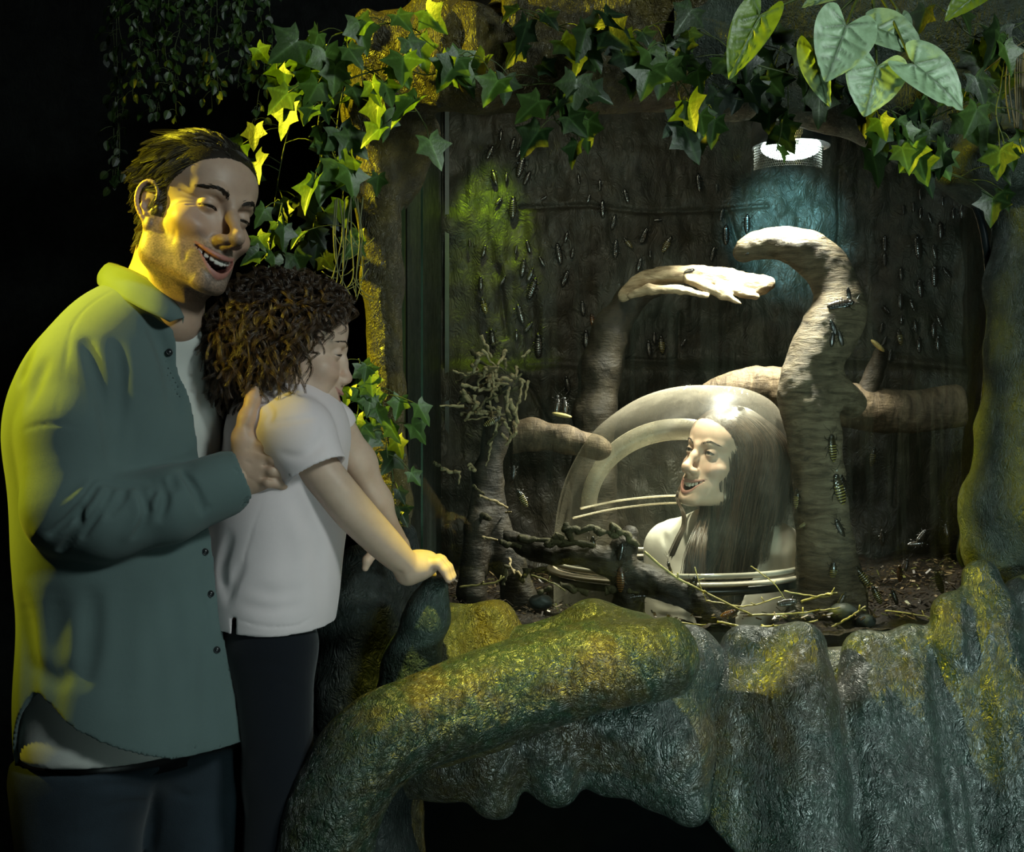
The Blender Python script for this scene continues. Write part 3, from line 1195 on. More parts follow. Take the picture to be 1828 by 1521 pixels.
def build_rocks():
    """the moulded ledge in front of the glass"""
    M1 = rock_mat('ledge_rock', [(0.020, 0.045, 0.034), (0.035, 0.070, 0.052), (0.045, 0.085, 0.062), (0.085, 0.070, 0.022), (0.040, 0.075, 0.055)], 0.36, 3.2, 1.0, 55, 0.7, 3.0, 0.6, 0.9)
    M2 = rock_mat('root_bark', [(0.030, 0.055, 0.030), (0.055, 0.062, 0.022), (0.035, 0.075, 0.045), (0.11, 0.085, 0.022), (0.24, 0.21, 0.08)], 0.34, 5.5, 1.0, 60, 0.7, 1.0, 0.75, 0.6)
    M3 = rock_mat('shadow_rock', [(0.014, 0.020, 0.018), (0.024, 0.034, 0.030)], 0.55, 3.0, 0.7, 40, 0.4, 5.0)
    C = W
    # the big root
    f = Field((-0.42, 1.72, 0.0), (0.42, 2.36, 1.14), 0.0070)
    pts = [(575, 1900, 1.93), (575, 1640, 1.92), (585, 1500, 1.90), (618, 1392, 1.90), (700, 1308, 1.92), (823, 1262, 1.96), (945, 1222, 2.00), (1080, 1190, 2.01), (1185, 1174, 2.02)]
    rad = [80, 78, 72, 70, 66, 70, 74, 68, 60]
    P3 = smooth_path([list(C(x, y, d)) + [r / FPX * d] for (x, y, d), r in zip(pts, rad)], 30)
    f.chain([p[:3] for p in P3], [p[3] for p in P3], 0.03)
    f.chain([C(940, 1150, 2.10), C(1060, 1128, 2.10), C(1140, 1140, 2.10)], [0.035, 0.045, 0.045], 0.03)
    f.ell(C(1200, 1172, 2.02), (0.034, 0.045, 0.060), 0.02)
    f.groove([C(930, 1175, 2.0), C(1010, 1150, 1.99), C(1090, 1140, 2.0)], 0.012, 0.012)
    f.groove([C(640, 1330, 1.83), C(760, 1260, 1.88), C(870, 1215, 1.92)], 0.02, -0.008)
    rock_obj('tree_root', f, M2, 'thick gnarled moulded root arching from the floor along the ledge, yellow lit on top', 'root', amp=0.006, scale=0.13, seed=3, oct=4)
    # bulge and pinnacle left of the root
    f = Field((-0.20, 1.86, 0.0), (0.14, 2.42, 1.16), 0.0075)
    f.chain([C(880, 1115, 2.14), C(885, 1180, 2.13), C(870, 1270, 2.13)], [0.045, 0.062, 0.07], 0.03)
    f.chain([C(800, 1110, 2.16), C(790, 1200, 2.14), C(780, 1290, 2.13)], [0.035, 0.070, 0.075], 0.05)
    f.groove([C(838, 1080, 2.08), C(832, 1140, 2.06), C(850, 1190, 2.05)], 0.012, 0.016)
    rock_obj('boulder', f, rock_mat('bulge_rock', [(0.04, 0.055, 0.02), (0.09, 0.075, 0.02), (0.05, 0.06, 0.03), (0.12, 0.10, 0.04)], 0.4, 5, 0.8, 55, 0.6, 8.0),
             'olive rounded moulded boulder behind the root, right of the child\'s hand', 'rock', amp=0.003, scale=0.08, seed=8)
    f = Field((-0.30, 1.84, 0.0), (0.02, 2.34, 1.16), 0.0075)
    f.chain([C(776, 1052, 2.03), C(762, 1100, 2.04), C(735, 1180, 2.06), C(715, 1280, 2.06), C(700, 1330, 2.04)], [0.024, 0.034, 0.042, 0.050, 0.050], 0.03)
    rock_obj('rock_spur', f, rock_mat('spur_rock', [(0.022, 0.040, 0.034), (0.04, 0.065, 0.05)], 0.5, 5, 0.6, 55, 0.5, 2.0),
             'narrow dark green rock spur the child grips with one hand', 'rock', amp=0.004, scale=0.05, seed=12)
    # dim rocks behind the child
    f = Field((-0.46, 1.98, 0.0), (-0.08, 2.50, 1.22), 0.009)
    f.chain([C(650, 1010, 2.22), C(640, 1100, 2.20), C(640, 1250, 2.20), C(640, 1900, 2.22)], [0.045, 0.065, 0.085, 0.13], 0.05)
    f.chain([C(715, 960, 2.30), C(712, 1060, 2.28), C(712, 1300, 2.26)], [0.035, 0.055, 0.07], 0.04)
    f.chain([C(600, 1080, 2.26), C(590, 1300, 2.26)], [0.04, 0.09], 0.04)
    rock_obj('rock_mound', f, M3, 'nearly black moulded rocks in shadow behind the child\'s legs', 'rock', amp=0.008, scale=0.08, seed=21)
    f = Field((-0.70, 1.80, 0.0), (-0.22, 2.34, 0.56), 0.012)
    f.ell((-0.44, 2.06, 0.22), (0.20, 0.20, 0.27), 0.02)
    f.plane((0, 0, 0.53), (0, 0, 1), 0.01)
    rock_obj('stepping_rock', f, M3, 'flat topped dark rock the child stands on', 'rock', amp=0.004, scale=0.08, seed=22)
    # skirt under the root
    f = Field((-0.24, 2.02, 0.30), (0.42, 2.50, 1.06), 0.0075)
    f.chain([C(725, 1385, 2.20), C(800, 1345, 2.20), C(960, 1300, 2.24), C(1100, 1250, 2.24), C(1220, 1200, 2.24)], [0.040, 0.075, 0.085, 0.085, 0.085], 0.05)
    f.chain([C(870, 1330, 2.16), C(885, 1420, 2.16)], [0.06, 0.042], 0.03)
    f.chain([C(975, 1320, 2.17), C(990, 1395, 2.17)], [0.06, 0.045], 0.03)
    f.chain([C(1080, 1290, 2.19), C(1090, 1370, 2.19)], [0.07, 0.050], 0.04)
    f.chain([C(1190, 1235, 2.17), C(1212, 1330, 2.15), C(1232, 1440, 2.13)], [0.050, 0.048, 0.032], 0.06)
    f.chain([C(1140, 1280, 2.18), C(1170, 1400, 2.16)], [0.06, 0.040], 0.05)
    rock_obj('rock_overhang', f, M1, 'dark green moulded rock skirt hanging under the root over a black hollow', 'rock', amp=0.004, scale=0.10, seed=31)
    # folded wall on the right
    f = Field((0.24, 1.86, 0.0), (1.10, 2.52, 1.26), 0.0080)

    def lobe(top, r, k=0.014, flare=1.0):
        pts = [C(*t[:3]) for t in top]
        rr = [t[3] / FPX * t[2] for t in top]
        f.chain(pts, rr, k)
    lobe([(1330, 1162, 2.24, 50), (1322, 1260, 2.20, 62), (1318, 1400, 2.18, 74), (1330, 1560, 2.16, 84), (1330, 2000, 2.16, 100)], 0)
    lobe([(1425, 1160, 2.20, 50), (1430, 1260, 2.15, 62), (1440, 1400, 2.12, 72), (1450, 1560, 2.10, 84), (1450, 2000, 2.10, 100)], 0, 0.06)
    lobe([(1548, 1172, 2.24, 44), (1550, 1260, 2.19, 58), (1570, 1400, 2.16, 66), (1590, 1560, 2.13, 84), (1600, 2000, 2.13, 100)], 0, 0.02)
    lobe([(1630, 1158, 2.24, 46), (1632, 1240, 2.21, 52), (1650, 1400, 2.18, 60), (1680, 1560, 2.16, 80)], 0, 0.05)
    lobe([(1705, 1100, 2.22, 44), (1712, 1150, 2.20, 48), (1725, 1300, 2.20, 52), (1750, 1560, 2.18, 70), (1750, 2000, 2.18, 100)], 0, 0.02)
    lobe([(1752, 1030, 2.24, 32), (1768, 1100, 2.22, 44), (1790, 1250, 2.18, 60), (1820, 1500, 2.16, 80), (1830, 2000, 2.16, 110)], 0, 0.03)
    lobe([(1838, 1080, 2.26, 55), (1860, 1250, 2.22, 85), (1890, 1560, 2.20, 110)], 0)
    f.chain([C(1300, 1220, 2.36), C(1500, 1230, 2.36), C(1700, 1190, 2.36), C(1860, 1160, 2.36)], [0.075, 0.075, 0.075, 0.09], 0.02)
    f.chain([C(1300, 1420, 2.34), C(1500, 1500, 2.34), C(1860, 1500, 2.34)], [0.11, 0.12, 0.12], 0.02)
    f.groove([C(1374, 1110, 2.2), C(1376, 1150, 2.13), C(1380, 1200, 2.10)], 0.010, 0.014)
    f.groove([C(1500, 1160, 2.2), C(1502, 1260, 2.13), C(1512, 1400, 2.10), C(1530, 1560, 2.08)], 0.014, 0.035)
    f.groove([C(1590, 1120, 2.2), C(1594, 1200, 2.15), C(1602, 1260, 2.14)], 0.008, 0.015)
    f.groove([C(1672, 1150, 2.2), C(1680, 1260, 2.14), C(1695, 1400, 2.12), C(1715, 1560, 2.1)], 0.012, 0.03)
    f.groove([C(1735, 1050, 2.2), C(1742, 1200, 2.14), C(1770, 1400, 2.12)], 0.012, 0.02)
    # scooped out at the bottom left: the black hollow
    cv, cn = C(1262, 1470, 2.1), unit(arr(-1.0, 0, -0.95))
    f_cut(f, lambda X, Y, Z: np.minimum(((X - cv[0]) * cn[0] + (Z - cv[2]) * cn[2]) * 1.0, 1.2 + 0 * Y))
    rock_obj('rock_wall', f, M1, 'dark green varnished rock wall of tall rounded folds below the glass', 'rock', amp=0.004, scale=0.09, seed=41, oct=3)


def build_arch():
    A1 = rock_mat('arch_rock', [(0.05, 0.045, 0.015), (0.13, 0.10, 0.02), (0.07, 0.06, 0.03), (0.20, 0.16, 0.05)], 0.40, 5, 0.9, 60, 0.6, 6.0)
    A2 = rock_mat('grey_green_rock', [(0.030, 0.045, 0.035), (0.05, 0.07, 0.05), (0.07, 0.06, 0.03)], 0.5, 3.5, 0.7, 70, 0.5, 9.0)
    C = W
    f = Field((-0.46, 2.16, 0.0), (0.50, 2.58, 2.32), 0.0085)
    f.chain([C(700, 80, 2.38), C(672, 200, 2.37), C(672, 330, 2.37), C(684, 500, 2.38), C(690, 700, 2.40), (C(700, 900, 2.42)), C(700, 1300, 2.44), C(700, 2200, 2.46)],
            [0.055, 0.062, 0.045, 0.036, 0.032, 0.034, 0.06, 0.09], 0.03)
    f.chain([C(740, 240, 2.40), C(715, 310, 2.42), C(700, 380, 2.44)], [0.050, 0.042, 0.025], 0.03)
    f.chain([C(668, 60, 2.30), C(652, 40, 2.30)], [0.04, 0.022], 0.02)
    f.chain([C(690, 100, 2.36), C(770, 100, 2.34), C(860, 110, 2.34), C(960, 110, 2.36), C(1080, 115, 2.40), C(1200, 120, 2.44)], [0.075, 0.085, 0.090, 0.090, 0.085, 0.085], 0.04)
    f.chain([C(845, 40, 2.27), C(850, 130, 2.27), C(850, 165, 2.30)], [0.035, 0.040, 0.03], 0.025)
    f.chain([C(920, 0, 2.26), C(918, 50, 2.26)], [0.022, 0.022], 0.015)
    f.chain([C(780, 20, 2.30), C(800, 70, 2.28), C(790, 150, 2.30)], [0.05, 0.045, 0.04], 0.03)
    f.chain([C(940, 30, 2.38), C(1200, -20, 2.40)], [0.07, 0.10], 0.05)
    f.groove([C(905, 0, 2.22), C(895, 90, 2.24), C(900, 180, 2.28)], 0.012, 0.02)
    f.groove([C(820, 0, 2.22), C(812, 90, 2.24), C(815, 180, 2.28)], 0.012, 0.02)
    rock_obj('rock_arch', f, A1, 'ochre moulded rock pillar and lintel framing the tank on the left, half hidden by ivy', 'rock', amp=0.005, scale=0.09, seed=51, oct=3)
    # right half of the lintel and the right pillar
    f = Field((0.30, 2.16, 0.0), (1.22, 2.60, 2.32), 0.0095)
    f.chain([C(1150, 90, 2.44), C(1300, 130, 2.44), C(1450, 150, 2.44), C(1600, 200, 2.44), C(1740, 270, 2.42), C(1860, 330, 2.40)], [0.085, 0.085, 0.075, 0.080, 0.085, 0.11], 0.04)
    f.chain([C(1200, 60, 2.36), C(1290, 80, 2.36)], [0.05, 0.04], 0.03)
    f.chain([C(1150, -20, 2.46), C(1900, 60, 2.46)], [0.12, 0.20], 0.05)
    f.chain([C(1700, 300, 2.33), C(1800, 290, 2.30)], [0.035, 0.06], 0.04)
    f.chain([C(1850, 380, 2.40), C(1822, 500, 2.40), C(1822, 620, 2.38), C(1815, 760, 2.38), C(1795, 900, 2.38), C(1800, 980, 2.38), C(1900, 1060, 2.40)], [0.075, 0.060, 0.060, 0.064, 0.075, 0.075, 0.10], 0.04)
    f.chain([C(1860, 500, 2.36), C(1870, 900, 2.32)], [0.07, 0.09], 0.05)
    f.chain([C(1900, 1100, 2.44), C(1900, 2200, 2.46)], [0.10, 0.12], 0.05)
    rock_obj('rock_pillar', f, A2, 'smooth grey green rock pillar and lintel framing the tank on the right', 'rock', amp=0.006, scale=0.09, seed=61, oct=3)


def glass_mat(name, tint=(0.86, 0.93, 0.90), refl=0.05, rough=0.02, dirt=0.0, dirtcol=(0.5, 0.5, 0.42), scale=(30, 30, 1.2), base=0.0):
    """thin clear sheet: see-through, faintly reflecting, with smears that scatter light"""
    m, nt, bs = new_mat(name)
    nt.nodes.remove(bs)
    out = [n for n in nt.nodes if n.type == 'OUTPUT_MATERIAL'][0]
    tr = node(nt, 'ShaderNodeBsdfTransparent')
    tr.inputs[0].default_value = tuple(tint) + (1,)
    gl = node(nt, 'ShaderNodeBsdfGlossy')
    gl.inputs['Roughness'].default_value = rough
    df = node(nt, 'ShaderNodeBsdfDiffuse')
    df.inputs[0].default_value = tuple(dirtcol) + (1,)
    fr = node(nt, 'ShaderNodeLayerWeight')
    fr.inputs['Blend'].default_value = 0.35
    f2 = math_n(nt, 'ADD', math_n(nt, 'MULTIPLY', fr.outputs['Facing'], refl * 5), refl, True)
    mx = node(nt, 'ShaderNodeMixShader')
    nt.links.new(f2, mx.inputs[0])
    nt.links.new(tr.outputs[0], mx.inputs[1])
    nt.links.new(gl.outputs[0], mx.inputs[2])
    mx2 = node(nt, 'ShaderNodeMixShader')
    co = coords(nt, scale)
    n = noise_tex(nt, co, 1.0, 5, 0.7)
    d = math_n(nt, 'MULTIPLY', math_n(nt, 'SUBTRACT', n, 0.48, True), dirt * 4, True)
    lw = node(nt, 'ShaderNodeLayerWeight')
    lw.inputs['Blend'].default_value = 0.5
    edge = math_n(nt, 'MULTIPLY', math_n(nt, 'POWER', lw.outputs['Facing'], 2.5), base * 6)
    d = math_n(nt, 'ADD', math_n(nt, 'ADD', d, base), edge, True)
    nt.links.new(d, mx2.inputs[0])
    nt.links.new(mx.outputs[0], mx2.inputs[1])
    nt.links.new(df.outputs[0], mx2.inputs[2])
    nt.links.new(mx2.outputs[0], out.inputs['Surface'])
    return m


def build_glass():
    gm = glass_mat('tank_glass', (0.93, 0.96, 0.94), 0.02, 0.03, 0.03, (0.35, 0.38, 0.28), (26, 1, 1.1), 0.004)
    x0, x1 = W(716, 0, YG)[0], W(1768, 0, YG)[0]
    P_ = Parts()
    add_box(P_, ((x0 + x1) / 2, YG, 1.50), (x1 - x0, 0.0004, 1.28))
    o = P_.build('window_1', gm, smooth=False)
    # a single sheet: keep only the front face so light crosses one surface
    tag(o, kind='structure')
    # rubber seal on the right, metal edge strips on the left
    rub = plain('black_rubber', (0.008, 0.012, 0.013), 0.25)
    P_ = Parts()
    path = smooth_path([W(x, y, 2.42) for x, y in ((1690, 330), (1730, 352), (1752, 400), (1764, 480), (1766, 600), (1757, 720), (1742, 850), (1726, 930), (1714, 985), (1722, 1010))], 60)
    add_tube(P_, path, 0.0075, 10)
    o = P_.build('rubber_seal', rub)
    tag(o, 'black rubber seal curving down the right edge of the tank glass', 'seal')
    P_ = Parts()
    a, b = W(718, 330, 2.43), W(722, 960, 2.43)
    add_box(P_, (a + b) / 2, (0.007, 0.02, abs(a[2] - b[2])))
    tag(P_.build('trim_1', plain('green_metal', (0.05, 0.08, 0.03), 0.3, 0.6), smooth=False), kind='structure')
    P_ = Parts()
    x = W(752, 0, 2.50)[0]
    add_box(P_, (x, 2.52, 1.45), (0.004, 0.004, 1.1))
    tag(P_.build('trim_2', plain('teal_metal', (0.06, 0.12, 0.08), 0.3, 0.5), smooth=False), kind='structure')
    P_ = Parts()
    add_box(P_, (-0.188, YB - 0.03, 1.6), (0.012, 0.012, 1.4))
    tag(P_.build('trim_3', plain('corner_silicone', (0.10, 0.12, 0.12), 0.3), smooth=False), kind='structure')


def build_dome():
    YD = 2.80
    root = thing('viewing_dome', 'clear acrylic viewing dome rising from the tank floor around the woman', 'dome', (DOME_C[0], YD, 0.90))
    prof = [(1010, 989, 1427), (960, 989, 1426), (900, 997, 1422), (850, 1012, 1418), (800, 1038, 1412), (770, 1060, 1405), (745, 1088, 1396), (720, 1124, 1378), (703, 1160, 1352), (692, 1200, 1318), (688, 1235, 1268)]
    rows = []
    nth = 96
    th = np.linspace(0, 2 * math.pi, nth, endpoint=False)
    prof = smooth_path([list(p) for p in prof], 40)
    for py, l, r in prof:
        z = W(0, py, YD)[2]
        cx, hw = ((l + r) / 2 - PCX) / FPX * YD, (r - l) / 2 / FPX * YD
        rows.append(np.stack([cx + hw * np.cos(th), YD + hw * np.sin(th), np.full(nth, z)], 1))
    V = np.concatenate(rows)
    m_ = len(rows)
    i, j = np.meshgrid(np.arange(m_ - 1), np.arange(nth), indexing='ij')
    a, b = (i * nth + j).ravel(), (i * nth + (j + 1) % nth).ravel()
    F = np.stack([a, b, b + nth, a + nth], 1)
    top = len(V)
    V = np.concatenate([V, [W(1252, 687.5, YD)]])
    jj = np.arange(nth)
    T = np.stack([(m_ - 1) * nth + jj, (m_ - 1) * nth + (jj + 1) % nth, np.full(nth, top)], 1)
    gm = glass_mat('scuffed_acrylic', (0.93, 0.93, 0.88), 0.007, 0.32, 0.10, (0.62, 0.56, 0.44), (7, 7, 7), 0.035)
    link_mesh('bubble', V, [F, T], gm, root)
    # flange, gasket and the clear tube below
    cx, r0 = DOME_C[0], 0.2795

    def ring(name, r, z, rr, rz, mat):
        t = np.linspace(0, 2 * math.pi, 121)[:-1]
        n = 12
        ph = np.linspace(0, 2 * math.pi, n, endpoint=False)
        V = np.array([[cx + (r + rr * math.cos(p)) * math.cos(a), YD + (r + rr * math.cos(p)) * math.sin(a), z + rz * math.sin(p)] for a in t for p in ph])
        k, q = np.meshgrid(np.arange(120), np.arange(n), indexing='ij')
        a, b = (k * n + q).ravel(), (((k + 1) % 120) * n + q).ravel()
        c, d = (((k + 1) % 120) * n + (q + 1) % n).ravel(), (k * n + (q + 1) % n).ravel()
        return link_mesh(name, V, np.stack([a, b, c, d], 1), mat, root)
    zr = W(0, 1012, YD)[2]
    cream = plain('cream_acrylic', (0.55, 0.48, 0.38), 0.25, nscale=12, namp=0.1)
    ring('flange', r0 + 0.004, zr - 0.004, 0.012, 0.006, cream)
    ring('flange_lip', r0 + 0.002, zr + 0.012, 0.005, 0.006, plain('clear_edge', (0.45, 0.42, 0.34), 0.12, nscale=12, namp=0.1))
    ring('gasket', r0 + 0.002, zr - 0.020, 0.010, 0.008, plain('black_gasket', (0.010, 0.012, 0.012), 0.35))
    t = np.linspace(0, 2 * math.pi, 97)[:-1]
    V = np.array([[cx + r0 * math.cos(a), YD + r0 * math.sin(a), z] for z in (0.60, 0.78, zr - 0.02) for a in t])
    k, q = np.meshgrid(np.arange(2), np.arange(96), indexing='ij')
    a, b = (k * 96 + q).ravel(), (k * 96 + (q + 1) % 96).ravel()
    link_mesh('clear_tube', V, np.stack([a, b, b + 96, a + 96], 1), glass_mat('tube_acrylic', (0.88, 0.88, 0.82), 0.05, 0.08, 0.10, (0.55, 0.52, 0.42), (6, 6, 6), 0.04), root)
    # dome reflection built as a solid pale arch and sill behind the woman
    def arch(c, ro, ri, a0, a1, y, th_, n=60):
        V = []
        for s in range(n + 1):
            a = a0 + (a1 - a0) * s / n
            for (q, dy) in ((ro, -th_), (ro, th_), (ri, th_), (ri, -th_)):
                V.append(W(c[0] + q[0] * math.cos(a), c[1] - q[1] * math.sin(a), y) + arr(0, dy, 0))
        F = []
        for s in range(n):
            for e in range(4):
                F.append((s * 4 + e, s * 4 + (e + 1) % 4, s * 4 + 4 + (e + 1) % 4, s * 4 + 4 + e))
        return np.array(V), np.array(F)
    soft = glass_mat('pale_reflection', (0.9, 0.88, 0.8), 0.02, 0.3, 0.3, (0.72, 0.64, 0.50), (5, 5, 5), 0.20)
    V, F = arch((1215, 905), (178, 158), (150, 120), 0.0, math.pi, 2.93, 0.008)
    link_mesh('reflection_arch', V, F, soft, root)
    P_ = Parts()
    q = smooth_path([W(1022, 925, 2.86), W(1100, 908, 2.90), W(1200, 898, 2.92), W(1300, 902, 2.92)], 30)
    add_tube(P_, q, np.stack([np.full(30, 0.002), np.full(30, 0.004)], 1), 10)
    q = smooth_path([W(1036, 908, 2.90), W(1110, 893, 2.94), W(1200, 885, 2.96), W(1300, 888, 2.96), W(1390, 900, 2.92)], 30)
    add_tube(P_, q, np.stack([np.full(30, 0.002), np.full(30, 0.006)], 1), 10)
    P_.build('reflection_sill', soft, root)


build_shell()
build_soil()
build_rocks()
build_arch()
build_glass()
build_dome()


# ------------------------------------------------------------------ branches, twigs, lamp and cockroaches in the tank
WOODF = {}


def wood_mat(name, cols, scale=(14, 14, 60), rough=0.7, bump=0.8, spec=0.3):
    m, nt, bs = new_mat(name)
    co = coords(nt, scale)
    n = noise_tex(nt, co, 1.0, 7, 0.7, 0.8)
    k = len(cols)
    c = ramp(nt, n, [(0.32 + 0.4 * i / (k - 1), cols[i]) for i in range(k)])
    n2 = noise_tex(nt, coords(nt), 9, 4, 0.6)
    c = mix_col(nt, 0.6, c, ramp(nt, n2, [(0.35, (0.6, 0.6, 0.6)), (0.65, (1.15, 1.15, 1.15))]), 'MULTIPLY')
    nt.links.new(c, bs.inputs['Base Color'])
    bs.inputs['Roughness'].default_value = rough
    bs.inputs['Specular IOR Level'].default_value = spec
    h = math_n(nt, 'ADD', n, math_n(nt, 'MULTIPLY', noise_tex(nt, coords(nt, (40, 40, 150)), 1.0, 3, 0.6), 0.6))
    bump_n(nt, bs, h, bump, 0.006)
    return m


def build_wood():
    C = W
    pale = wood_mat('driftwood', [(0.16, 0.11, 0.06), (0.42, 0.33, 0.21), (0.58, 0.48, 0.33)])
    bark = wood_mat('smooth_bark', [(0.045, 0.035, 0.022), (0.16, 0.125, 0.078), (0.27, 0.22, 0.14)], (14, 14, 75), 0.65, 1.3)
    brown = wood_mat('brown_bark', [(0.04, 0.028, 0.016), (0.12, 0.085, 0.05), (0.20, 0.15, 0.09)], (50, 14, 14))
    darkw = wood_mat('dark_bark', [(0.010, 0.008, 0.006), (0.035, 0.028, 0.018), (0.06, 0.048, 0.03)], (16, 16, 16), 0.6)
    # main trunk
    f = Field((0.44, 2.46, 0.88), (0.86, 2.86, 1.80), 0.0042)
    tr = [(1484, 1130, 2.62, 66), (1482, 1060, 2.62, 56), (1474, 980, 2.63, 47), (1463, 880, 2.64, 42), (1457, 800, 2.64, 41), (1444, 735, 2.65, 43), (1438, 690, 2.66, 41),
          (1455, 635, 2.67, 42), (1483, 590, 2.68, 46), (1500, 555, 2.69, 41), (1494, 515, 2.70, 34), (1472, 475, 2.71, 34), (1435, 446, 2.72, 32), (1385, 434, 2.74, 21), (1345, 440, 2.76, 17), (1322, 453, 2.77, 11)]
    P = smooth_path([list(C(x, y, d)) + [r / FPX * d] for x, y, d, r in tr], 46)
    f.chain([p[:3] for p in P], [p[3] for p in P], 0.02)
    f.chain([C(1420, 1100, 2.60), C(1440, 1140, 2.58)], [0.02, 0.03], 0.03)
    f.chain([C(1490, 700, 2.68), C(1520, 720, 2.74)], [0.040, 0.034], 0.04)
    f.groove([C(1418, 702, 2.6), C(1430, 740, 2.59), C(1438, 800, 2.58), C(1432, 900, 2.58), C(1440, 1000, 2.57)], 0.010, 0.010)
    f.groove([C(1490, 760, 2.6), C(1487, 860, 2.59), C(1500, 960, 2.59)], 0.012, 0.007)
    f.groove([C(1405, 715, 2.62), C(1425, 700, 2.60), C(1450, 712, 2.60)], 0.007, 0.006)
    f.groove([C(1340, 470, 2.74), C(1400, 465, 2.70), C(1440, 500, 2.68)], 0.012, -0.004)
    for k in range(13):
        x0, y0 = 1395 + 11 * k, 428 + 1.0 * k * k
        f.groove([C(x0 - 12, y0 + 6, 2.70), C(x0 - 8, y0 + 22, 2.68), C(x0 - 16, y0 + 42, 2.67)], 0.0022, 0.0032)
    f.bump(C(1478, 471, 2.68), 0.006, -0.008)
    WOODF['trunk'] = f
    tag(rock_obj('branch', f, bark, amp=0.0035, scale=0.05, seed=71, oct=4), 'thick curved grey brown branch rising from the soil right of the dome and hooking left', 'branch')
    # hollow driftwood piece
    f = Field((0.18, 2.92, 1.36), (0.82, 3.30, 1.80), 0.004)
    up = [(1112, 530, 3.12, 8), (1140, 505, 3.11, 12), (1175, 492, 3.10, 12), (1225, 490, 3.09, 13), (1290, 500, 3.08, 19), (1345, 510, 3.08, 17), (1374, 505, 3.08, 10)]
    P = smooth_path([list(C(x, y, d)) + [r / FPX * d] for x, y, d, r in up], 24)
    f.chain([p[:3] for p in P], [p[3] for p in P], 0.015)
    f.chain([C(1230, 500, 3.06), C(1290, 525, 3.04), C(1325, 543, 3.03)], [0.012, 0.012, 0.003], 0.012)
    f.chain([C(1290, 515, 3.05), C(1350, 530, 3.05)], [0.014, 0.008], 0.012)
    f.chain([C(1125, 528, 3.05), C(1160, 516, 3.03), C(1215, 516, 3.03), C(1262, 528, 3.04)], [0.010, 0.012, 0.011, 0.006], 0.010)
    f.groove([C(1150, 505, 3.02), C(1200, 503, 3.02), C(1250, 512, 3.02), C(1300, 530, 3.02)], 0.008, 0.016)
    for k in range(9):
        x = 1225 + 15 * k
        f.groove([C(x, 492 + k, 3.02), C(x + 30, 505 + 2 * k, 3.01), C(x + 62, 522 + 2 * k, 3.01)], 0.0035, 0.0035)
    WOODF['drift'] = f
    tag(rock_obj('driftwood', f, pale, amp=0.003, scale=0.025, seed=72, oct=3), 'pale splintered hollow driftwood lit from above, left of the branch tip', 'driftwood')
    # the dark bent log below it
    f = Field((0.04, 2.96, 0.90), (0.46, 3.34, 1.74), 0.007)
    f.chain([C(1170, 520, 3.18), C(1125, 535, 3.18), C(1090, 590, 3.18), C(1070, 660, 3.18), C(1062, 740, 3.18), C(1060, 850, 3.18), C(1064, 1060, 3.18)], [0.02, 0.035, 0.045, 0.050, 0.052, 0.055, 0.07], 0.03)
    tag(rock_obj('bent_log', f, darkw, amp=0.006, scale=0.06, seed=73), 'dark log bending down behind the dome from the pale driftwood', 'log')
    # log crossing behind the trunk
    f = Field((0.42, 2.88, 1.24), (1.20, 3.20, 1.52), 0.0055)
    lg = [(1262, 706, 3.02, 16), (1310, 692, 3.02, 26), (1370, 690, 3.03, 30), (1440, 702, 3.04, 33), (1510, 722, 3.05, 34), (1580, 735, 3.06, 34), (1650, 733, 3.08, 33), (1735, 718, 3.10, 34)]
    P = smooth_path([list(C(x, y, d)) + [r / FPX * d] for x, y, d, r in lg], 30)
    f.chain([p[:3] for p in P], [p[3] for p in P], 0.02)
    for k in range(5):
        f.groove([C(1290 + 20 * k, 684 + 5 * k, 2.99), C(1370 + 20 * k, 676 + 9 * k, 2.98), C(1430 + 20 * k, 690 + 10 * k, 2.98)], 0.004, 0.003)
        f.groove([C(1560 + 10 * k, 712 + 9 * k, 3.0), C(1640, 712 + 9 * k, 3.02), C(1720, 700 + 9 * k, 3.04)], 0.004, 0.003)
    f.plane(C(1727, 700, 3.05), unit(arr(1, 0, 0.1)), 0.01)
    WOODF['log'] = f
    tag(rock_obj('crossing_log', f, brown, amp=0.004, scale=0.04, seed=74, oct=4), 'brown log lying crosswise behind the big branch, its left end brightly lit', 'log')
    f = Field((0.0, 2.70, 1.20), (0.28, 3.02, 1.42), 0.005)
    f.chain([C(905, 782, 2.92), C(950, 775, 2.90), C(1010, 783, 2.88), C(1070, 800, 2.86)], [0.040, 0.036, 0.030, 0.028], 0.02)
    tag(rock_obj('side_branch', f, brown, amp=0.003, scale=0.04, seed=75), 'brown branch reaching from the twig cluster to the left side of the dome', 'branch')
    f = Field((-0.16, 2.60, 0.90), (0.14, 2.95, 1.46), 0.006)
    f.chain([C(850, 690, 2.72), C(880, 668, 2.72), C(905, 690, 2.70)], [0.022, 0.028, 0.022], 0.03)
    f.chain([C(880, 680, 2.74), C(885, 780, 2.78), C(872, 850, 2.76), C(880, 930, 2.74), C(905, 1000, 2.72), C(930, 1070, 2.70)], [0.022, 0.028, 0.030, 0.034, 0.034, 0.04], 0.02)
    f.chain([C(870, 840, 2.76), C(852, 940, 2.70), C(842, 1060, 2.68)], [0.022, 0.026, 0.034], 0.02)
    tag(rock_obj('dark_stump', f, darkw, amp=0.005, scale=0.05, seed=76), 'dark upright stem under the twig cluster at the left of the tank', 'stump')
    # fallen dark branch in front of the dome
    f = Field((-0.02, 2.46, 0.93), (0.44, 2.66, 1.16), 0.0042)
    fb = [(905, 955, 2.60, 12), (960, 985, 2.56, 17), (1020, 990, 2.54, 16), (1080, 1000, 2.53, 22), (1140, 1030, 2.52, 24), (1190, 1050, 2.52, 22), (1245, 1075, 2.52, 22), (1280, 1120, 2.52, 24)]
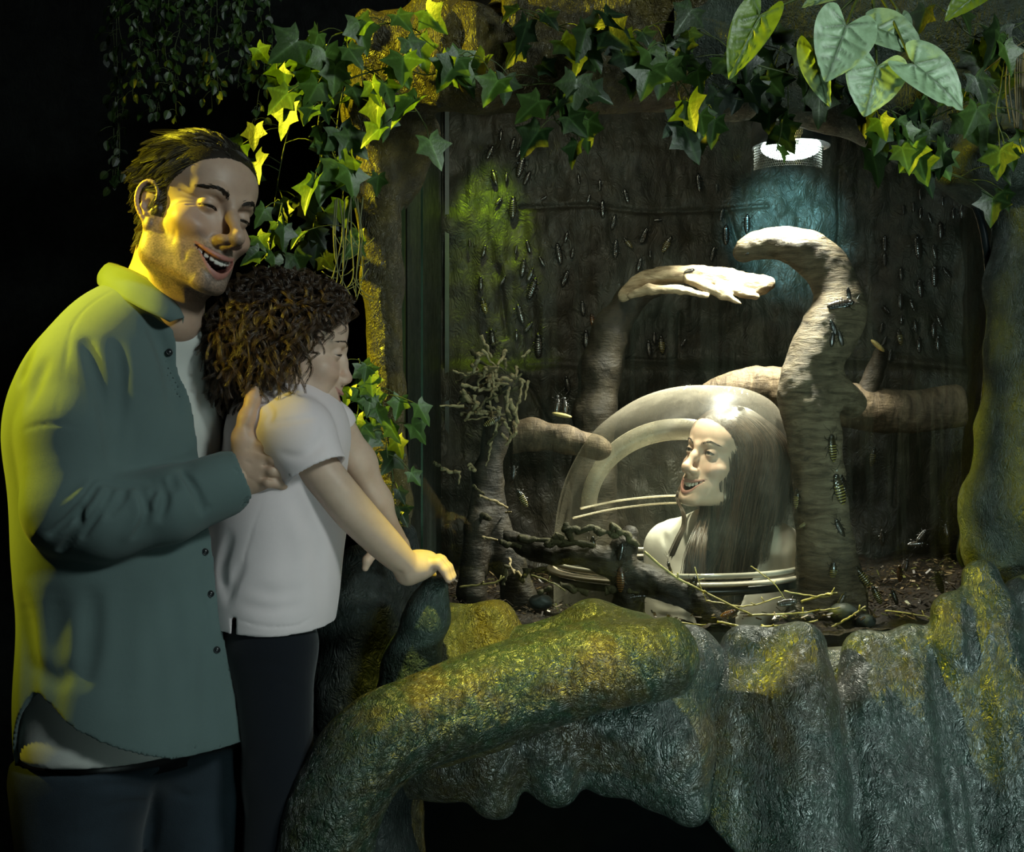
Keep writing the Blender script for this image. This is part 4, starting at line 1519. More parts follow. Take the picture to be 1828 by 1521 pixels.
    P = smooth_path([list(C(x, y, d)) + [r / FPX * d] for x, y, d, r in fb], 26)
    f.chain([p[:3] for p in P], [p[3] for p in P], 0.012)
    f.chain([C(1100, 1010, 2.53), C(1115, 975, 2.53), C(1125, 955, 2.54)], [0.026, 0.026, 0.018], 0.015)
    f.chain([C(1110, 1020, 2.52), C(1120, 1070, 2.52), C(1118, 1120, 2.52)], [0.024, 0.022, 0.028], 0.015)
    WOODF['fallen'] = f
    tag(rock_obj('fallen_branch', f, darkw, amp=0.005, scale=0.03, seed=77, oct=3), 'nearly black fallen branch lying across the front of the dome base', 'branch')


def gnarl(P_, a, b, r, rng, n=12, wob=0.12, knob=0.35):
    a, b = np.asarray(a, float), np.asarray(b, float)
    L = np.linalg.norm(b - a)
    t = np.linspace(0, 1, n)[:, None]
    path = a + (b - a) * t + rng.normal(0, wob * L / 4, (n, 3)) * np.sin(t * math.pi) ** 0.5
    rr = r * (1 - 0.35 * t[:, 0]) * (1 + knob * rng.uniform(-1, 1, n))
    add_tube(P_, smooth_path(path, n * 3), np.interp(np.linspace(0, 1, n * 3), t[:, 0], rr), 7)
    return path


NTH = ['topmost'] + [w + ' from the top' for w in 'second third fourth fifth sixth seventh eighth ninth tenth eleventh twelfth thirteenth fourteenth fifteenth sixteenth seventeenth eighteenth nineteenth twentieth twenty-first twenty-second twenty-third twenty-fourth twenty-fifth twenty-sixth twenty-seventh twenty-eighth twenty-ninth thirtieth'.split()]
NTH += [f'{t}-{w} from the top' for t in ('thirty', 'forty', 'fifty', 'sixty', 'seventy', 'eighty') for w in 'first second third fourth fifth sixth seventh eighth ninth'.split()]


def build_twigs():
    C = W
    rng = np.random.default_rng(17)
    tw = wood_mat('dry_twig', [(0.16, 0.12, 0.06), (0.45, 0.36, 0.19), (0.62, 0.52, 0.32)], (60, 60, 60))
    tdk = wood_mat('mossy_twig', [(0.03, 0.025, 0.012), (0.09, 0.08, 0.035), (0.24, 0.22, 0.10)], (60, 60, 60))
    straw = plain('straw', (0.42, 0.36, 0.12), 0.5, nscale=60, namp=0.35)
    Z = lambda x, y, d: C(700 + x / 2.87, 600 + y / 2.87, d)
    twigs = [((310, 175), (380, 205), 5), ((325, 240), (400, 200), 5), ((385, 190), (440, 180), 5), ((430, 90), (480, 95), 9), ((410, 150), (440, 175), 8), ((440, 265), (515, 215), 5), ((475, 165), (545, 160), 8),
             ((580, 115), (582, 170), 5), ((540, 150), (585, 190), 5), ((520, 240), (600, 250), 6), ((535, 280), (590, 240), 5), ((610, 200), (680, 235), 8), ((665, 235), (655, 320), 6),
             ((655, 310), (630, 400), 6), ((355, 400), (460, 385), 7), ((455, 388), (600, 400), 6), ((590, 395), (610, 420), 9), ((560, 430), (520, 500), 6), ((520, 500), (495, 600), 6), ((560, 500), (600, 540), 6),
             ((575, 440), (610, 500), 6), ((625, 445), (635, 500), 8), ((630, 500), (580, 560), 7), ((490, 330), (540, 300), 5), ((350, 320), (400, 340), 14), ((500, 600), (480, 665), 4), ((210, 645), (260, 680), 8), ((250, 680), (350, 700), 8),
             ((350, 690), (340, 760), 5), ((395, 660), (425, 690), 12), ((415, 765), (470, 810), 7), ((445, 820), (520, 845), 6), ((515, 840), (590, 880), 7), ((460, 920), (500, 935), 12), ((455, 990), (470, 1030), 5),
             ((460, 1030), (540, 1045), 6), ((440, 1080), (490, 1060), 6), ((610, 1010), (750, 1040), 6), ((600, 1140), (625, 1220), 7), ((625, 1200), (640, 1265), 7), ((640, 1200), (670, 1245), 6), ((580, 905), (610, 900), 5)]
    for _ in range(46):
        x, y = rng.normal(500, 85), rng.normal(270, 95)
        a = rng.uniform(0, math.pi)
        L = rng.uniform(25, 70)
        twigs.append(((x - L * math.cos(a), y - L * math.sin(a)), (x + L * math.cos(a), y + L * math.sin(a)), rng.uniform(5, 10)))
    twigs.sort(key=lambda e: e[0][1] + e[1][1])
    cnt = {}
    for k, ((x0, y0), (x1, y1), r) in enumerate(twigs):
        P_ = Parts()
        d = 2.62 + 0.02 * rng.normal() + (0.05 if y0 > 700 else 0)
        gnarl(P_, Z(x0, y0, d), Z(x1, y1, d + rng.normal(0, 0.02)), 1.35 * r / 2.87 / FPX * d, rng, 8)
        where = 'in the tangle atop the dark stump' if y0 < 620 else 'low on the dark stump' if y0 < 860 else 'by the foot of the dark stump'
        o = P_.build('twig', tw if k % 4 else tdk)
        cnt[where] = cnt.get(where, -1) + 1
        tag(o, f'dry twig {where}, {NTH[cnt[where]]}', 'twig', f'dry twigs {where}')
    # mossy twigs on the fallen branch
    tw2 = [((893, 968), (930, 978), 7), ((925, 960), (990, 968), 6), ((985, 968), (1060, 975), 7), ((1010, 950), (1060, 942), 7), ((1060, 945), (1105, 955), 7), ((1000, 955), (975, 975), 9), ((1010, 935), (1020, 965), 9),
           ((1090, 940), (1140, 975), 7), ((960, 1060), (985, 1050), 5), ((1000, 1045), (1050, 1060), 6), ((1080, 1055), (1110, 1050), 7), ((1030, 1085), (1080, 1080), 5), ((1120, 1055), (1140, 1060), 5), ((940, 1015), (930, 1040), 6), ((905, 1010), (898, 1045), 6)]
    tw2.sort(key=lambda e: e[0][0] + e[1][0])
    for k, ((x0, y0), (x1, y1), r) in enumerate(tw2):
        P_ = Parts()
        d = 2.50
        gnarl(P_, C(x0, y0, d), C(x1, y1, d), r / FPX * d, rng, 8, 0.16, 0.5)
        o = P_.build('twig', tdk)
        tag(o, f'knobbly mossy twig on the black fallen branch, {NTH[k].replace("from the top", "from the left").replace("topmost", "leftmost")}', 'twig', 'mossy twigs on the fallen branch')
    st = [((1150, 985), (1215, 1035), (1342, 1098), 5, 'long straw coloured stem slanting across the dome base'),
          ((1260, 1072), (1330, 1082), (1395, 1065), 3, 'thin straw stem below the dome, left of the branch foot'),
          ((1335, 1098), (1420, 1095), (1500, 1085), 4, 'straw stem lying at the foot of the big branch'),
          ((1400, 1055), (1470, 1066), (1490, 1050), 3, 'short straw stem forking at the branch foot'),
          ((1430, 1074), (1470, 1062), (1495, 1058), 5, 'thicker straw stem pointing right at the branch foot'),
          ((1485, 1120), (1520, 1100), (1545, 1082), 5, 'straw stem leaning up behind the folded rock wall'),
          ((1280, 1110), (1350, 1120), (1460, 1108), 5, 'brown stem lying along the rock edge below the dome'),
          ((820, 1048), (880, 1040), (900, 1030), 4, 'pale straw on the soil near the child\'s hand'),
          ((948, 1026), (985, 1040), (1010, 1055), 3, 'thin pale straw on the soil left of the dome'),
          ((1240, 1012), (1250, 1045), (1262, 1075), 2, 'very thin upright straw before the dome flange'),
          ((1160, 1110), (1220, 1112), (1280, 1118), 4, 'straw lying on the rock edge left of the folded wall'),
          ((1340, 1010), (1380, 1040), (1402, 1070), 2, 'hair thin stem crossing the tube under the dome'),
          ((1580, 1090), (1640, 1098), (1700, 1112), 3, 'thin stem on the soil at the right behind the rock folds')]
    for a, b, c, r, lab in st:
        P_ = Parts()
        d = 2.475
        pts = smooth_path([C(a[0], a[1], d + 0.01), C(b[0], b[1], d), C(c[0], c[1], d)], 20)
        pts[:, 2] += rng.normal(0, 0.0006, 20)
        add_tube(P_, pts, r / FPX * d * np.linspace(1, 0.7, 20) * 0.5, 7)
        for q in range(2):
            i = rng.integers(5, 16)
            dd = unit(rng.normal(0, 1, 3) + arr(0.5, 0, 0.8)) * 0.012
            add_tube(P_, np.array([pts[i], pts[i] + dd * 0.6, pts[i] + dd]), [r / FPX * d * 0.35] * 3, 5)
        tag(P_.build('straw_stem', straw), lab, 'stem')
    # small stones and a dry leaf
    stn = plain('grey_stone', (0.05, 0.06, 0.055), 0.5, nscale=40, namp=0.4, bump=0.3)
    for (x, y, r, lab) in ((1505, 1092, 26, 'round grey stone on the soil at the branch foot'), (1545, 1108, 20, 'smaller dark stone between rock folds and branch'), (1440, 1100, 14, 'little dark stone left of the branch foot'),
                           (965, 1075, 22, 'dark stone on the soil left of the fallen branch')):
        V, q, t = uvsphere((0, 0, 0), 1, None, 28, 18)
        R = r / FPX * 2.5
        V = V * arr(R, R * 0.8, R * 0.65) * (1 + 0.10 * vnoise(V, 0.7, r))[:, None]
        o = link_mesh('stone', V + C(x, y, 2.52), [q, t], stn, loc=C(x, y, 2.52))
        tag(o, lab, 'stone')
    P_ = Parts()
    add_sphere(P_, C(1003, 741, 2.84), (0.024, 0.010, 0.005), frame_from(arr(0.2, 1, 0), arr(0.2, 0, 1)), 20, 10)
    tag(P_.build('bark_chip', plain('pale_bark', (0.42, 0.33, 0.12), 0.7, nscale=60, namp=0.3, bump=0.5)), 'pale bark chip lying on the branch left of the dome', 'bark')
    P_ = Parts()
    add_sphere(P_, C(1567, 617, 3.0), (0.022, 0.010, 0.006), frame_from(arr(0.2, 1, 0), arr(0.75, 0, 0.8)), 20, 10)
    tag(P_.build('bark_chip', plain('pale_bark', (0.42, 0.33, 0.12), 0.7, nscale=60, namp=0.3, bump=0.5)), 'small pale bark chip right of the big branch', 'bark')
    # climbing stem that carries the upper chip and the log end
    f = Field((0.76, 2.92, 1.40), (0.98, 3.12, 1.70), 0.005)
    f.chain([C(1540, 720, 3.04), C(1560, 670, 3.04), C(1572, 632, 3.03)], [0.026, 0.022, 0.018], 0.01)
    tag(rock_obj('knot', f, wood_mat('knot_wood', [(0.02, 0.015, 0.01), (0.06, 0.045, 0.03)], (20, 20, 20)), amp=0.003, scale=0.03, seed=78), 'dark wood knot standing up from the crossing log', 'wood')


def build_tank_lamp():
    C = W
    c = arr((1412 - PCX) / FPX * 2.72, 2.72, 1.965)
    root = thing('spotlight', 'bright white tank lamp behind a perforated metal guard under the lintel', 'lamp', c)
    P_ = Parts()
    th = np.linspace(0, 2 * math.pi, 49)[:-1]
    r0, r1 = 0.085, 0.070
    # can: open downwards and towards the front
    rows = []
    for z, r in ((0.00, 0.086), (0.05, 0.085), (0.10, 0.070), (0.13, 0.03)):
        rows.append(np.stack([c[0] + r * np.cos(th), c[1] + r * np.sin(th), np.full(48, c[2] + z)], 1))
    V = np.concatenate(rows)
    k, q = np.meshgrid(np.arange(3), np.arange(48), indexing='ij')
    a, b = (k * 48 + q).ravel(), (k * 48 + (q + 1) % 48).ravel()
    o = link_mesh('housing', V, np.stack([a, b, b + 48, a + 48], 1), plain('black_lamp_paint', (0.02, 0.02, 0.02), 0.4), root)
    o.modifiers.new('t', 'SOLIDIFY').thickness = 0.002
    m, nt, bs = new_mat('lamp_glow')
    bs.inputs['Emission Color'].default_value = (0.85, 1.0, 0.98, 1)
    bs.inputs['Emission Strength'].default_value = 14
    P_ = Parts()
    add_sphere(P_, c + arr(0, 0, 0.0), (0.066, 0.060, 0.026), None, 32, 16)
    P_.build('bulb', m, root)
    # perforated guard: a half cylinder of hexagonal mesh in front of the can
    def hexmesh(fn, nu, nv, wire=0.0009):
        V, F, idx = [], [], {}

        def vid(x, y):
            kx = (round(x * 1000), round(y * 1000))
            if kx not in idx:
                idx[kx] = len(V)
                V.append((x, y))
            return idx[kx]
        for i in range(nu):
            for j in range(nv):
                cx, cy = i * math.sqrt(3) + (j % 2) * math.sqrt(3) / 2, j * 1.5
                F.append([vid(cx + math.cos(math.pi / 6 + k * math.pi / 3), cy + math.sin(math.pi / 6 + k * math.pi / 3)) for k in range(6)])
        A = np.array(V)
        A = (A - A.min(0)) / np.ptp(A, axis=0)
        return fn(A[:, 0], A[:, 1]), np.array(F)

    def half(u, v):
        a = math.pi * (1.08 + 0.84 * u)
        r = 0.078
        return np.stack([c[0] - 0.012 + r * np.cos(a), c[1] - 0.01 + r * np.sin(a), c[2] - 0.058 + 0.052 * v], 1)
    V, F = hexmesh(half, 46, 9)
    steel = plain('perforated_steel', (0.35, 0.34, 0.30), 0.4, 0.9)
    o = link_mesh('guard', V, F, steel, root, smooth=False)
    w = o.modifiers.new('w', 'WIREFRAME')
    w.thickness = 0.0016

    def flap(u, v):
        wv = (0.25 + 0.75 * v)
        return np.stack([c[0] - 0.018 + (u - 0.5) * 0.085 * wv, np.full_like(u, c[1] - 0.10), c[2] - 0.016 + 0.085 * v], 1)
    V, F = hexmesh(flap, 11, 13)
    o = link_mesh('guard_flap', V, F, steel, root, smooth=False)
    w = o.modifiers.new('w', 'WIREFRAME')
    w.thickness = 0.0018
    P_ = Parts()
    add_tube(P_, [c + arr(0, 0, 0.12), c + arr(0, 0, 0.38)], [0.008, 0.008], 10)
    P_.build('hanger', plain('rod_steel', (0.1, 0.1, 0.1), 0.4, 0.8), root)


# --- cockroaches
def roach_parts(kind):
    dark, mid, band = {'black': ((0.006, 0.005, 0.004), (0.012, 0.009, 0.006), (0.03, 0.022, 0.012)),
                       'banded': ((0.010, 0.008, 0.004), (0.05, 0.035, 0.010), (0.32, 0.26, 0.07)),
                       'amber': ((0.05, 0.018, 0.005), (0.14, 0.05, 0.012), (0.30, 0.12, 0.03)),
                       'olive': ((0.06, 0.05, 0.012), (0.14, 0.12, 0.03), (0.24, 0.20, 0.05))}[kind]
    # abdomen and thorax as rings with overlapping plates
    n, m = 55, 20
    ys = np.linspace(0.34, -0.5, n)
    V, colr = [], []
    for y in ys:
        t = (0.34 - y) / 0.84
        w = 0.165 * (math.sin(math.pi * min(1, 0.20 + 0.80 * t)) ** 0.45 if t < 0.999 else 0.02)
        w = 0.175 * max(0.04, (1 - ((t - 0.42) / 0.60) ** 2)) ** 0.5
        seg = (t * 9) % 1
        rr = 1 + 0.10 * (1 - seg) ** 2 - 0.05 * seg
        for k in range(m):
            a = 2 * math.pi * k / m
            V.append((w * rr * math.cos(a), y, 0.52 * w * rr * (math.sin(a) if math.sin(a) > 0 else 0.55 * math.sin(a))))
            e = abs(math.cos(a))
            f = 1.0 if seg > 0.55 else 0.25
            cc = np.array(dark) * (1 - f) + np.array(band if seg > 0.62 and t > 0.22 else mid) * f
            colr.append(cc * (1.0 if e > 0.25 else 0.8))
    V, colr = np.array(V), np.array(colr)
    i, j = np.meshgrid(np.arange(n - 1), np.arange(m), indexing='ij')
    a, b = (i * m + j).ravel(), (i * m + (j + 1) % m).ravel()
    ab = Parts()
    ab.add(V, np.stack([a, a + m, b + m, b], 1), colr)
    hs = Parts()
    add_sphere(hs, (0, 0.395, 0.018), (0.112, 0.100, 0.068), None, 20, 12, dark)
    add_sphere(hs, (0, 0.490, 0.004), (0.045, 0.035, 0.035), None, 12, 8, dark)
    legs = []
    for sx in (-1, 1):
        for (y0, y1, y2, l) in ((0.26, 0.36, 0.50, 0.30), (0.12, 0.08, -0.02, 0.33), (0.0, -0.16, -0.36, 0.34)):
            p = Parts()
            add_tube(p, np.array([(sx * 0.08, y0, -0.01), (sx * 0.20, (y0 + y1) / 2, 0.03), (sx * 0.27, y1, -0.02), (sx * l, y2, -0.06)]), [0.022, 0.020, 0.012, 0.006], 6, True, dark)
            legs.append(p)
    ants = []
    for sx in (-1, 1):
        p = Parts()
        add_tube(p, smooth_path([(sx * 0.03, 0.51, 0.01), (sx * 0.12, 0.66, 0.06), (sx * 0.26, 0.78, 0.02), (sx * 0.34, 0.95, -0.03)], 12), np.linspace(0.008, 0.003, 12), 5, True, dark)
        ants.append(p)
    return ab, hs, legs, ants


def build_roaches():
    m, nt, bs = new_mat('cockroach_shell')
    at = node(nt, 'ShaderNodeAttribute', attribute_name='Col')
    nt.links.new(at.outputs[0], bs.inputs['Base Color'])
    bs.inputs['Roughness'].default_value = 0.22
    bs.inputs['Specular IOR Level'].default_value = 0.8
    bs.inputs['Coat Weight'].default_value = 0.6
    bs.inputs['Coat Roughness'].default_value = 0.12
    proto, flat = {}, {}
    for kd in ('black', 'banded', 'amber', 'olive'):
        ab, hs, legs, ants = roach_parts(kd)
        r = bpy.data.objects.new('cockroach', None)
        kids = [('abdomen', ab), ('head_shield', hs)] + [('leg', p) for p in legs] + [('antenna', p) for p in ants]
        meshes = []
        allp = Parts()
        for nm, p in kids:
            o = p.build(nm, m, usecol=True)
            meshes.append((nm, o.data))
            bpy.data.objects.remove(o)
            for V_, C_ in zip(p.V, p.C):
                allp.V.append(V_)
                allp.C.append(C_)
                allp.U.append(np.zeros((len(V_), 2)))
            allp.F4 += [f + allp.n for f in p.F4]
            allp.F3 += [f + allp.n for f in p.F3]
            allp.n += p.n
        proto[kd] = meshes
        o = allp.build('cockroach', m, usecol=True)
        flat[kd] = o.data
        bpy.data.objects.remove(o)
    ORD = NTH
    LOOK = {'black': 'glossy black cockroach', 'banded': 'yellow banded cockroach', 'amber': 'amber brown cockroach', 'olive': 'olive yellow cockroach'}

    def place(p, normal, up, L, kd, label, group, parts):
        R = frame_from(up, normal)           # X, Y (head direction), Z (out of the surface)
        M = Matrix([[R[0, 0], R[0, 1], R[0, 2], p[0]], [R[1, 0], R[1, 1], R[1, 2], p[1]], [R[2, 0], R[2, 1], R[2, 2], p[2]], [0, 0, 0, 1]]) @ Matrix.Scale(L, 4)
        if parts:
            r = bpy.data.objects.new('cockroach', None)
            r.empty_display_size = 0.3
            COL.objects.link(r)
            for nm, me in proto[kd]:
                c = bpy.data.objects.new(nm, me)
                COL.objects.link(c)
                c.parent = r
        else:
            r = bpy.data.objects.new('cockroach', flat[kd])
            COL.objects.link(r)
        r.matrix_world = M
        tag(r, label, 'cockroach', group)
    wall = []
    z4 = [(590, 120, 5, 60), (655, 165, 15, 70), (530, 215, 25, 80), (693, 210, 30, 80), (698, 290, 15, 120), (555, 350, -15, 80), (620, 350, 5, 50), (732, 355, 25, 80), (578, 480, 40, 60), (655, 515, 3, 120), (825, 460, 60, 40),
          (497, 755, 15, 70), (420, 710, 0, 45), (672, 745, 10, 50), (740, 730, -15, 70), (710, 845, 10, 100), (812, 810, -30, 60), (750, 885, 25, 80), (760, 960, 20, 120), (905, 765, -10, 110), (980, 765, 10, 60), (945, 680, 15, 60),
          (940, 900, 22, 90), (600, 915, 30, 60), (480, 930, 0, 80), (498, 1050, -15, 90, 'banded'), (697, 1095, -15, 110), (740, 1165, 40, 70), (795, 1265, 0, 130), (675, 1210, 0, 60), (543, 1225, -8, 100), (1037, 1060, -5, 80),
          (1090, 1130, -10, 70, 'amber'), (1055, 1230, 0, 100), (1015, 360, -5, 50), (1068, 465, 20, 50), (1130, 390, 0, 60), (1145, 520, 0, 90), (1205, 590, 15, 80), (1275, 450, -15, 80), (1215, 740, 5, 100), (1283, 705, -40, 70, 'banded'),
          (1370, 665, 25, 90), (1345, 825, 15, 80), (950, 1475, -10, 80)]
    z5 = [(525, 280, -5, 110), (640, 310, 0, 60), (665, 480, 15, 80), (690, 610, 0, 120), (820, 540, 0, 110), (805, 650, 0, 80), (262, 520, 85, 50), (180, 620, 20, 90), (320, 670, 30, 110, 'banded'), (215, 730, 0, 50), (605, 730, 15, 90),
          (430, 1280, 35, 60), (210, 1315, -5, 100), (245, 1250, 0, 70), (292, 1290, -5, 110, 'banded')]
    z8 = [(845, 20, 0, 60), (760, 80, -5, 90), (820, 100, -10, 60), (640, 65, 0, 60), (820, 190, 0, 80), (870, 175, -40, 50), (768, 235, -5, 70), (700, 180, 0, 50), (690, 285, 0, 60), (640, 125, 0, 50), (735, 300, -20, 50), (640, 315, -40, 40),
          (620, 385, 10, 40), (680, 420, -10, 60, 'banded'), (740, 380, -5, 50), (690, 355, 0, 40), (805, 395, 0, 60), (835, 360, -25, 50), (822, 445, 0, 60), (750, 450, 0, 60), (625, 435, 25, 40), (640, 490, 10, 50)]
    z3 = [(1225, 1150, 0, 70), (1185, 1225, 0, 60), (1130, 1240, 0, 60), (1230, 1260, 5, 70), (1290, 1290, -20, 70), (1480, 1250, 0, 90), (1430, 1260, 5, 70), (1550, 1240, -5, 80), (1360, 1190, 0, 60)]
    for lst, s, ox, oy in ((z4, 3.041, 700, 200), (z5, 3.4575, 1100, 240), (z8, 2.084, 1280, 400), (z3, 3.336, 1280, 0)):
        for e in lst:
            wall.append((ox + e[0] / s, oy + e[1] / s, e[2], e[3] / s, e[4] if len(e) > 4 else 'black'))
    regions = {}
    for w in wall:
        x, y = w[0], w[1]
        if x < 952 and y < 400:
            k = 'on the green lit wall strip'
        elif x < 905:
            k = 'on the wall above the twigs'
        elif x < 975:
            k = 'on the wall just right of the twigs'
        elif x < 1110 and y < 400:
            k = 'on the wall below the hanging ivy'
        elif x < 1110:
            k = 'on the wall left of the driftwood'
        elif x < 1225 and y < 470:
            k = 'on the wall above the driftwood'
        elif x < 1260:
            k = 'on the wall beneath the driftwood'
        elif x < 1360:
            k = 'on the wall left of the lamp beam'
        elif y < 400:
            k = 'on the wall under the right lintel'
        elif x < 1625:
            k = 'on the wall beside the big branch'
        else:
            k = 'on the wall near the right glass seal'
        regions.setdefault(k, []).append(w)
    for k, ws in regions.items():
        ws.sort(key=lambda w: w[1])
        for n, (x, y, ang, L, kd) in enumerate(ws):
            a = math.radians(ang)
            p = W(x, y, YB - 0.035)
            i = BACK_HIT(p[0], p[2])
            p[1] = i - 0.005
            place(p, (0.03, -1, 0.05), (math.sin(a), 0, math.cos(a)), L / FPX * YB * 1.02, kd, f'{LOOK[kd]} {k}, {ORD[n]}', 'cockroaches on the tank wall', False)
    # on wood, dome, soil: nearer, with their parts
    near = [('trunk', 1515, 526, -10, 22, 'black', 'cockroach high on the outer bend of the branch, topmost there'),
            ('trunk', 1500, 545, 80, 44, 'black', 'cockroach lying sideways across the bend of the big branch'),
            ('trunk', 1487, 585, -20, 26, 'black', 'cockroach just below the bend of the big branch, head up'),
            ('trunk', 1485, 606, 5, 26, 'black', 'cockroach directly beneath another, below the branch bend'),
            ('trunk', 1500, 604, -15, 26, 'black', 'cockroach at the right edge of the trio below the branch bend'),
            ('trunk', 1337, 451, 60, 14, 'black', 'small cockroach near the hooked tip of the branch'),
            ('trunk', 1484, 800, -5, 44, 'banded', 'yellow banded cockroach halfway down the branch, right of the dome top'),
            ('trunk', 1496, 873, -15, 52, 'banded', 'large yellow banded cockroach on the branch, level with the laughing mouth'),
            ('trunk', 1512, 866, -20, 40, 'black', 'dark cockroach at the right edge of the branch beside a large banded one'),
            ('trunk', 1498, 944, -25, 34, 'black', 'dark slanting cockroach low on the branch, level with the jacket shoulder'),
            ('trunk', 1487, 1022, 3, 34, 'banded', 'lowest banded cockroach on the branch, near its foot'),
            ('trunk', 1423, 890, 3, 32, 'banded', 'yellow tailed cockroach on the left edge of the branch beside the dome'),
            ('trunk', 1436, 936, 60, 18, 'banded', 'little cockroach on the left of the branch below the yellow tailed one'),
            ('drift', 1231, 484, 75, 18, 'black', 'cockroach crouching on top of the pale driftwood'),
            ('fallen', 1108, 1034, 0, 40, 'amber', 'amber striped cockroach on the fallen branch, left of the jacket'),
            ('fallen', 1204, 1026, -15, 38, 'banded', 'banded cockroach on the fallen branch in front of the dome flange'),
            ('fallen', 1234, 1050, 20, 38, 'black', 'black cockroach beside the banded one on the fallen branch'),
            ('fallen', 1133, 1068, 80, 34, 'black', 'cockroach lying sideways under the fallen branch'),
            ('fallen', 1108, 985, 10, 30, 'black', 'cockroach on the upright stub of the fallen branch'),
            ('fallen', 1058, 968, 0, 30, 'banded', 'cockroach standing on the twigs of the fallen branch, left of the dome')]
    for key, x, y, ang, L, kd, lab in near:
        f = WOODF[key]
        h = f_hit(f, x, y)
        if h is None:
            for dx, dy in ((-8, 0), (8, 0), (0, 8), (-14, 0), (14, 0), (0, 16), (0, -8), (-20, 10), (0, 24)):
                h = f_hit(f, x + dx, y + dy)
                if h is not None:
                    break
        if h is None:
            continue
        i = np.clip(np.round((h - f.lo) / f.h).astype(int), 2, f.n - 3)
        g = arr(*[(f.d[tuple(i + 2 * np.eye(3, dtype=int)[q])] - f.d[tuple(i - 2 * np.eye(3, dtype=int)[q])]) for q in range(3)])
        nrm = unit(unit(g) + arr(0, -0.25, 0))
        a = math.radians(ang)
        Lm = L / FPX * h[1] * 1.1
        place(h + nrm * Lm * 0.07, nrm, (math.sin(a), 0, math.cos(a)), Lm, kd, lab, 'cockroaches on the wood', True)
    dome = [(1222, 693, 'cockroach on top of the dome, leftmost of three'), (1303, 696, 'middle cockroach on top of the dome'), (1327, 700, 'cockroach on top of the dome, rightmost of three'), (1410, 762, 'cockroach on the right flank of the dome by the branch')]
    for x, y, lab in dome:
        nrm = unit(arr((x - 1235) / 200, -0.25, 1.0 if x < 1390 else 0.1))
        p = W(x, y, 2.775 if x < 1390 else 2.76)
        place(p, nrm, (0.3, 1.0, 0.2) if x < 1390 else (0.1, 0.2, 1), 0.048, 'black', lab, 'cockroaches on the dome', True)
    floor_ = [(1606, 1024, 0, 30, 'amber', 2.78, 'bright amber cockroach upright at the right back of the soil'),
              (1677, 1040, -15, 40, 'olive', 2.60, 'plump olive yellow cockroach beside the right rock knob'),
              (1635, 971, 85, 30, 'black', 3.0, 'cockroach lying flat on the litter heap at the right'), (1645, 956, 40, 26, 'black', 3.0, 'cockroach topmost on the litter heap at the right'),
              (1690, 947, -10, 24, 'black', 3.05, 'cockroach at the right end of the litter heap by the seal'), (1618, 1009, 10, 24, 'black', 2.9, 'cockroach left of the bright amber one at the back'),
              (1539, 1029, -38, 44, 'banded', 2.58, 'banded cockroach slanting at the right foot of the branch'), (1565, 1062, -25, 36, 'banded', 2.56, 'striped cockroach low between branch and rock folds'),
              (1597, 1066, -20, 28, 'black', 2.56, 'dark cockroach on the soil right of the striped one'), (1503, 1070, 30, 28, 'black', 2.52, 'dark cockroach below the branch foot among straws'),
              (1405, 1076, 82, 38, 'black', 2.49, 'cockroach lying on the straws under the dome flange'), (1300, 1095, 70, 30, 'amber', 2.47, 'brown cockroach half hidden behind the rock edge'),
              (879, 752, 62, 34, 'banded', 2.58, 'striped cockroach clinging in the twig tangle'), (932, 889, -30, 36, 'banded', 2.66, 'banded cockroach on the dark stump, left of the dome'),
              (916, 844, 5, 26, 'black', 2.70, 'dark cockroach above the banded one on the stump'), (994, 722, 5, 34, 'black', 2.95, 'left one of two cockroaches above the pale bark chip'), (1008, 724, -5, 30, 'black', 2.95, 'right one of two cockroaches above the pale bark chip'),
              (1575, 960, 0, 30, 'black', 2.9, 'dark cockroach on the soil right of the lower branch'), (1558, 815, 10, 34, 'banded', 3.52, 'banded cockroach in the shade right of the branch')]
    for x, y, ang, L, kd, d, lab in floor_:
        a = math.radians(ang)
        Lm = L / FPX * d
        place(W(x, y, d), (0.05, -0.9, 0.35), (math.sin(a), 0.1, math.cos(a)), Lm, kd, lab, 'cockroaches low in the tank', True)


def make_back_hit():
    o = bpy.data.objects['wall_back']
    n = len(o.data.vertices)
    co = np.zeros(n * 3, 'f4')
    o.data.vertices.foreach_get('co', co)
    co = co.reshape(420, 460, 3)

    def fn(x, z):
        i = int(np.clip((x + 0.22) / 1.56 * 419, 3, 416))
        j = int(np.clip((z - 0.80) / 1.75 * 459, 5, 454))
        return float(co[i - 3:i + 4, j - 5:j + 6, 1].min())
    return fn


build_wood()
build_twigs()
build_tank_lamp()
BACK_HIT = make_back_hit()
build_roaches()


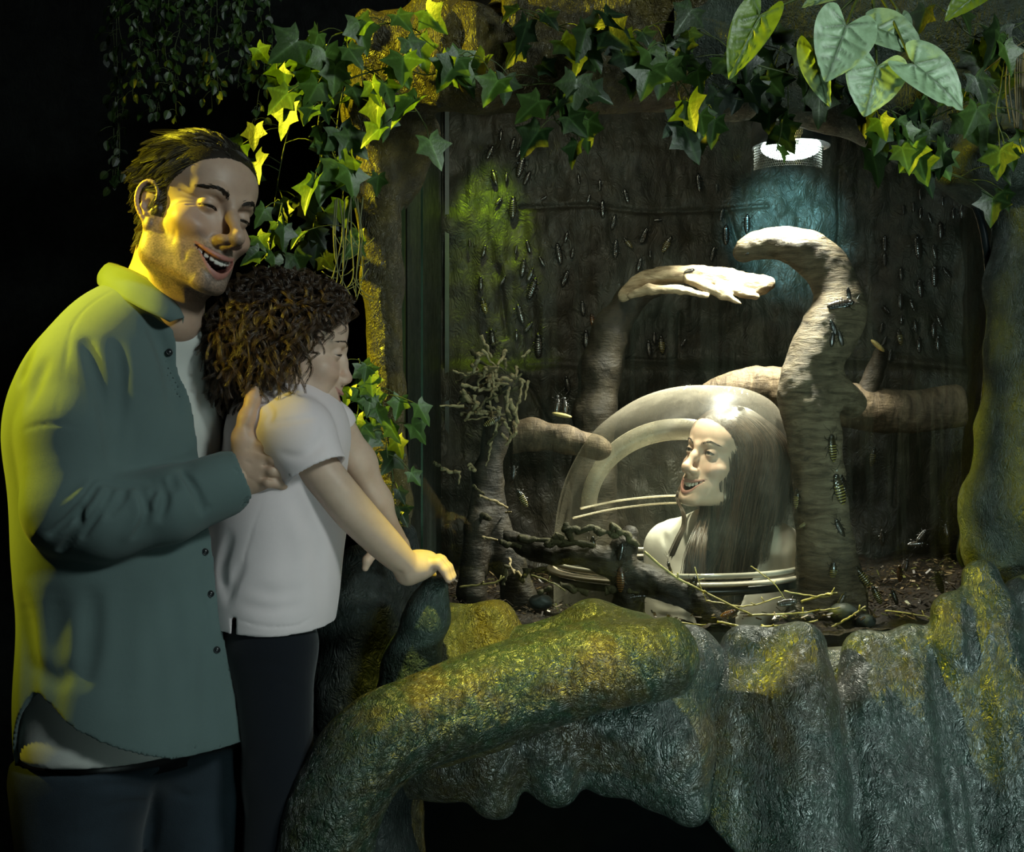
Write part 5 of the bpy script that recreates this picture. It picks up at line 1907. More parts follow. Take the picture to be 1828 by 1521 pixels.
# ------------------------------------------------------------------ ivy and arrowhead leaves
def leaf_template(kind, nout=54, rings=5):
    """flat leaf, stalk end at the origin, tip towards -Y; returns V (with fold), F, vein mask"""
    if kind == 'ivy':
        half = [(0, 0.02), (0.14, 0.16), (0.40, 0.24), (0.36, 0.02), (0.46, -0.16), (0.66, -0.36), (0.40, -0.46), (0.26, -0.54), (0.20, -0.78), (0.0, -1.08)]
        tips = [2, 5, 9]
    elif kind == 'arrow':
        half = [(0, -0.02), (0.10, 0.14), (0.26, 0.30), (0.42, 0.20), (0.50, -0.05), (0.48, -0.32), (0.36, -0.62), (0.18, -0.86), (0.0, -1.04)]
        tips = [3, 5, 8]
    else:
        half = [(0, 0.0), (0.20, -0.08), (0.34, -0.32), (0.32, -0.60), (0.16, -0.86), (0.0, -1.0)]
        tips = [5]
    H = smooth_path(half, nout // 2 + 1)
    if kind == 'ivy':
        # keep the lobes pointed
        seg = []
        for a, b in zip(half[:-1], half[1:]):
            seg += [(a[0] + (b[0] - a[0]) * t, a[1] + (b[1] - a[1]) * t) for t in (0, 0.34, 0.67)]
        seg.append(half[-1])
        Hs = np.array(seg)
        H = 0.45 * smooth_path(Hs, len(seg)) + 0.55 * Hs
        nh = len(seg)
    else:
        nh = len(H)
    right = H
    left = H[1:-1][::-1] * arr(-1, 1)
    out = np.concatenate([right, left])
    m = len(out)
    cen = arr(0, -0.22)
    V = [cen]
    for r in range(1, rings + 1):
        t = (r / rings)
        V += list(cen + (out - cen) * t)
    V = np.array(V)
    F3 = [(0, 1 + (k + 1) % m, 1 + k) for k in range(m)]
    F4 = []
    for r in range(rings - 1):
        a = 1 + r * m
        for k in range(m):
            F4.append((a + k, a + (k + 1) % m, a + m + (k + 1) % m, a + m + k))
    x, y = V.T
    z = 0.16 * np.abs(x) + 0.10 * x * x - 0.14 * (y + 0.3) ** 2
    dmin = np.abs(x) * 1.0 + (y > 0.02) * 0.2
    src = arr(0, 0.0)
    for sx in (-1, 1):
        for t in tips[:-1] if len(tips) > 1 else []:
            b = np.array(half[t]) * arr(sx, 1)
            v = b - src
            q = np.clip(((V - src) @ v) / (v @ v), 0, 0.92)
            dmin = np.minimum(dmin, np.linalg.norm(V - src - q[:, None] * v, axis=1) + 0.012 * q)
        if kind == 'arrow':
            for s in (0.25, 0.42, 0.6, 0.76):
                a0 = arr(0, -s)
                b = arr(sx * 0.42 * (1.25 - s), -s - 0.16)
                v = b - a0
                q = np.clip(((V - a0) @ v) / (v @ v), 0, 1)
                dmin = np.minimum(dmin, np.linalg.norm(V - a0 - q[:, None] * v, axis=1) + 0.02 * q)
    vein = np.exp(-(dmin / (0.035 if kind == 'ivy' else 0.028)) ** 2)
    if kind == 'arrow':
        z += 0.035 * vein
    V3 = np.stack([x, y, z], 1)
    return V3, np.array(F3), np.array(F4), vein


LT = {k: leaf_template(k, 54, 6 if k == 'ivy' else 16 if k == 'arrow' else 3) for k in ('ivy', 'arrow', 'small')}


def leaf_mat(name, rough=0.42, trans=0.12):
    m, nt, bs = new_mat(name)
    at = node(nt, 'ShaderNodeAttribute', attribute_name='Col')
    co = coords(nt)
    v = ramp(nt, noise_tex(nt, co, 45, 3), [(0.35, (0.75, 0.78, 0.7)), (0.65, (1.1, 1.1, 1.1))])
    nt.links.new(mix_col(nt, 1.0, at.outputs[0], v, 'MULTIPLY'), bs.inputs['Base Color'])
    bs.inputs['Roughness'].default_value = rough
    bump_n(nt, bs, noise_tex(nt, co, 120, 3), 0.25, 0.003)
    return m


def put_leaf(P_, kind, base, tipdir, normal, size, col, veincol, wide=1.0, curl=1.0):
    V, F3, F4, vein = LT[kind]
    t = unit(tipdir)
    n = np.asarray(normal, float)
    n = unit(n - t * np.dot(n, t))
    x = np.cross(n, t)
    R = np.stack([x, -t, n], 1)
    L = V * arr(wide, 1, curl) * size
    Vw = L @ R.T + base
    c = np.asarray(col)[None] * (1 - vein[:, None]) + np.asarray(veincol)[None] * vein[:, None]
    n0 = P_.n
    P_.add(Vw, F4, c)
    P_.F3.append(F3 + n0)


IVY_N = [0]


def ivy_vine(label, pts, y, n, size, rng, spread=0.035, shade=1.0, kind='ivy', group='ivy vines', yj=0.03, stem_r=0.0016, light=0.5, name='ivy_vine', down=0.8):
    """a vine through pixel points (px, py[, depth]); n leaves on short stalks"""
    P3 = np.array([W(p[0], p[1], p[2] if len(p) > 2 else y) for p in pts])
    path = smooth_path(P3, 40)
    path = path + np.stack([vnoise(path, 0.05, 5 + IVY_N[0]), vnoise(path, 0.05, 6 + IVY_N[0]), vnoise(path, 0.05, 7 + IVY_N[0])], 1) * 0.006
    IVY_N[0] += 1
    base = path[0]
    root = thing(name, label, 'vine' if kind != 'ivy' else 'ivy', base, group)
    S, L = Parts(), Parts()
    add_tube(S, path, np.linspace(stem_r, stem_r * 0.6, 40), 6)
    for k in range(n):
        u = (k + rng.random()) / n
        i = u * 39
        p = path[int(i)]
        off = rng.normal(0, 1, 3) * arr(1, 0.45, 0.7) * spread
        off[2] -= spread * 0.35
        off[1] = -abs(off[1]) - 0.004
        b = p + off
        mid = p + off * 0.5 + arr(0, 0, 0.25 * spread)
        add_tube(S, smooth_path([p, mid, b], 6), [stem_r * 0.6] * 6, 5)
        td = arr(rng.normal(0, 0.55), rng.normal(0, 0.25), -down - rng.random() * 0.4) + unit(off) * 0.3
        nr = arr(rng.normal(0, 0.55), -1.0, rng.normal(0.35, 0.45))
        g = rng.random()
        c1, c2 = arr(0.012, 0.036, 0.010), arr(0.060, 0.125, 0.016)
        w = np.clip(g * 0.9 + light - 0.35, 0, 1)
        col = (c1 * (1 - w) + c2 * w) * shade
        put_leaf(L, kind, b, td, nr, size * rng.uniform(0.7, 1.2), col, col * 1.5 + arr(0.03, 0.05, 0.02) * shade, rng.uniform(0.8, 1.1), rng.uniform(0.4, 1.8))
    S.build('stem', LM['stem'], root)
    L.build('foliage', LM[kind], root, usecol=True)
    return root


LM = {'stem': plain('green_stem', (0.06, 0.09, 0.02), 0.5, nscale=60, namp=0.4), 'ivy': leaf_mat('ivy_leaf'), 'small': leaf_mat('small_leaf', 0.45), 'arrow': leaf_mat('arrowhead_leaf', 0.42)}


def build_plants():
    rng = np.random.default_rng(23)
    V = ivy_vine
    g1 = 'ivy vines over the left pillar'
    V('leafy ivy spray sticking out left of the pillar top', [(650, 110), (580, 105), (520, 100), (468, 92)], 2.24, 10, 0.052, rng, 0.03, 1.2, group=g1, light=0.8)
    V('ivy climbing over the very top of the yellow pillar', [(600, 60), (650, 50), (700, 40), (760, 60), (800, 110)], 2.20, 10, 0.058, rng, 0.035, 1.2, group=g1, light=0.85)
    V('ivy vine running right along the lintel knobs', [(620, 140), (700, 120), (770, 130), (850, 100), (880, 140)], 2.18, 8, 0.055, rng, 0.035, 1.2, group=g1, light=0.8)
    V('ivy vine drooping in front of the pillar shoulder', [(640, 110), (690, 150), (740, 190), (765, 230)], 2.16, 6, 0.055, rng, 0.035, 1.2, group=g1, light=0.8)
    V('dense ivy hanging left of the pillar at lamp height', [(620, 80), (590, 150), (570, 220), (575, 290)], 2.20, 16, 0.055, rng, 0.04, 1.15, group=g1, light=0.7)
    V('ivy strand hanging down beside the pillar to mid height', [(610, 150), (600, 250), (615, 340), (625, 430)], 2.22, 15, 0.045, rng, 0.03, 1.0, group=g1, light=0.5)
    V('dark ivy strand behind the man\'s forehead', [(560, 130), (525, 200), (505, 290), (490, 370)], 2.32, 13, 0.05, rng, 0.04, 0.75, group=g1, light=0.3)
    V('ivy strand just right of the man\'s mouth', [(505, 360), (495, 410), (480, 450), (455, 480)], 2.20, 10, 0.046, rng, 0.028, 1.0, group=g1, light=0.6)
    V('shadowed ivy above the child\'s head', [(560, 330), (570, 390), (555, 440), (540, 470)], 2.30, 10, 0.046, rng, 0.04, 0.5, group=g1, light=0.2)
    V('small ivy sprig right of the child\'s face', [(640, 640), (665, 690), (680, 750), (690, 820)], 2.18, 18, 0.038, rng, 0.028, 1.0, group='ivy beside the child', light=0.7)
    V('ivy sprig touching the child\'s nose and collar', [(625, 780), (640, 730), (650, 680), (665, 640)], 2.15, 11, 0.036, rng, 0.022, 1.1, group='ivy beside the child', light=0.7)
    V('dim ivy trailing low on the yellow pillar', [(690, 760), (700, 850), (690, 920)], 2.28, 10, 0.04, rng, 0.025, 0.6, group='ivy beside the child', light=0.3)
    g2 = 'ivy vines along the lintel'
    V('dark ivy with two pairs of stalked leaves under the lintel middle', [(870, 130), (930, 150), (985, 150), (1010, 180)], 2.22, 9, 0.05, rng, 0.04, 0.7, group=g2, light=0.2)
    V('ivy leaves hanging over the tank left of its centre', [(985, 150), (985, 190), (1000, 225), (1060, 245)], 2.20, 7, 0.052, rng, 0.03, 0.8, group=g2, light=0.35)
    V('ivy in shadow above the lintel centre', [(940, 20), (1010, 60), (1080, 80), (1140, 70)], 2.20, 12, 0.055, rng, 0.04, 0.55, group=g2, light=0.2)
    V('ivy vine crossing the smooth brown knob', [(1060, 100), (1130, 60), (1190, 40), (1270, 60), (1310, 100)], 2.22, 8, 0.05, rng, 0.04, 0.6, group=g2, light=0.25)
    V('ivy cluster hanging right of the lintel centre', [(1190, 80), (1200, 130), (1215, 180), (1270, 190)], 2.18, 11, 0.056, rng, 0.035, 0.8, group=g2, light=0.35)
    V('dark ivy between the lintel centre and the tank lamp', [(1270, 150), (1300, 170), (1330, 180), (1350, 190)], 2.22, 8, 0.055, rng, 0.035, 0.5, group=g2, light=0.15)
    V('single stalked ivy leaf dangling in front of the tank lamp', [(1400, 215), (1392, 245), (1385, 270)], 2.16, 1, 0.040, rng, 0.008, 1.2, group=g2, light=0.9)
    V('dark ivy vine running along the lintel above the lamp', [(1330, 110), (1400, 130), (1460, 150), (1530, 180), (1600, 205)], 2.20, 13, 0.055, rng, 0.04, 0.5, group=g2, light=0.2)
    V('ivy with bright hanging leaves below the arrowhead plant', [(1560, 200), (1590, 230), (1620, 265), (1635, 300)], 2.14, 9, 0.05, rng, 0.025, 1.3, group=g2, light=0.8)
    V('ivy sprawling over the right shoulder of the lintel', [(1590, 200), (1650, 215), (1710, 190), (1780, 170)], 2.18, 11, 0.055, rng, 0.035, 0.7, group=g2, light=0.3)
    V('ivy strand lying on the grey green rock at the right', [(1640, 240), (1680, 300), (1740, 320)], 2.16, 6, 0.05, rng, 0.03, 0.7, group=g2, light=0.35)
    V('ivy hanging at the right edge of the photo', [(1800, 60), (1790, 150), (1780, 220), (1800, 280)], 2.12, 12, 0.05, rng, 0.03, 0.85, group=g2, light=0.45)
    V('ivy in the dark behind the arrowhead leaves', [(1380, 40), (1420, 90), (1400, 130)], 2.24, 9, 0.055, rng, 0.04, 0.6, group=g2, light=0.3)
    V('dim ivy mass right of the arrowhead leaves', [(1680, 20), (1740, 60), (1790, 60), (1830, 40)], 2.20, 11, 0.06, rng, 0.04, 0.45, group=g2, light=0.2)
    # dry dangling roots beside the pillar
    P_ = Parts()
    root = thing('hanging_rootlets', 'tangle of thin pale rootlets dangling beside the yellow pillar', 'roots', W(620, 330, 2.2))
    for k in range(9):
        x = 598 + 6 * k
        pts = [W(x + rng.normal(0, 3), 350 + 8 * rng.random(), 2.18), W(x + rng.normal(0, 8), 420, 2.17), W(x + rng.normal(0, 12), 480 + 20 * rng.random(), 2.17), W(x + rng.normal(0, 18), 500 + 40 * rng.random(), 2.17)]
        path = smooth_path(pts, 24)
        P_2 = Parts()
        add_tube(P_2, path, np.linspace(0.0016, 0.0008, 24), 5)
        for q in range(3):
            i = rng.integers(10, 22)
            d = unit(arr(rng.normal(0, 1), 0, rng.normal(0, 0.5))) * 0.03
            add_tube(P_2, smooth_path([path[i], path[i] + d * 0.5 + arr(0, 0, -0.004), path[i] + d], 6), [0.0009] * 6, 5)
        P_2.build('rootlet', plain('rootlet', (0.14, 0.15, 0.06), 0.6), root)
    # strings of small leaves in the dark behind the man
    ordw = 'leftmost,second from the left,third from the left,fourth from the left,fifth from the left,sixth from the left,seventh from the left,middle one,seventh from the right,sixth from the right,fifth from the right,fourth from the right,third from the right,second from the right,rightmost'.split(',')
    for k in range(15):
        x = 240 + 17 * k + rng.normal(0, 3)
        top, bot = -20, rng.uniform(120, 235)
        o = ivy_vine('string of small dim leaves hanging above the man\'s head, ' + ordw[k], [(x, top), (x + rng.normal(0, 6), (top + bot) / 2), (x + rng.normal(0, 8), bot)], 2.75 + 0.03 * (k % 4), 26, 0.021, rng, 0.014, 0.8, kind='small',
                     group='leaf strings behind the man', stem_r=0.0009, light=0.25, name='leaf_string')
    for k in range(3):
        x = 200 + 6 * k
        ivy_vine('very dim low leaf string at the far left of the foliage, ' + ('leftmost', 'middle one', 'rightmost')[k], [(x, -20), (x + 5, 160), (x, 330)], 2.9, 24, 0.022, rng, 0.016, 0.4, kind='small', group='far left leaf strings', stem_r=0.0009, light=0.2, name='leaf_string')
    # the arrowhead plant
    root = thing('arrowhead_plant', 'pale green arrowhead plant with large veined leaves at the top right', 'plant', W(1560, -20, 2.1))
    pale, dk, yel = arr(0.42, 0.62, 0.38), arr(0.10, 0.17, 0.08), arr(0.16, 0.26, 0.03)
    LV = [((1511, 45), (1479, 133), 0.098, 1.05, pale, (0.1, -1, 0.25), 2.02), ((1452, 87), (1476, 180), 0.100, 0.52, pale, (-0.9, -1, 0.2), 2.06), ((1566, 118), (1547, 192), 0.086, 1.15, pale, (-0.1, -1, 0.25), 2.03),
          ((1629, 115), (1701, 174), 0.108, 0.92, pale, (0.1, -1, 0.45), 2.02), ((1562, 51), (1612, 73), 0.090, 1.0, pale * 0.8, (0.1, -1, 0.5), 2.07), ((1358, 27), (1310, 120), 0.118, 0.62, yel, (-0.3, -1, 0.1), 2.06),
          ((1490, -6), (1424, 12), 0.06, 0.7, pale * 0.6, (0, -1, 0.9), 2.10), ((1748, -10), (1691, 31), 0.075, 0.7, yel * 0.9, (0, -1, 0.8), 2.08), ((1610, 30), (1616, 58), 0.05, 0.6, pale * 0.5, (0.4, -1, 0.2), 2.12)]
    for (b, t, size, wide, col, nr, y) in LV:
        B, T = W(b[0], b[1], y), W(t[0], t[1], y - 0.01)
        P_ = Parts()
        put_leaf(P_, 'arrow', B, T - B, nr, size, col, dk if col[0] > 0.12 else col * 0.5, wide * 1.0, 1.2)
        P_.build('leaf', LM['arrow'], root, usecol=True)
        S = Parts()
        mid = (B + W(1560, -20, 2.12)) / 2 + arr(0, 0.01, 0.02)
        add_tube(S, smooth_path([B, mid, W(1560, -25, 2.12)], 14), np.linspace(0.0018, 0.0028, 14), 8)
        S.build('leaf_stalk', LM['stem'], root)
    # dry stems at the right edge
    P_ = Parts()
    for k in range(9):
        x = 1800 + 4 * k
        add_tube(P_, smooth_path([W(x, 90 + rng.normal(0, 8), 2.14), W(x + rng.normal(0, 4), 160, 2.13), W(x + rng.normal(0, 6), 230 + rng.normal(0, 10), 2.13)], 10), [0.0012] * 10, 5)
    add_tube(P_, smooth_path([W(1722, 185, 2.14), W(1730, 155, 2.14), W(1790, 100, 2.14), W(1828, 75, 2.14)], 14), [0.0011] * 14, 5)
    tag(P_.build('dry_stems', plain('dry_stem', (0.16, 0.13, 0.06), 0.6)), 'bundle of dry brown stems hanging at the right edge', 'stems', kind='stuff')


build_plants()


# ------------------------------------------------------------------ the man
def build_man():
    root = thing('person', 'man in an open dark teal overshirt over a white tee, laughing, holding the child', 'person', (-0.66, 1.95, 0.0))
    fwd = unit(arr(0.86, -0.5, 0))
    lat = np.cross(fwd, arr(0, 0, 1))          # towards his right
    lat = unit(lat)
    Rt = np.stack([lat, fwd, arr(0, 0, 1)], 1)
    shirt_c, tee_c = cloth_mat('teal_twill', (0.115, 0.170, 0.165), 0.85), cloth_mat('white_jersey', (0.62, 0.64, 0.60), 0.85)
    jean_c = cloth_mat('dark_denim', (0.022, 0.034, 0.045), 0.85, 500, 0.4, 0.1, 0.3)
    # --- head, neck
    o = W(346, 379, 1.90)
    hd = Head(o, (0.765, -0.644, -0.10), (0.235, 0.10, 0.967), scale=1.02, mouth_w=0.036, mouth_open=0.020, corner=0.016, stubble=0.8, cheek=1.2,
              slit=0.0011, slit_z=-0.0035, wrinkle=1.0, nose=1.07, jaw=1.02, eyelook=(0, 0.8, -0.6), lo=-0.26, skin=(0.54, 0.38, 0.28), teeth_low=False,
              neck=[(W(312, 430, 1.93), W(284, 560, 1.95), 0.054, 0.060, 0.02), (W(330, 450, 1.88), W(305, 570, 1.90), 0.038, 0.045, 0.03),
                    (W(284, 560, 1.95), W(268, 600, 1.96), 0.060, 0.085, 0.04)])
    hd.f.groove([hd.loc(W(300, 430, 1.86)), hd.loc(W(318, 500, 1.85)), hd.loc(W(345, 560, 1.86))], 0.008, -0.0035)
    # --- hidden trunk, arms and legs as one coarse body, then the fine hand
    b = Field((-0.92, 1.60, 0.06), (-0.30, 2.32, 1.60), 0.009)
    C = lambda px, py, y: W(px, py, y)
    b.ell(C(225, 740, 1.96), (0.165, 0.10, 0.20), 0.05, Rt)
    b.chain([C(225, 740, 1.96), C(236, 1000, 1.96), C(236, 1250, 1.96)], [0.10, 0.095, 0.11], 0.06)
    b.chain([C(268, 600, 1.96), C(240, 660, 1.96)], [0.07, 0.10], 0.05)
    b.chain([C(165, 660, 1.85), C(125, 905, 1.775), C(420, 850, 1.86)], [0.055, 0.042, 0.026], 0.03)
    b.chain([C(300, 640, 2.10), C(390, 850, 2.18), C(520, 780, 2.12)], [0.055, 0.042, 0.028], 0.03)
    for px, y in ((190, 1.88), (300, 2.04)):
        q = C(px, 1370, 1.965) + lat * 0.07 * (1 if px < 250 else -1)
        b.chain([q, arr(q[0] + 0.01, q[1], 0.48), arr(q[0] - 0.02, q[1] + 0.02, 0.10)], [0.08, 0.052, 0.04], 0.05)
    Vb, Fb = b.mesh()
    # right hand round the child's side
    f = Field(W(395, 920, 1.75) - 0.01, W(560, 660, 2.02) + 0.01, 0.0019)
    P = lambda px, py, y: W(px, py, y)
    f.cap(P(400, 862, 1.86), P(432, 845, 1.87), 0.027, 0.029, 0.02, flat=(arr(0.2, 1, 0.1), 0.75))
    f.chain([P(438, 835, 1.87), P(462, 825, 1.865)], [0.033, 0.033], 0.02, flat=(arr(0.1, 1, 0), 0.55))
    f.cap(P(445, 800, 1.875), P(462, 850, 1.868), 0.020, 0.022, 0.02, flat=(arr(0.1, 1, 0), 0.7))
    for k, (ya, yb, dx) in enumerate(((792, 800, 0), (814, 823, 4), (836, 845, 2), (856, 865, -6))):
        f.chain([P(458, ya, 1.862), P(484 + dx, (ya + yb) / 2, 1.852), P(510 + dx, yb, 1.862), P(530 + dx, yb + 1, 1.885)],
                [0.0105, 0.0098, 0.0090, 0.0080] if k < 3 else [0.0092, 0.0086, 0.0078, 0.007], 0.004)
        f.bump(P(466, ya, 1.852), 0.006, 0.0012)
    f.chain([P(434, 830, 1.865), P(432, 785, 1.862), P(441, 745, 1.862), P(452, 712, 1.866), P(456, 698, 1.870)], [0.019, 0.0155, 0.0115, 0.0100, 0.0080], 0.012)
    f.groove([P(440, 760, 1.85), P(452, 775, 1.85), P(462, 783, 1.85)], 0.004, 0.003)
    f.bump(P(443, 742, 1.852), 0.006, 0.0012)
    for a in ((476, 795, 474, 815), (478, 818, 477, 838), (478, 840, 475, 858)):
        f.groove([P(455, a[1] + 12, 1.852), P(480, a[1] + 14, 1.847), P(505, a[1] + 18, 1.85)], 0.0022, 0.003)
    for x, y, x2, y2 in ((436, 800, 460, 806), (440, 850, 462, 868), (432, 822, 452, 830)):
        f.groove([P(x, y, 1.85), P((x + x2) / 2, (y + y2) / 2 - 1, 1.845), P(x2, y2, 1.85)], 0.002, 0.0012)
    Vh, Fh = f.mesh()
    # left hand: fingers showing past the child's collar
    f2 = Field(W(560, 800, 1.98) - 0.01, W(625, 715, 2.16) + 0.01, 0.002)
    for k in range(3):
        f2.chain([P(572, 748 + 13 * k, 2.07), P(590, 745 + 13 * k, 2.045), P(606, 748 + 13 * k, 2.05)], [0.0085, 0.008, 0.0065], 0.003)
    f2.cap(P(575, 745, 2.08), P(575, 775, 2.08), 0.018, 0.018, 0.01)
    V2, F2 = f2.mesh()
    ex = (np.concatenate([Vb, Vh, V2]), np.concatenate([Fb, Fh + len(Vb), F2 + len(Vb) + len(Vh)]),
          np.tile(arr(0.58, 0.40, 0.29), (len(Vb) + len(Vh) + len(V2), 1)))
    V, F = hd.f.mesh()
    body = hd.finish(SKIN['skin'], root, 'body', ex)
    # scalp colour under the hair
    hd.eyes(root)
    hd.teeth(root)
    hd.lashes(root)
    hd.brows(root, thick=1.25, n=230)
    # --- hair
    rng = np.random.default_rng(11)
    Vl = hd.V
    x, y, z = Vl.T
    m = hair_mask(Vl, -0.0125, -0.062)
    cand = np.where(m)[0]
    roots = Vl[rng.choice(cand, 15000)]

    def dirs(P, t, R0):
        D = np.zeros_like(P)
        x, y, z = R0.T
        top = np.clip((z - 0.06) / 0.05, 0, 1)
        D[:, 1] = -1.0
        D[:, 2] = -0.25 - 0.65 * (1 - top) - 1.1 * np.clip(-y / 0.09, 0, 1) ** 2 + top * np.clip((y + 0.02) / 0.08, 0, 1) * (1.9 * (1 - t) - 0.8)
        D[:, 0] = 0.25 * np.sign(x) * (1 - top) + 0.25 * np.sin(z * 90 + y * 60) + 0.15 * np.sin(y * 210 + x * 50)
        D[:, 2] += 0.25 * np.sin(y * 130 + x * 90)
        return D
    zt = np.clip((roots[:, 2] - 0.02) / 0.07, 0, 1)
    L = (0.027 + 0.036 * zt) * rng.uniform(0.7, 1.15, len(roots)) * (1 - 0.28 * np.clip(-roots[:, 1] / 0.09, 0, 1))
    paths = grow(roots, dirs, L, 8, rng, ell_push((0, -0.014, 0.042), (0.078, 0.099, 0.080), 0.10), 0.86, 520, 0.13)
    S = paths.shape[1]
    wd = np.linspace(1, 0.25, S)[None, :] * rng.uniform(0.00045, 0.00075, (len(roots), 1))
    Vw, Fw = strand_mesh(hd.world(paths.reshape(-1, 3)).reshape(paths.shape), wd)
    gray = np.clip(rng.random(len(roots)) * 1.4 - 0.85 + 0.5 * (1 - zt) + 0.3 * vnoise(roots, 0.006, 3), 0, 1)
    # scalp cap just under the strands
    link_mesh('hair', Vw, Fw, hair_mat('dark_greying_hair', (0.016, 0.012, 0.008), (0.26, 0.24, 0.18), 0.42), root, True, np.repeat(gray, S * 3)[:, None] * np.ones(3))
    ca = body.data.color_attributes['Col']
    cc = np.zeros(len(body.data.vertices) * 4, 'f4')
    ca.data.foreach_get('color', cc)
    cc = cc.reshape(-1, 4)
    idx = np.where(m)[0]
    cc[idx, :3] = (0.02, 0.015, 0.01)
    ca.data.foreach_set('color', cc.ravel())

    # --- white tee
    f = Field((-0.92, 1.68, 0.76), (-0.36, 2.28, 1.52), 0.005)
    f.ell(C(245, 775, 1.965), (0.145, 0.125, 0.19), 0.06, Rt)
    f.chain([C(236, 800, 1.965), C(236, 1050, 1.965), C(236, 1290, 1.965)], [0.160, 0.165, 0.188], 0.06, flat=(fwd, 0.72))
    f.ell(C(272, 610, 1.96), (0.10, 0.10, 0.055), 0.05, Rt)
    f_creases(f, [[(345, 600), (360, 720), (385, 860)], [(355, 590), (385, 700), (400, 800)]], 0.012, 0.004)
    f.plane(C(236, 1322, 1.96), (0, 0, -1))
    nk = C(318, 562, 1.92)
    f.plane(nk, unit(arr(0.25, -0.12, 1)), 0.006)
    V, F = f.mesh()
    link_mesh('tee', V, F, tee_c, root)
    # --- overshirt
    f = Field((-0.88, 1.58, 0.70), (-0.33, 2.34, 1.60), 0.0036)
    f.ell(C(240, 775, 1.965), (0.190, 0.145, 0.185), 0.09, Rt)
    f.chain([C(238, 780, 1.965), C(254, 1000, 1.965), C(266, 1250, 1.965), C(276, 1420, 1.965)], [0.186, 0.186, 0.198, 0.212], 0.08, flat=(fwd, 0.76))
    f.ell(C(262, 595, 1.96), (0.10, 0.09, 0.070), 0.08, Rt)
    f.chain([C(250, 598, 1.93), C(172, 668, 1.85)], [0.058, 0.072], 0.06)
    f.chain([C(162, 680, 1.85), C(138, 775, 1.81), C(134, 905, 1.78), C(185, 925, 1.775), C(300, 902, 1.80), C(428, 854, 1.85)],
            [0.078, 0.080, 0.073, 0.062, 0.054, 0.047], 0.014)
    f.chain([C(300, 640, 2.10), C(370, 820, 2.18), C(450, 800, 2.15)], [0.085, 0.075, 0.065], 0.04)
    Z = lambda x, y: (x / 2.765, 450 + y / 2.765)
    big = [[Z(420, 440), Z(500, 700), Z(560, 1040), 0.010, 0.018], [Z(575, 440), Z(592, 700), Z(572, 1045), 0.010, 0.018],
           [Z(215, 380), Z(140, 500), Z(100, 620), 0.012, 0.010], [Z(740, 330), Z(860, 640), Z(925, 1070), 0.012, 0.02],
           [Z(480, 1140), Z(400, 1250), Z(240, 1400)], [Z(555, 1150), Z(500, 1260), Z(400, 1410)], [Z(400, 1250), Z(380, 1370), Z(290, 1480)],
           [Z(620, 1160), Z(590, 1230), Z(530, 1300)], [Z(680, 1150), Z(720, 1290), Z(660, 1410)], [Z(785, 1120), Z(815, 1210), Z(790, 1320)],
           [Z(890, 1080), Z(965, 1180), Z(1005, 1290)], [Z(490, 1135), Z(640, 1150), Z(745, 1140)], [Z(745, 1130), Z(760, 1160), Z(740, 1210)],
           [Z(850, 1110), Z(850, 1150), Z(865, 1160)],
           [Z(230, 540), Z(180, 640), Z(140, 760), 0.012, 0.005],
           [(300, 1040), (318, 1140), (330, 1250), 0.018, 0.008], [(270, 1060), (282, 1180), (280, 1300), 0.02, 0.006], [(230, 1050), (225, 1150), (215, 1260), 0.022, 0.006],
           [(355, 1060), (365, 1180), (372, 1300), 0.013, 0.007], [(165, 1060), (162, 1140), (150, 1220), 0.014, 0.012],
           [(40, 1070), (50, 1200), (60, 1350), 0.02, 0.008], [(100, 1060), (95, 1200), (90, 1340), 0.02, 0.008], [(60, 1180), (100, 1215), (140, 1190), 0.015, 0.006],
           [(240, 760), (262, 860), (270, 960), 0.02, 0.004], [(180, 690), (185, 790), (195, 860), 0.02, 0.004]]
    d0 = f.d.copy()
    f_creases(f, big, 0.0052, 0.018)
    seam = [[Z(560, 185), Z(400, 300), Z(330, 500), Z(272, 815), 0.0028, 0.0022], [Z(110, 880), Z(190, 855), Z(290, 850), Z(410, 870), 0.0028, 0.0022],
            [(358, 870), (372, 905), (382, 940), 0.003, 0.002], [(305, 590), (318, 700), (332, 800), (350, 900), 0.0026, 0.002],
            [(352, 1020), (372, 1120), (385, 1220), (400, 1310), 0.0026, 0.002]]
    f_creases(f, seam, 0.003, 0.002)
    # raised folds next to the creases
    f_creases(f, [[Z(390, 460), Z(460, 700), Z(520, 1000), 0.012, -0.004], [Z(460, 1120), Z(370, 1230), Z(170, 1400), 0.008, -0.008],
                  [Z(520, 1150), Z(460, 1260), Z(360, 1400), 0.008, -0.004], [Z(650, 1160), Z(690, 1290), Z(620, 1410), 0.009, -0.008],
                  [Z(750, 1150), Z(770, 1230), Z(740, 1330), 0.009, -0.004]], 0.01, -0.008)
    c0 = C(236, 1000, 1.965)

    def opening(X, Y, Zz):
        u = (X - c0[0]) * fwd[0] + (Y - c0[1]) * fwd[1]
        v = (X - c0[0]) * lat[0] + (Y - c0[1]) * lat[1]          # + = right side, towards the camera
        zz = (1.44 - Zz) / 0.6
        v1 = 0.040 - 0.085 * np.clip(zz, 0, 1)
        v2 = -0.115 - 0.02 * zz
        side = np.minimum(np.minimum(v1 - v, v - v2), u - 0.02)
        # hem: dips at the front and at the back, high at the sides
        hem = 0.962 - 0.085 * np.clip((u - 0.03) / 0.12, 0, 1.2) ** 0.9 - 0.22 * np.clip((0.015 - u) / 0.14, 0, 1.1) ** 1.2
        # arms are above the hem anyway
        return np.maximum(side, hem - Zz)
    # neck hole and cuffs
    nkc, nkd = C(290, 545, 1.945), unit(arr(0.28, -0.05, 0.95))

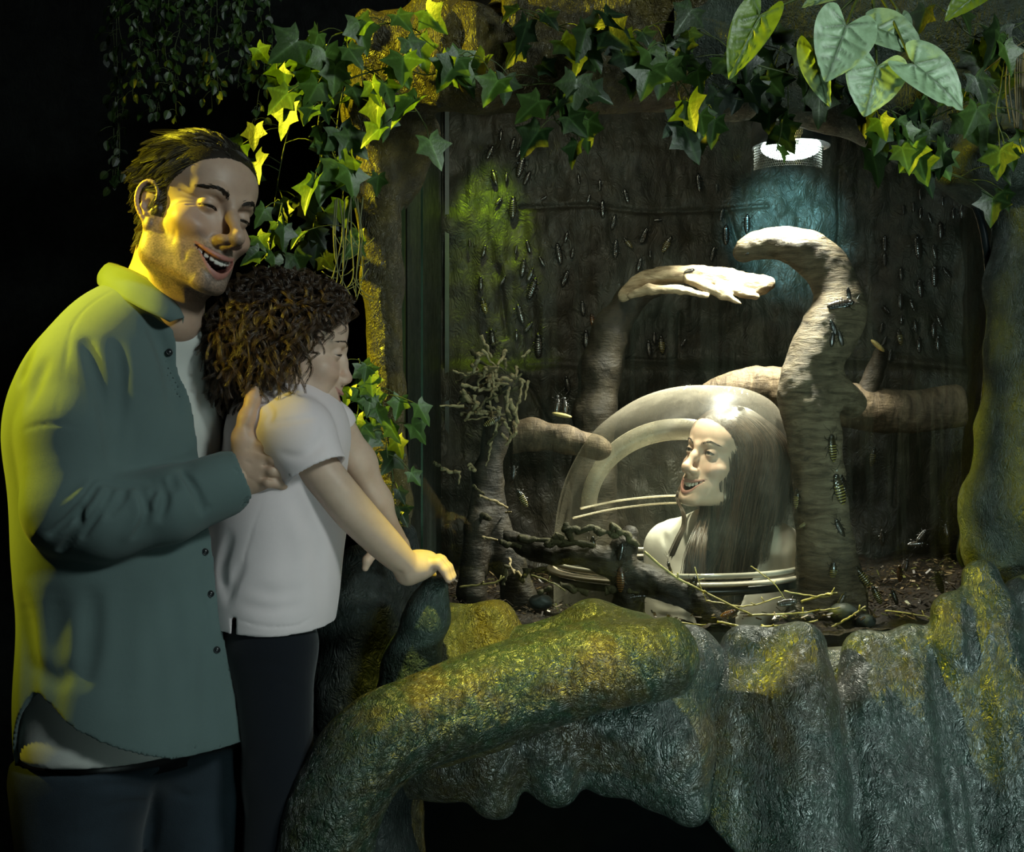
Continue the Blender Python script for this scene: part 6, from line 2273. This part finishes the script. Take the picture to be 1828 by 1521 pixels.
    def neckcut(X, Y, Zz):
        a = (X - nkc[0]) * nkd[0] + (Y - nkc[1]) * nkd[1] + (Zz - nkc[2]) * nkd[2]
        rr = np.sqrt(np.maximum((X - nkc[0]) ** 2 + (Y - nkc[1]) ** 2 + (Zz - nkc[2]) ** 2 - a * a, 0))
        return np.minimum(0.066 - rr, a + 0.05)
    ce, cd = C(436, 849, 1.86), unit(arr(0.90, 0.22, 0.38))
    f_shell(f, d0, [opening, neckcut, lambda X, Y, Zz: np.minimum(((X - ce[0]) * cd[0] + (Y - ce[1]) * cd[1] + (Zz - ce[2]) * cd[2]), 0.11 - np.sqrt((X - ce[0]) ** 2 + (Y - ce[1]) ** 2 + (Zz - ce[2]) ** 2))])
    V, F = f.mesh()
    link_mesh('overshirt', V, F, shirt_c, root)
    # collar: a folded band round the neck
    up_e = [(345, 585, 2.00), (262, 505, 2.03), (215, 478, 2.015), (193, 473, 1.975), (205, 476, 1.92), (238, 488, 1.882), (280, 512, 1.862), (312, 540, 1.858), (327, 568, 1.862)]
    lo_e = [(350, 610, 2.02), (262, 540, 2.06), (205, 515, 2.045), (180, 505, 1.985), (190, 515, 1.905), (220, 532, 1.858), (254, 552, 1.838), (284, 566, 1.832), (302, 574, 1.842)]
    st = [(352, 606, 1.99), (266, 545, 2.02), (225, 520, 2.00), (205, 512, 1.97), (215, 515, 1.925), (246, 530, 1.892), (286, 552, 1.872), (312, 570, 1.866), (326, 584, 1.868)]
    n = 60
    U, Lo, St = (smooth_path([W(*p) for p in e], n) for e in (up_e, lo_e, st))
    rows = []
    for k in np.linspace(0, 1, 7):
        rows.append(St * (1 - k) + U * k)
    top = U + arr(0, 0, 0.002)
    rows.append(top)
    for k in np.linspace(0.05, 1, 8):
        q = U * (1 - k) + Lo * k
        out = q - nkc
        out[:, 2] = 0
        out /= np.linalg.norm(out, axis=1)[:, None]
        rows.append(q + out * 0.006 * math.sin(k * math.pi) + out * 0.003)
    G = np.stack(rows, 0)
    m_, n_ = G.shape[:2]
    i, j = np.meshgrid(np.arange(m_ - 1), np.arange(n_ - 1), indexing='ij')
    a = (i * n_ + j).ravel()
    F = np.stack([a, a + 1, a + n_ + 1, a + n_], 1)
    co = link_mesh('collar', G.reshape(-1, 3), F, shirt_c, root)
    md = co.modifiers.new('thick', 'SOLIDIFY')
    md.thickness = 0.0022
    # buttons
    bm_ = plain('dark_button', (0.012, 0.016, 0.018), 0.3)
    for (px, py) in ((313, 568), (302, 629), (366, 985), (376, 1060), (387, 1160)):
        h = f_hit(f, px, py)
        if h is None:
            h = f_hit(f, px - 6, py)
        if h is None:
            continue
        P_ = Parts()
        nrm = unit(arr(0.35, -0.93, 0.1))
        add_tube(P_, [h, h + nrm * 0.0028], [0.0056, 0.0050], 18)
        th = np.linspace(0, 2 * math.pi, 19)
        e1 = unit(np.cross(nrm, (0, 0, 1)))
        e2 = np.cross(nrm, e1)
        add_tube(P_, [h + nrm * 0.003 + 0.0044 * (math.cos(t) * e1 + math.sin(t) * e2) for t in th], 0.0010, 6, False)
        P_.build('button', bm_, root)
    # --- jeans, belt, shoes
    f = Field((-0.95, 1.68, 0.07), (-0.36, 2.30, 0.92), 0.006)
    f.cap(C(240, 1325, 1.965) - lat * 0.05, C(240, 1325, 1.965) + lat * 0.05, 0.108, 0.108, 0.05)
    for sgn, px in ((1, 200), (-1, 300)):
        q = C(px, 1370, 1.965) + lat * 0.07 * sgn
        f.chain([q, arr(q[0] + 0.01, q[1], 0.48), arr(q[0] - 0.02, q[1] + 0.02, 0.09)], [0.100, 0.076, 0.062], 0.04)
    f_creases(f, [[(175, 1375), (230, 1372), (280, 1382)], [(150, 1400), (220, 1402), (270, 1412)], [(180, 1440), (240, 1430), (275, 1440)], [(290, 1400), (330, 1420), (360, 1410)],
                  [(142, 1345), (143, 1430), (141, 1515), 0.003, -0.003], [(274, 1400), (272, 1460), (268, 1515), 0.010, 0.010]], 0.006, 0.004)
    f.plane(C(240, 1336, 1.96), (0, 0, 1), 0.003)
    V, F = f.mesh()
    link_mesh('jeans', V, F, jean_c, root)
    q = C(240, 1331, 1.965)
    P_ = Parts()
    th = np.linspace(0, 2 * math.pi, 49)[:-1]
    ring = [q + lat * 0.162 * math.cos(t) + fwd * 0.112 * math.sin(t) for t in th]
    V = np.concatenate([np.array(ring) + arr(0, 0, dz) for dz in (-0.018, 0.018)])
    F = np.array([(i, (i + 1) % 48, 48 + (i + 1) % 48, 48 + i) for i in range(48)])
    P_.add(V, F)
    bl = P_.build('belt', plain('black_leather', (0.008, 0.008, 0.009), 0.4), root)
    bl.modifiers.new('t', 'SOLIDIFY').thickness = 0.004
    for sgn, px in ((1, 200), (-1, 300)):
        q = C(px, 1370, 1.965) + lat * 0.07 * sgn
        s = Field(arr(q[0] - 0.2, q[1] - 0.2, 0.0), arr(q[0] + 0.25, q[1] + 0.2, 0.16), 0.006)
        c = arr(q[0] - 0.02, q[1] + 0.02, 0.045)
        s.chain([c - fwd * 0.05, c + fwd * 0.06, c + fwd * 0.17 - arr(0, 0, 0.01)], [0.042, 0.045, 0.036], 0.02)
        s.cap(c + arr(0, 0, 0.02), c + arr(0, 0, 0.07), 0.04, 0.04, 0.02)
        s.plane((0, 0, 0.004), (0, 0, -1))
        V, F = s.mesh()
        link_mesh('shoe', V, F, plain('dark_suede', (0.03, 0.025, 0.02), 0.8), root)
    return root


build_man()


# ------------------------------------------------------------------ the child
def build_child():
    root = thing('person', 'small curly haired child in a pale polo shirt leaning on the rock edge', 'person', (-0.38, 1.99, 0.52))
    fwd = unit(arr(0.96, 0.22, 0))
    lat = unit(np.cross(fwd, arr(0, 0, 1)))
    Rt = np.stack([lat, fwd, arr(0, 0, 1)], 1)
    C = W
    polo_c = cloth_mat('pale_pique', (0.80, 0.70, 0.71), 0.85, 1200, 0.3, 0.2, 0.05)
    navy = cloth_mat('navy_trouser_cloth', (0.005, 0.007, 0.011), 0.95)
    o = W(524, 621, 1.96)
    hd = Head(o, (0.955, 0.16, -0.14), (0.16, 0.02, 0.99), scale=0.86, mouth_w=0.029, mouth_open=0.013, corner=0.013, cheek=1.7, slit=0.0014, slit_z=-0.002,
              wrinkle=0.15, jaw=0.96, brow=0.6, nose=0.90, lo=-0.24, lip=(0.5, 0.24, 0.2), skin=(0.64, 0.46, 0.35),
              neck=[(W(525, 680, 1.965), W(515, 740, 1.97), 0.040, 0.044, 0.02)])
    for sx in (-1, 1):
        hd.f.bump((sx * 0.045, 0.062, -0.055), (0.022, 0.025, 0.022), 0.006)
    skin = arr(0.62, 0.45, 0.34)
    # trunk and legs, coarse, under the clothes
    b = Field((-0.62, 1.78, 0.55), (-0.12, 2.22, 1.44), 0.008)
    b.chain([C(515, 760, 1.975), C(490, 930, 1.98), C(480, 1090, 1.98)], [0.070, 0.072, 0.080], 0.05)
    for sgn in (1, -1):
        q = C(480, 1130, 1.98) + lat * 0.05 * sgn
        b.chain([q, arr(q[0] + 0.01, q[1], 0.80), arr(q[0] - 0.01, q[1], 0.57)], [0.052, 0.040, 0.030], 0.03)
    Vb, Fb = b.mesh()
    # arms and hands
    f = Field(arr(-0.42, 1.82, 1.07), arr(-0.07, 2.24, 1.40), 0.0021)
    AP = smooth_path([list(C(x, y, d)) + [r] for x, y, d, r in ((520, 775, 1.90, .037), (582, 853, 1.885, .0305), (632, 914, 1.90, .0300), (688, 972, 1.94, .0262), (730, 1013, 1.98, .0200))], 26)
    f.chain([p[:3] for p in AP], [p[3] for p in AP], 0.004)
    f.chain([C(728, 1024, 1.99), C(748, 1008, 2.00), C(766, 1004, 2.005)], [0.0185, 0.0190, 0.017], 0.02)
    f.cap(C(752, 1012, 1.985), C(756, 1008, 2.03), 0.0155, 0.0155, 0.015)
    for k in range(4):
        y = 1.984 + 0.0145 * k
        dx = (0, 5, 7, 3)[k]
        f.chain([C(764, 1006 - k, y), C(781 + dx, 1005 - 2 * k, y), C(793 + dx, 1017 - 2 * k, y), C(801 + dx, 1034 - 3 * k, y)],
                [0.0095, 0.0088, 0.0078, 0.0066], 0.004)
        f.bump(C(781 + dx, 1001 - 2 * k, y), 0.006, 0.001)
    f.chain([C(745, 1012, 2.03), C(757, 1016, 2.055), C(772, 1026, 2.062)], [0.012, 0.0092, 0.0072], 0.008)
    f.groove([C(708, 1010, 1.95), C(716, 1028, 1.955), C(722, 1044, 1.97)], 0.004, 0.0018)
    # left arm, further away
    f.chain([C(590, 745, 2.06), C(640, 825, 2.09), C(672, 895, 2.11), C(700, 955, 2.13)], [0.032, 0.0275, 0.0240, 0.0185], 0.02)
    f.chain([C(700, 958, 2.13), C(712, 972, 2.135)], [0.019, 0.018], 0.01)
    for k, (px, py) in enumerate(((727, 972), (722, 984), (712, 994))):
        f.chain([C(712, 968 + 5 * k, 2.13 + 0.008 * k), C(px - 6, py - 2, 2.13 + 0.01 * k), C(px, py + 6, 2.13 + 0.012 * k)], [0.0085, 0.0078, 0.0062], 0.004)
    f.chain([C(692, 968, 2.115), C(668, 985, 2.105), C(656, 1000, 2.10), C(652, 1014, 2.10)], [0.013, 0.0092, 0.0080, 0.0062], 0.006)
    Va, Fa = f.mesh()
    ex = (np.concatenate([Vb, Va]), np.concatenate([Fb, Fa + len(Vb)]), np.tile(skin, (len(Vb) + len(Va), 1)))
    hd.f.mesh()
    body = hd.finish(SKIN['skin'], root, 'body', ex)
    hd.eyes(root)
    hd.lashes(root)
    hd.brows(root, thick=0.8, n=60)
    hd.teeth(root)
    # --- curls
    rng = np.random.default_rng(5)
    Vl = hd.V
    x, y, z = Vl.T
    m = hair_mask(Vl, 0.001, -0.072, False)
    cand = np.where(m)[0]
    N = 1300
    roots = Vl[rng.choice(cand, N)]
    cen = arr(0, -0.015, 0.035)
    nrm = (roots - cen) / arr(0.08, 0.1, 0.08) ** 2
    nrm /= np.linalg.norm(nrm, axis=1)[:, None]
    # guide: outwards, then drooping with gravity
    side = rng.normal(0, 1, (N, 3))
    side -= nrm * (side * nrm).sum(1)[:, None]
    side /= np.linalg.norm(side, axis=1)[:, None]
    L = rng.uniform(0.045, 0.095, N)
    frontal = np.clip((roots[:, 1] - 0.02) / 0.05, 0, 1)
    L *= 1 - 0.25 * frontal
    S = 26
    t = np.linspace(0, 1, S)
    ex_ = nrm[:, None, :] * (0.052 * (1 - np.exp(-2.5 * t)))[None, :, None]
    droop = np.zeros((N, S, 3))
    droop[:, :, 2] = -(t ** 1.5)[None, :] * (L * 0.85)[:, None]
    droop[:, :, 1] = -(t ** 1.2)[None, :] * (L * 0.30 * (0.3 + frontal))[:, None]
    lateral = side[:, None, :] * (t[None, :, None] * (L * 0.35)[:, None, None])
    guide = roots[:, None, :] + ex_ + droop + lateral
    # keep the guides outside the skull
    q = (guide - cen) / arr(0.082, 0.102, 0.082)
    n_ = np.linalg.norm(q, axis=2)
    guide = cen + q * np.where(n_ < 1.06, 1.06 / n_, 1)[..., None] * arr(0.082, 0.102, 0.082)
    T = np.gradient(guide, axis=1)
    T /= np.linalg.norm(T, axis=2)[..., None] + 1e-9
    A = np.cross(T, arr(0.2, 0.9, 0.1))
    A /= np.linalg.norm(A, axis=2)[..., None] + 1e-9
    B = np.cross(T, A)
    rad = rng.uniform(0.006, 0.0125, N)
    turns = rng.uniform(1.0, 2.2, N) * np.where(rng.random(N) < 0.5, 1, -1)
    ph = rng.uniform(0, 6.28, N)
    allp, allw, cols = [], [], []
    for k in range(13):
        off = rng.uniform(-0.36, 0.36, N)
        rr = rad * rng.uniform(0.7, 1.15, N)
        ang = ph[:, None] + off[:, None] + turns[:, None] * 2 * math.pi * (t[None, :] ** 0.9)
        amp = rr[:, None] * np.minimum(1, t[None, :] * 5)
        p = guide + amp[..., None] * (A * np.cos(ang)[..., None] + B * np.sin(ang)[..., None]) + rng.normal(0, 0.0010, (N, 1, 3))
        allp.append(p)
        allw.append(np.tile(np.linspace(1, 0.35, S) * 0.00046, (N, 1)))
        cols.append(np.clip(rng.normal(0.5, 0.35, N), 0, 1))
    paths = np.concatenate(allp)
    wd = np.concatenate(allw)
    Vw, Fw = strand_mesh(hd.world(paths.reshape(-1, 3)).reshape(paths.shape), wd)
    link_mesh('hair', Vw, Fw, hair_mat('brown_curls', (0.018, 0.010, 0.005), (0.11, 0.060, 0.024), 0.40), root, True, np.repeat(np.concatenate(cols), S * 3)[:, None] * np.ones(3))
    ca = body.data.color_attributes['Col']
    cc = np.zeros(len(body.data.vertices) * 4, 'f4')
    ca.data.foreach_get('color', cc)
    cc = cc.reshape(-1, 4)
    cc[np.where(m)[0], :3] = (0.02, 0.012, 0.007)
    ca.data.foreach_set('color', cc.ravel())
    # --- polo
    f = Field((-0.53, 1.78, 0.98), (-0.20, 2.20, 1.46), 0.0030)
    f.ell(C(515, 775, 1.975), (0.112, 0.088, 0.085), 0.05, Rt)
    f.chain([C(512, 790, 1.975), C(497, 930, 1.98), C(484, 1060, 1.98), C(478, 1170, 1.98)], [0.100, 0.112, 0.108, 0.106], 0.06, flat=(fwd, 0.86))
    f.cap(C(505, 735, 1.93), C(520, 760, 1.91), 0.040, 0.045, 0.03)
    g = Field((-0.53, 1.78, 0.98), (-0.20, 2.20, 1.46), 0.0030)
    g.chain([C(505, 735, 1.93), C(528, 775, 1.885), C(562, 838, 1.872)], [0.045, 0.053, 0.050], 0.03)
    g.chain([C(560, 735, 2.04), C(592, 760, 2.06)], [0.042, 0.042], 0.03)
    g.cap(C(455, 698, 1.90), C(470, 740, 1.895), 0.006, 0.03, 0.03)
    d0 = f.d.copy()
    e0 = g.d.copy()
    f_creases(g, [[(475, 760), (520, 752), (565, 745), 0.005, 0.004], [(556, 800), (572, 790), (580, 765), 0.007, 0.006], [(462, 715), (458, 745), (452, 775), 0.006, 0.004],
                  [(470, 712), (484, 735), (480, 755), 0.005, 0.004], [(500, 810), (540, 815), (580, 798), 0.006, 0.003], [(522, 840), (560, 835), (595, 800), 0.0022, 0.0018]], 0.006, 0.005)
    f_creases(f, [[(410, 960), (395, 1010), (402, 1060), 0.010, 0.008],
                  [(432, 1010), (415, 1040), (405, 1075), 0.008, 0.006], [(470, 890), (440, 980), (415, 1080), 0.0022, 0.0015],
                  [(450, 1050), (500, 1062), (550, 1050), 0.012, 0.003], [(430, 1080), (490, 1088), (540, 1078), 0.010, 0.003], [(520, 880), (560, 960), (575, 1060), 0.016, 0.006],
                  [(500, 900), (520, 980), (515, 1060), 0.02, 0.003]], 0.006, 0.005)
    hemz = C(480, 1120, 1.98)[2]
    # hem band and sleeve band seams
    f_creases(f, [[(410, 1100), (470, 1118), (530, 1116), (560, 1098), 0.0022, 0.0018]], 0.003, 0.002)
    c0 = C(480, 1120, 1.98)

    def hem(X, Y, Z):
        u = (X - c0[0]) * fwd[0] + (Y - c0[1]) * fwd[1]
        slit = np.minimum(0.003 - np.abs(u + 0.055), np.minimum(1.06 - Z, (1.98 - Y)))
        return np.maximum((hemz + 0.01 - 1.2 * (u - 0.01) ** 2 * np.sign(-u + 0.3) * 0 + 0.9 * (u) ** 2 - 0.006) - Z, slit)
    sc, sd = C(566, 842, 1.872), unit(C(566, 842, 1.872) - C(530, 778, 1.885))
    sd = unit(sd + arr(0, 0, -0.12))
    cut1 = (lambda X, Y, Z: np.minimum((X - sc[0]) * sd[0] + (Y - sc[1]) * sd[1] + (Z - sc[2]) * sd[2], 0.07 - np.sqrt((X - sc[0]) ** 2 + (Y - sc[1]) ** 2 + (Z - sc[2]) ** 2)))
    sc2, sd2 = C(600, 772, 2.068), unit(arr(0.42, 0.2, -0.7))
    cut2 = (lambda X, Y, Z: np.minimum((X - sc2[0]) * sd2[0] + (Y - sc2[1]) * sd2[1] + (Z - sc2[2]) * sd2[2], 0.06 - np.sqrt((X - sc2[0]) ** 2 + (Y - sc2[1]) ** 2 + (Z - sc2[2]) ** 2)))
    nc, nd = C(536, 706, 1.972), unit(arr(0.42, 0.05, 0.9))

    def neckcut(X, Y, Z):
        a = (X - nc[0]) * nd[0] + (Y - nc[1]) * nd[1] + (Z - nc[2]) * nd[2]
        rr = np.sqrt(np.maximum((X - nc[0]) ** 2 + (Y - nc[1]) ** 2 + (Z - nc[2]) ** 2 - a * a, 0))
        return np.minimum(0.050 - rr, a + 0.045)
    f_shell(g, e0, [cut1, cut2, neckcut], 0.0045)
    f_shell(f, d0, [hem, neckcut], 0.005)
    hh = np.maximum(0.006 - np.abs(f.d - g.d), 0) / 0.006
    f.d = np.minimum(f.d, g.d) - hh * hh * 0.0015
    V, F = f.mesh()
    link_mesh('polo_shirt', V, F, polo_c, root)
    # collar leaves
    up_e = [(585, 722, 2.035), (540, 700, 2.045), (508, 690, 2.02), (500, 688, 1.97), (512, 688, 1.93), (532, 692, 1.918), (552, 705, 1.92), (568, 728, 1.935), (578, 742, 1.96)]
    lo_e = [(600, 735, 2.05), (550, 725, 2.075), (495, 712, 2.05), (480, 710, 1.97), (492, 716, 1.905), (520, 724, 1.888), (545, 735, 1.89), (562, 750, 1.905), (568, 758, 1.93)]
    n = 40
    U, Lo = (smooth_path([W(*p) for p in e], n) for e in (up_e, lo_e))
    rows = [U * (1 - k) + Lo * k + arr(0, 0, 0.004 * math.sin(k * math.pi)) for k in np.linspace(0, 1, 8)]
    G = np.stack(rows, 0)
    i, j = np.meshgrid(np.arange(7), np.arange(n - 1), indexing='ij')
    a = (i * n + j).ravel()
    co = link_mesh('collar', G.reshape(-1, 3), np.stack([a, a + 1, a + n + 1, a + n], 1), polo_c, root)
    co.modifiers.new('thick', 'SOLIDIFY').thickness = 0.003
    # --- trousers and shoes
    f = Field((-0.60, 1.78, 0.54), (-0.15, 2.20, 1.08), 0.0055)
    q = C(480, 1140, 1.98)
    f.cap(q - lat * 0.03, q + lat * 0.03, 0.072, 0.072, 0.04)
    for sgn in (1, -1):
        q = C(483, 1150, 1.98) + lat * 0.052 * sgn
        f.chain([q, arr(q[0] + 0.012, q[1], 0.80), arr(q[0] - 0.005, q[1], 0.57)], [0.066, 0.052, 0.044], 0.03)
    f_creases(f, [[(430, 1190), (480, 1185), (520, 1195)], [(440, 1230), (490, 1215), (540, 1230)]], 0.006, 0.003)
    V, F = f.mesh()
    link_mesh('trousers', V, F, navy, root)
    for sgn in (1, -1):
        q = C(483, 1150, 1.98) + lat * 0.052 * sgn
        c = arr(q[0], q[1], 0.555)
        s = Field(c - arr(0.10, 0.08, 0.04), c + arr(0.16, 0.08, 0.07), 0.005)
        s.chain([c - fwd * 0.03, c + fwd * 0.04, c + fwd * 0.09], [0.030, 0.032, 0.026], 0.02)
        s.plane((0, 0, 0.53), (0, 0, -1))
        V, F = s.mesh()
        link_mesh('shoe', V, F, plain('black_canvas', (0.015, 0.015, 0.018), 0.8), root)
    return root


build_child()


# ------------------------------------------------------------------ the woman inside the viewing dome
def build_woman():
    YW = 2.80
    root = thing('person', 'woman with long dark hair and a white jacket laughing inside the clear dome', 'person', (0.50, YW, 0.0))
    C = W
    fwd = unit(arr(-0.38, -0.92, 0))
    lat = unit(np.cross(fwd, arr(0, 0, 1)))
    Rt = np.stack([lat, fwd, arr(0, 0, 1)], 1)
    o = C(1293, 818, YW)
    hd = Head(o, (-0.775, -0.59, 0.20), (0.24, 0.03, 0.965), scale=0.99, mouth_w=0.034, mouth_open=0.019, corner=0.016, cheek=0.6, slit=0.0042, slit_z=0.0,
              wrinkle=0.25, jaw=0.90, brow=0.5, nose=0.97, lip=(0.44, 0.22, 0.18), skin=(0.66, 0.47, 0.36), lo=-0.30, female=True, eyelook=(0.0, 0.9, 0.25), iris=(0.06, 0.05, 0.03),
              neck=[(C(1310, 870, YW + 0.02), C(1310, 975, YW + 0.03), 0.046, 0.050, 0.02), (C(1310, 975, YW + 0.03), C(1303, 1030, YW + 0.03), 0.05, 0.07, 0.05)])
    b = Field((0.18, 2.5, 0.08), (0.82, 3.12, 1.12), 0.010)
    b.chain([C(1300, 1010, YW + 0.03), C(1300, 1090, YW + 0.03), C(1300, 1300, YW + 0.03), C(1312, 1460, YW + 0.03)], [0.07, 0.095, 0.09, 0.11], 0.06)
    b.chain([C(1292, 1000, YW + 0.03) + lat * 0.10, C(1292, 1000, YW + 0.03) - lat * 0.10], [0.040, 0.040], 0.05)
    for sgn in (1, -1):
        q = C(1292, 1000, YW + 0.03) + lat * 0.132 * sgn
        b.chain([q, q + arr(0.01, 0, -0.28), q + fwd * 0.06 + arr(0, 0, -0.5)], [0.045, 0.036, 0.026], 0.03)
        q = C(1312, 1480, YW + 0.03) + lat * 0.08 * sgn
        b.chain([q, arr(q[0], q[1], 0.10)], [0.07, 0.04], 0.03)
    Vb, Fb = b.mesh()
    hd.f.mesh()
    body = hd.finish(SKIN['skin'], root, 'body', (Vb, Fb, np.tile(arr(0.6, 0.42, 0.32), (len(Vb), 1))))
    hd.eyes(root)
    hd.lashes(root, 0.0008)
    hd.brows(root, thick=0.8, n=110, raise_=0.002)
    hd.teeth(root)
    # hair
    rng = np.random.default_rng(8)
    Vl = hd.V
    x, y, z = Vl.T
    m = hair_mask(Vl, -0.013, -0.08, False)
    cand = np.where(m)[0]
    N = 8000
    roots = Vl[rng.choice(cand, N)]

    def dirs(P, t, R0):
        D = np.zeros_like(P)
        top = np.clip((P[:, 2] - 0.02) / 0.09, 0, 1)
        sgn = np.where(R0[:, 0] + 0.012 * 0 > 0.008, 1.0, -1.0)
        D[:, 0] = sgn * top * 0.8
        D[:, 1] = -0.55 * top - 0.5 * np.clip((P[:, 1] - 0.015) / 0.03, 0, 1) * (P[:, 2] > -0.12)
        D[:, 1] -= 0.45 * (sgn > 0)
        D[:, 2] = -1.0 + 0.55 * top
        D[:, 0] += 0.04 * np.sin(P[:, 2] * 40 + R0[:, 1] * 60)
        return D

    def push(P, t):
        P = ell_push((0, -0.014, 0.042), (0.080, 0.101, 0.082), 0.07)(P, t)
        P = ell_push((0, -0.01, -0.03), (0.074, 0.088, 0.12), 0.03)(P, t) if t < 0.6 else P
        return P
    L = rng.uniform(0.33, 0.43, N)
    paths = grow(roots, dirs, L, 22, rng, push, 0.75, 300, 0.05)
    S = paths.shape[1]
    # a loose front lock falling from the far temple past the chin
    wd = np.linspace(1, 0.4, S)[None, :] * rng.uniform(0.0006, 0.001, (N, 1))
    Vw, Fw = strand_mesh(hd.world(paths.reshape(-1, 3)).reshape(paths.shape), wd)
    lock = smooth_path([C(1220, 862, YW + 0.02), C(1209, 890, YW - 0.02), C(1219, 915, YW - 0.06), C(1221, 940, YW - 0.07), C(1210, 965, YW - 0.08), C(1198, 992, YW - 0.08)], 20)
    lp = lock[None] + rng.normal(0, 0.0022, (60, 1, 3)) * np.linspace(0.6, 1.2, 20)[None, :, None]
    lock2 = smooth_path([C(1262, 890, YW + 0.0), C(1256, 930, YW - 0.05), C(1246, 965, YW - 0.10), C(1240, 1000, YW - 0.12), C(1236, 1060, YW - 0.12)], 20)
    lp2 = lock2[None] + rng.normal(0, 0.008, (500, 1, 3)) * np.linspace(0.4, 1.3, 20)[None, :, None]
    V2, F2 = strand_mesh(np.concatenate([lp, lp2]), np.full((560, 20), 0.0008))
    c1 = np.repeat(np.clip(rng.normal(0.35, 0.25, N), 0, 1), S * 3)
    c2 = np.repeat(np.clip(rng.normal(0.9, 0.2, 560), 0, 1), 60)
    link_mesh('hair', np.concatenate([Vw, V2]), np.concatenate([Fw, F2 + len(Vw)]), hair_mat('long_brown_hair', (0.018, 0.012, 0.008), (0.10, 0.062, 0.034), 0.34), root, True,
              np.concatenate([c1, c2])[:, None] * np.ones(3))
    ca = body.data.color_attributes['Col']
    cc = np.zeros(len(body.data.vertices) * 4, 'f4')
    ca.data.foreach_get('color', cc)
    cc = cc.reshape(-1, 4)
    cc[np.where(m)[0], :3] = (0.03, 0.018, 0.01)
    ca.data.foreach_set('color', cc.ravel())
    # dark top and open white jacket
    f = Field((0.2, 2.55, 0.45), (0.80, 3.12, 1.13), 0.006)
    f.chain([C(1295, 1015, YW + 0.03) - arr(0, 0, 0.02), C(1295, 1100, YW + 0.03), C(1300, 1400, YW + 0.03)], [0.09, 0.118, 0.125], 0.06, flat=(fwd, 0.85))
    f.chain([C(1292, 1012, YW + 0.03) + lat * 0.09, C(1292, 1012, YW + 0.03) - lat * 0.09], [0.045, 0.045], 0.05)
    V, F = f.mesh()
    link_mesh('top', V, F, cloth_mat('dark_knit', (0.02, 0.022, 0.02)), root)
    f = Field((0.12, 2.48, 0.40), (0.88, 3.20, 1.16), 0.005)
    f.chain([C(1292, 1000, YW + 0.03), C(1292, 1080, YW + 0.03), C(1300, 1440, YW + 0.03)], [0.11, 0.145, 0.155], 0.06, flat=(fwd, 0.80))
    f.chain([C(1292, 975, YW + 0.03) + lat * 0.11, C(1292, 960, YW + 0.03), C(1292, 975, YW + 0.03) - lat * 0.11], [0.058, 0.062, 0.058], 0.05)
    for sgn in (1, -1):
        q = C(1292, 985, YW + 0.03) + lat * 0.132 * sgn
        f.chain([q, q + arr(0, 0, -0.27), q + fwd * 0.06 + arr(0, 0, -0.47)], [0.056, 0.050, 0.042], 0.03)
    d0 = f.d.copy()
    f_creases(f, [[(1185, 930), (1190, 970), (1200, 1000)], [(1215, 915), (1205, 950), (1200, 980)], [(1170, 1075), (1200, 1085), (1235, 1080)], [(1175, 1100), (1205, 1100), (1240, 1105)],
                  [(1400, 950), (1395, 990), (1405, 1040)]], 0.009, 0.006)
    c0 = C(1312, 1000, YW + 0.03)

    def opening(X, Y, Z):
        u = (X - c0[0]) * fwd[0] + (Y - c0[1]) * fwd[1]
        v = (X - c0[0]) * lat[0] + (Y - c0[1]) * lat[1]
        a = (X - c0[0]) ** 2 + (Y - c0[1]) ** 2
        neck = np.minimum(0.075 - np.sqrt(a), Z - 1.03)
        return np.maximum(np.minimum(0.036 - np.abs(v) + 0.35 * np.clip(Z - 0.95, -0.02, 0.1), u - 0.02), neck)
    f_shell(f, d0, [opening], 0.009)
    V, F = f.mesh()
    link_mesh('jacket', V, F, cloth_mat('white_fleece', (0.80, 0.77, 0.70), 0.9), root)
    f = Field((0.2, 2.55, 0.08), (0.80, 3.12, 0.60), 0.009)
    f.cap(C(1312, 1440, YW + 0.03) - lat * 0.04, C(1312, 1440, YW + 0.03) + lat * 0.04, 0.12, 0.12, 0.05)
    for sgn in (1, -1):
        q = C(1312, 1480, YW + 0.03) + lat * 0.08 * sgn
        f.chain([q, arr(q[0], q[1], 0.10)], [0.085, 0.055], 0.03)
    V, F = f.mesh()
    link_mesh('jeans', V, F, cloth_mat('blue_denim', (0.03, 0.045, 0.08)), root)
    for sgn in (1, -1):
        q = C(1312, 1480, YW + 0.03) + lat * 0.08 * sgn
        s = Field(arr(q[0] - 0.25, q[1] - 0.25, 0.0), arr(q[0] + 0.12, q[1] + 0.12, 0.14), 0.006)
        c = arr(q[0], q[1], 0.045)
        s.chain([c - fwd * 0.03, c + fwd * 0.06, c + fwd * 0.15 - arr(0, 0, 0.01)], [0.036, 0.038, 0.03], 0.02)
        s.cap(c, c + arr(0, 0, 0.07), 0.034, 0.034, 0.02)
        s.plane((0, 0, 0.004), (0, 0, -1))
        V, F = s.mesh()
        link_mesh('shoe', V, F, plain('white_leather', (0.6, 0.6, 0.58), 0.5), root)
    return root


build_woman()
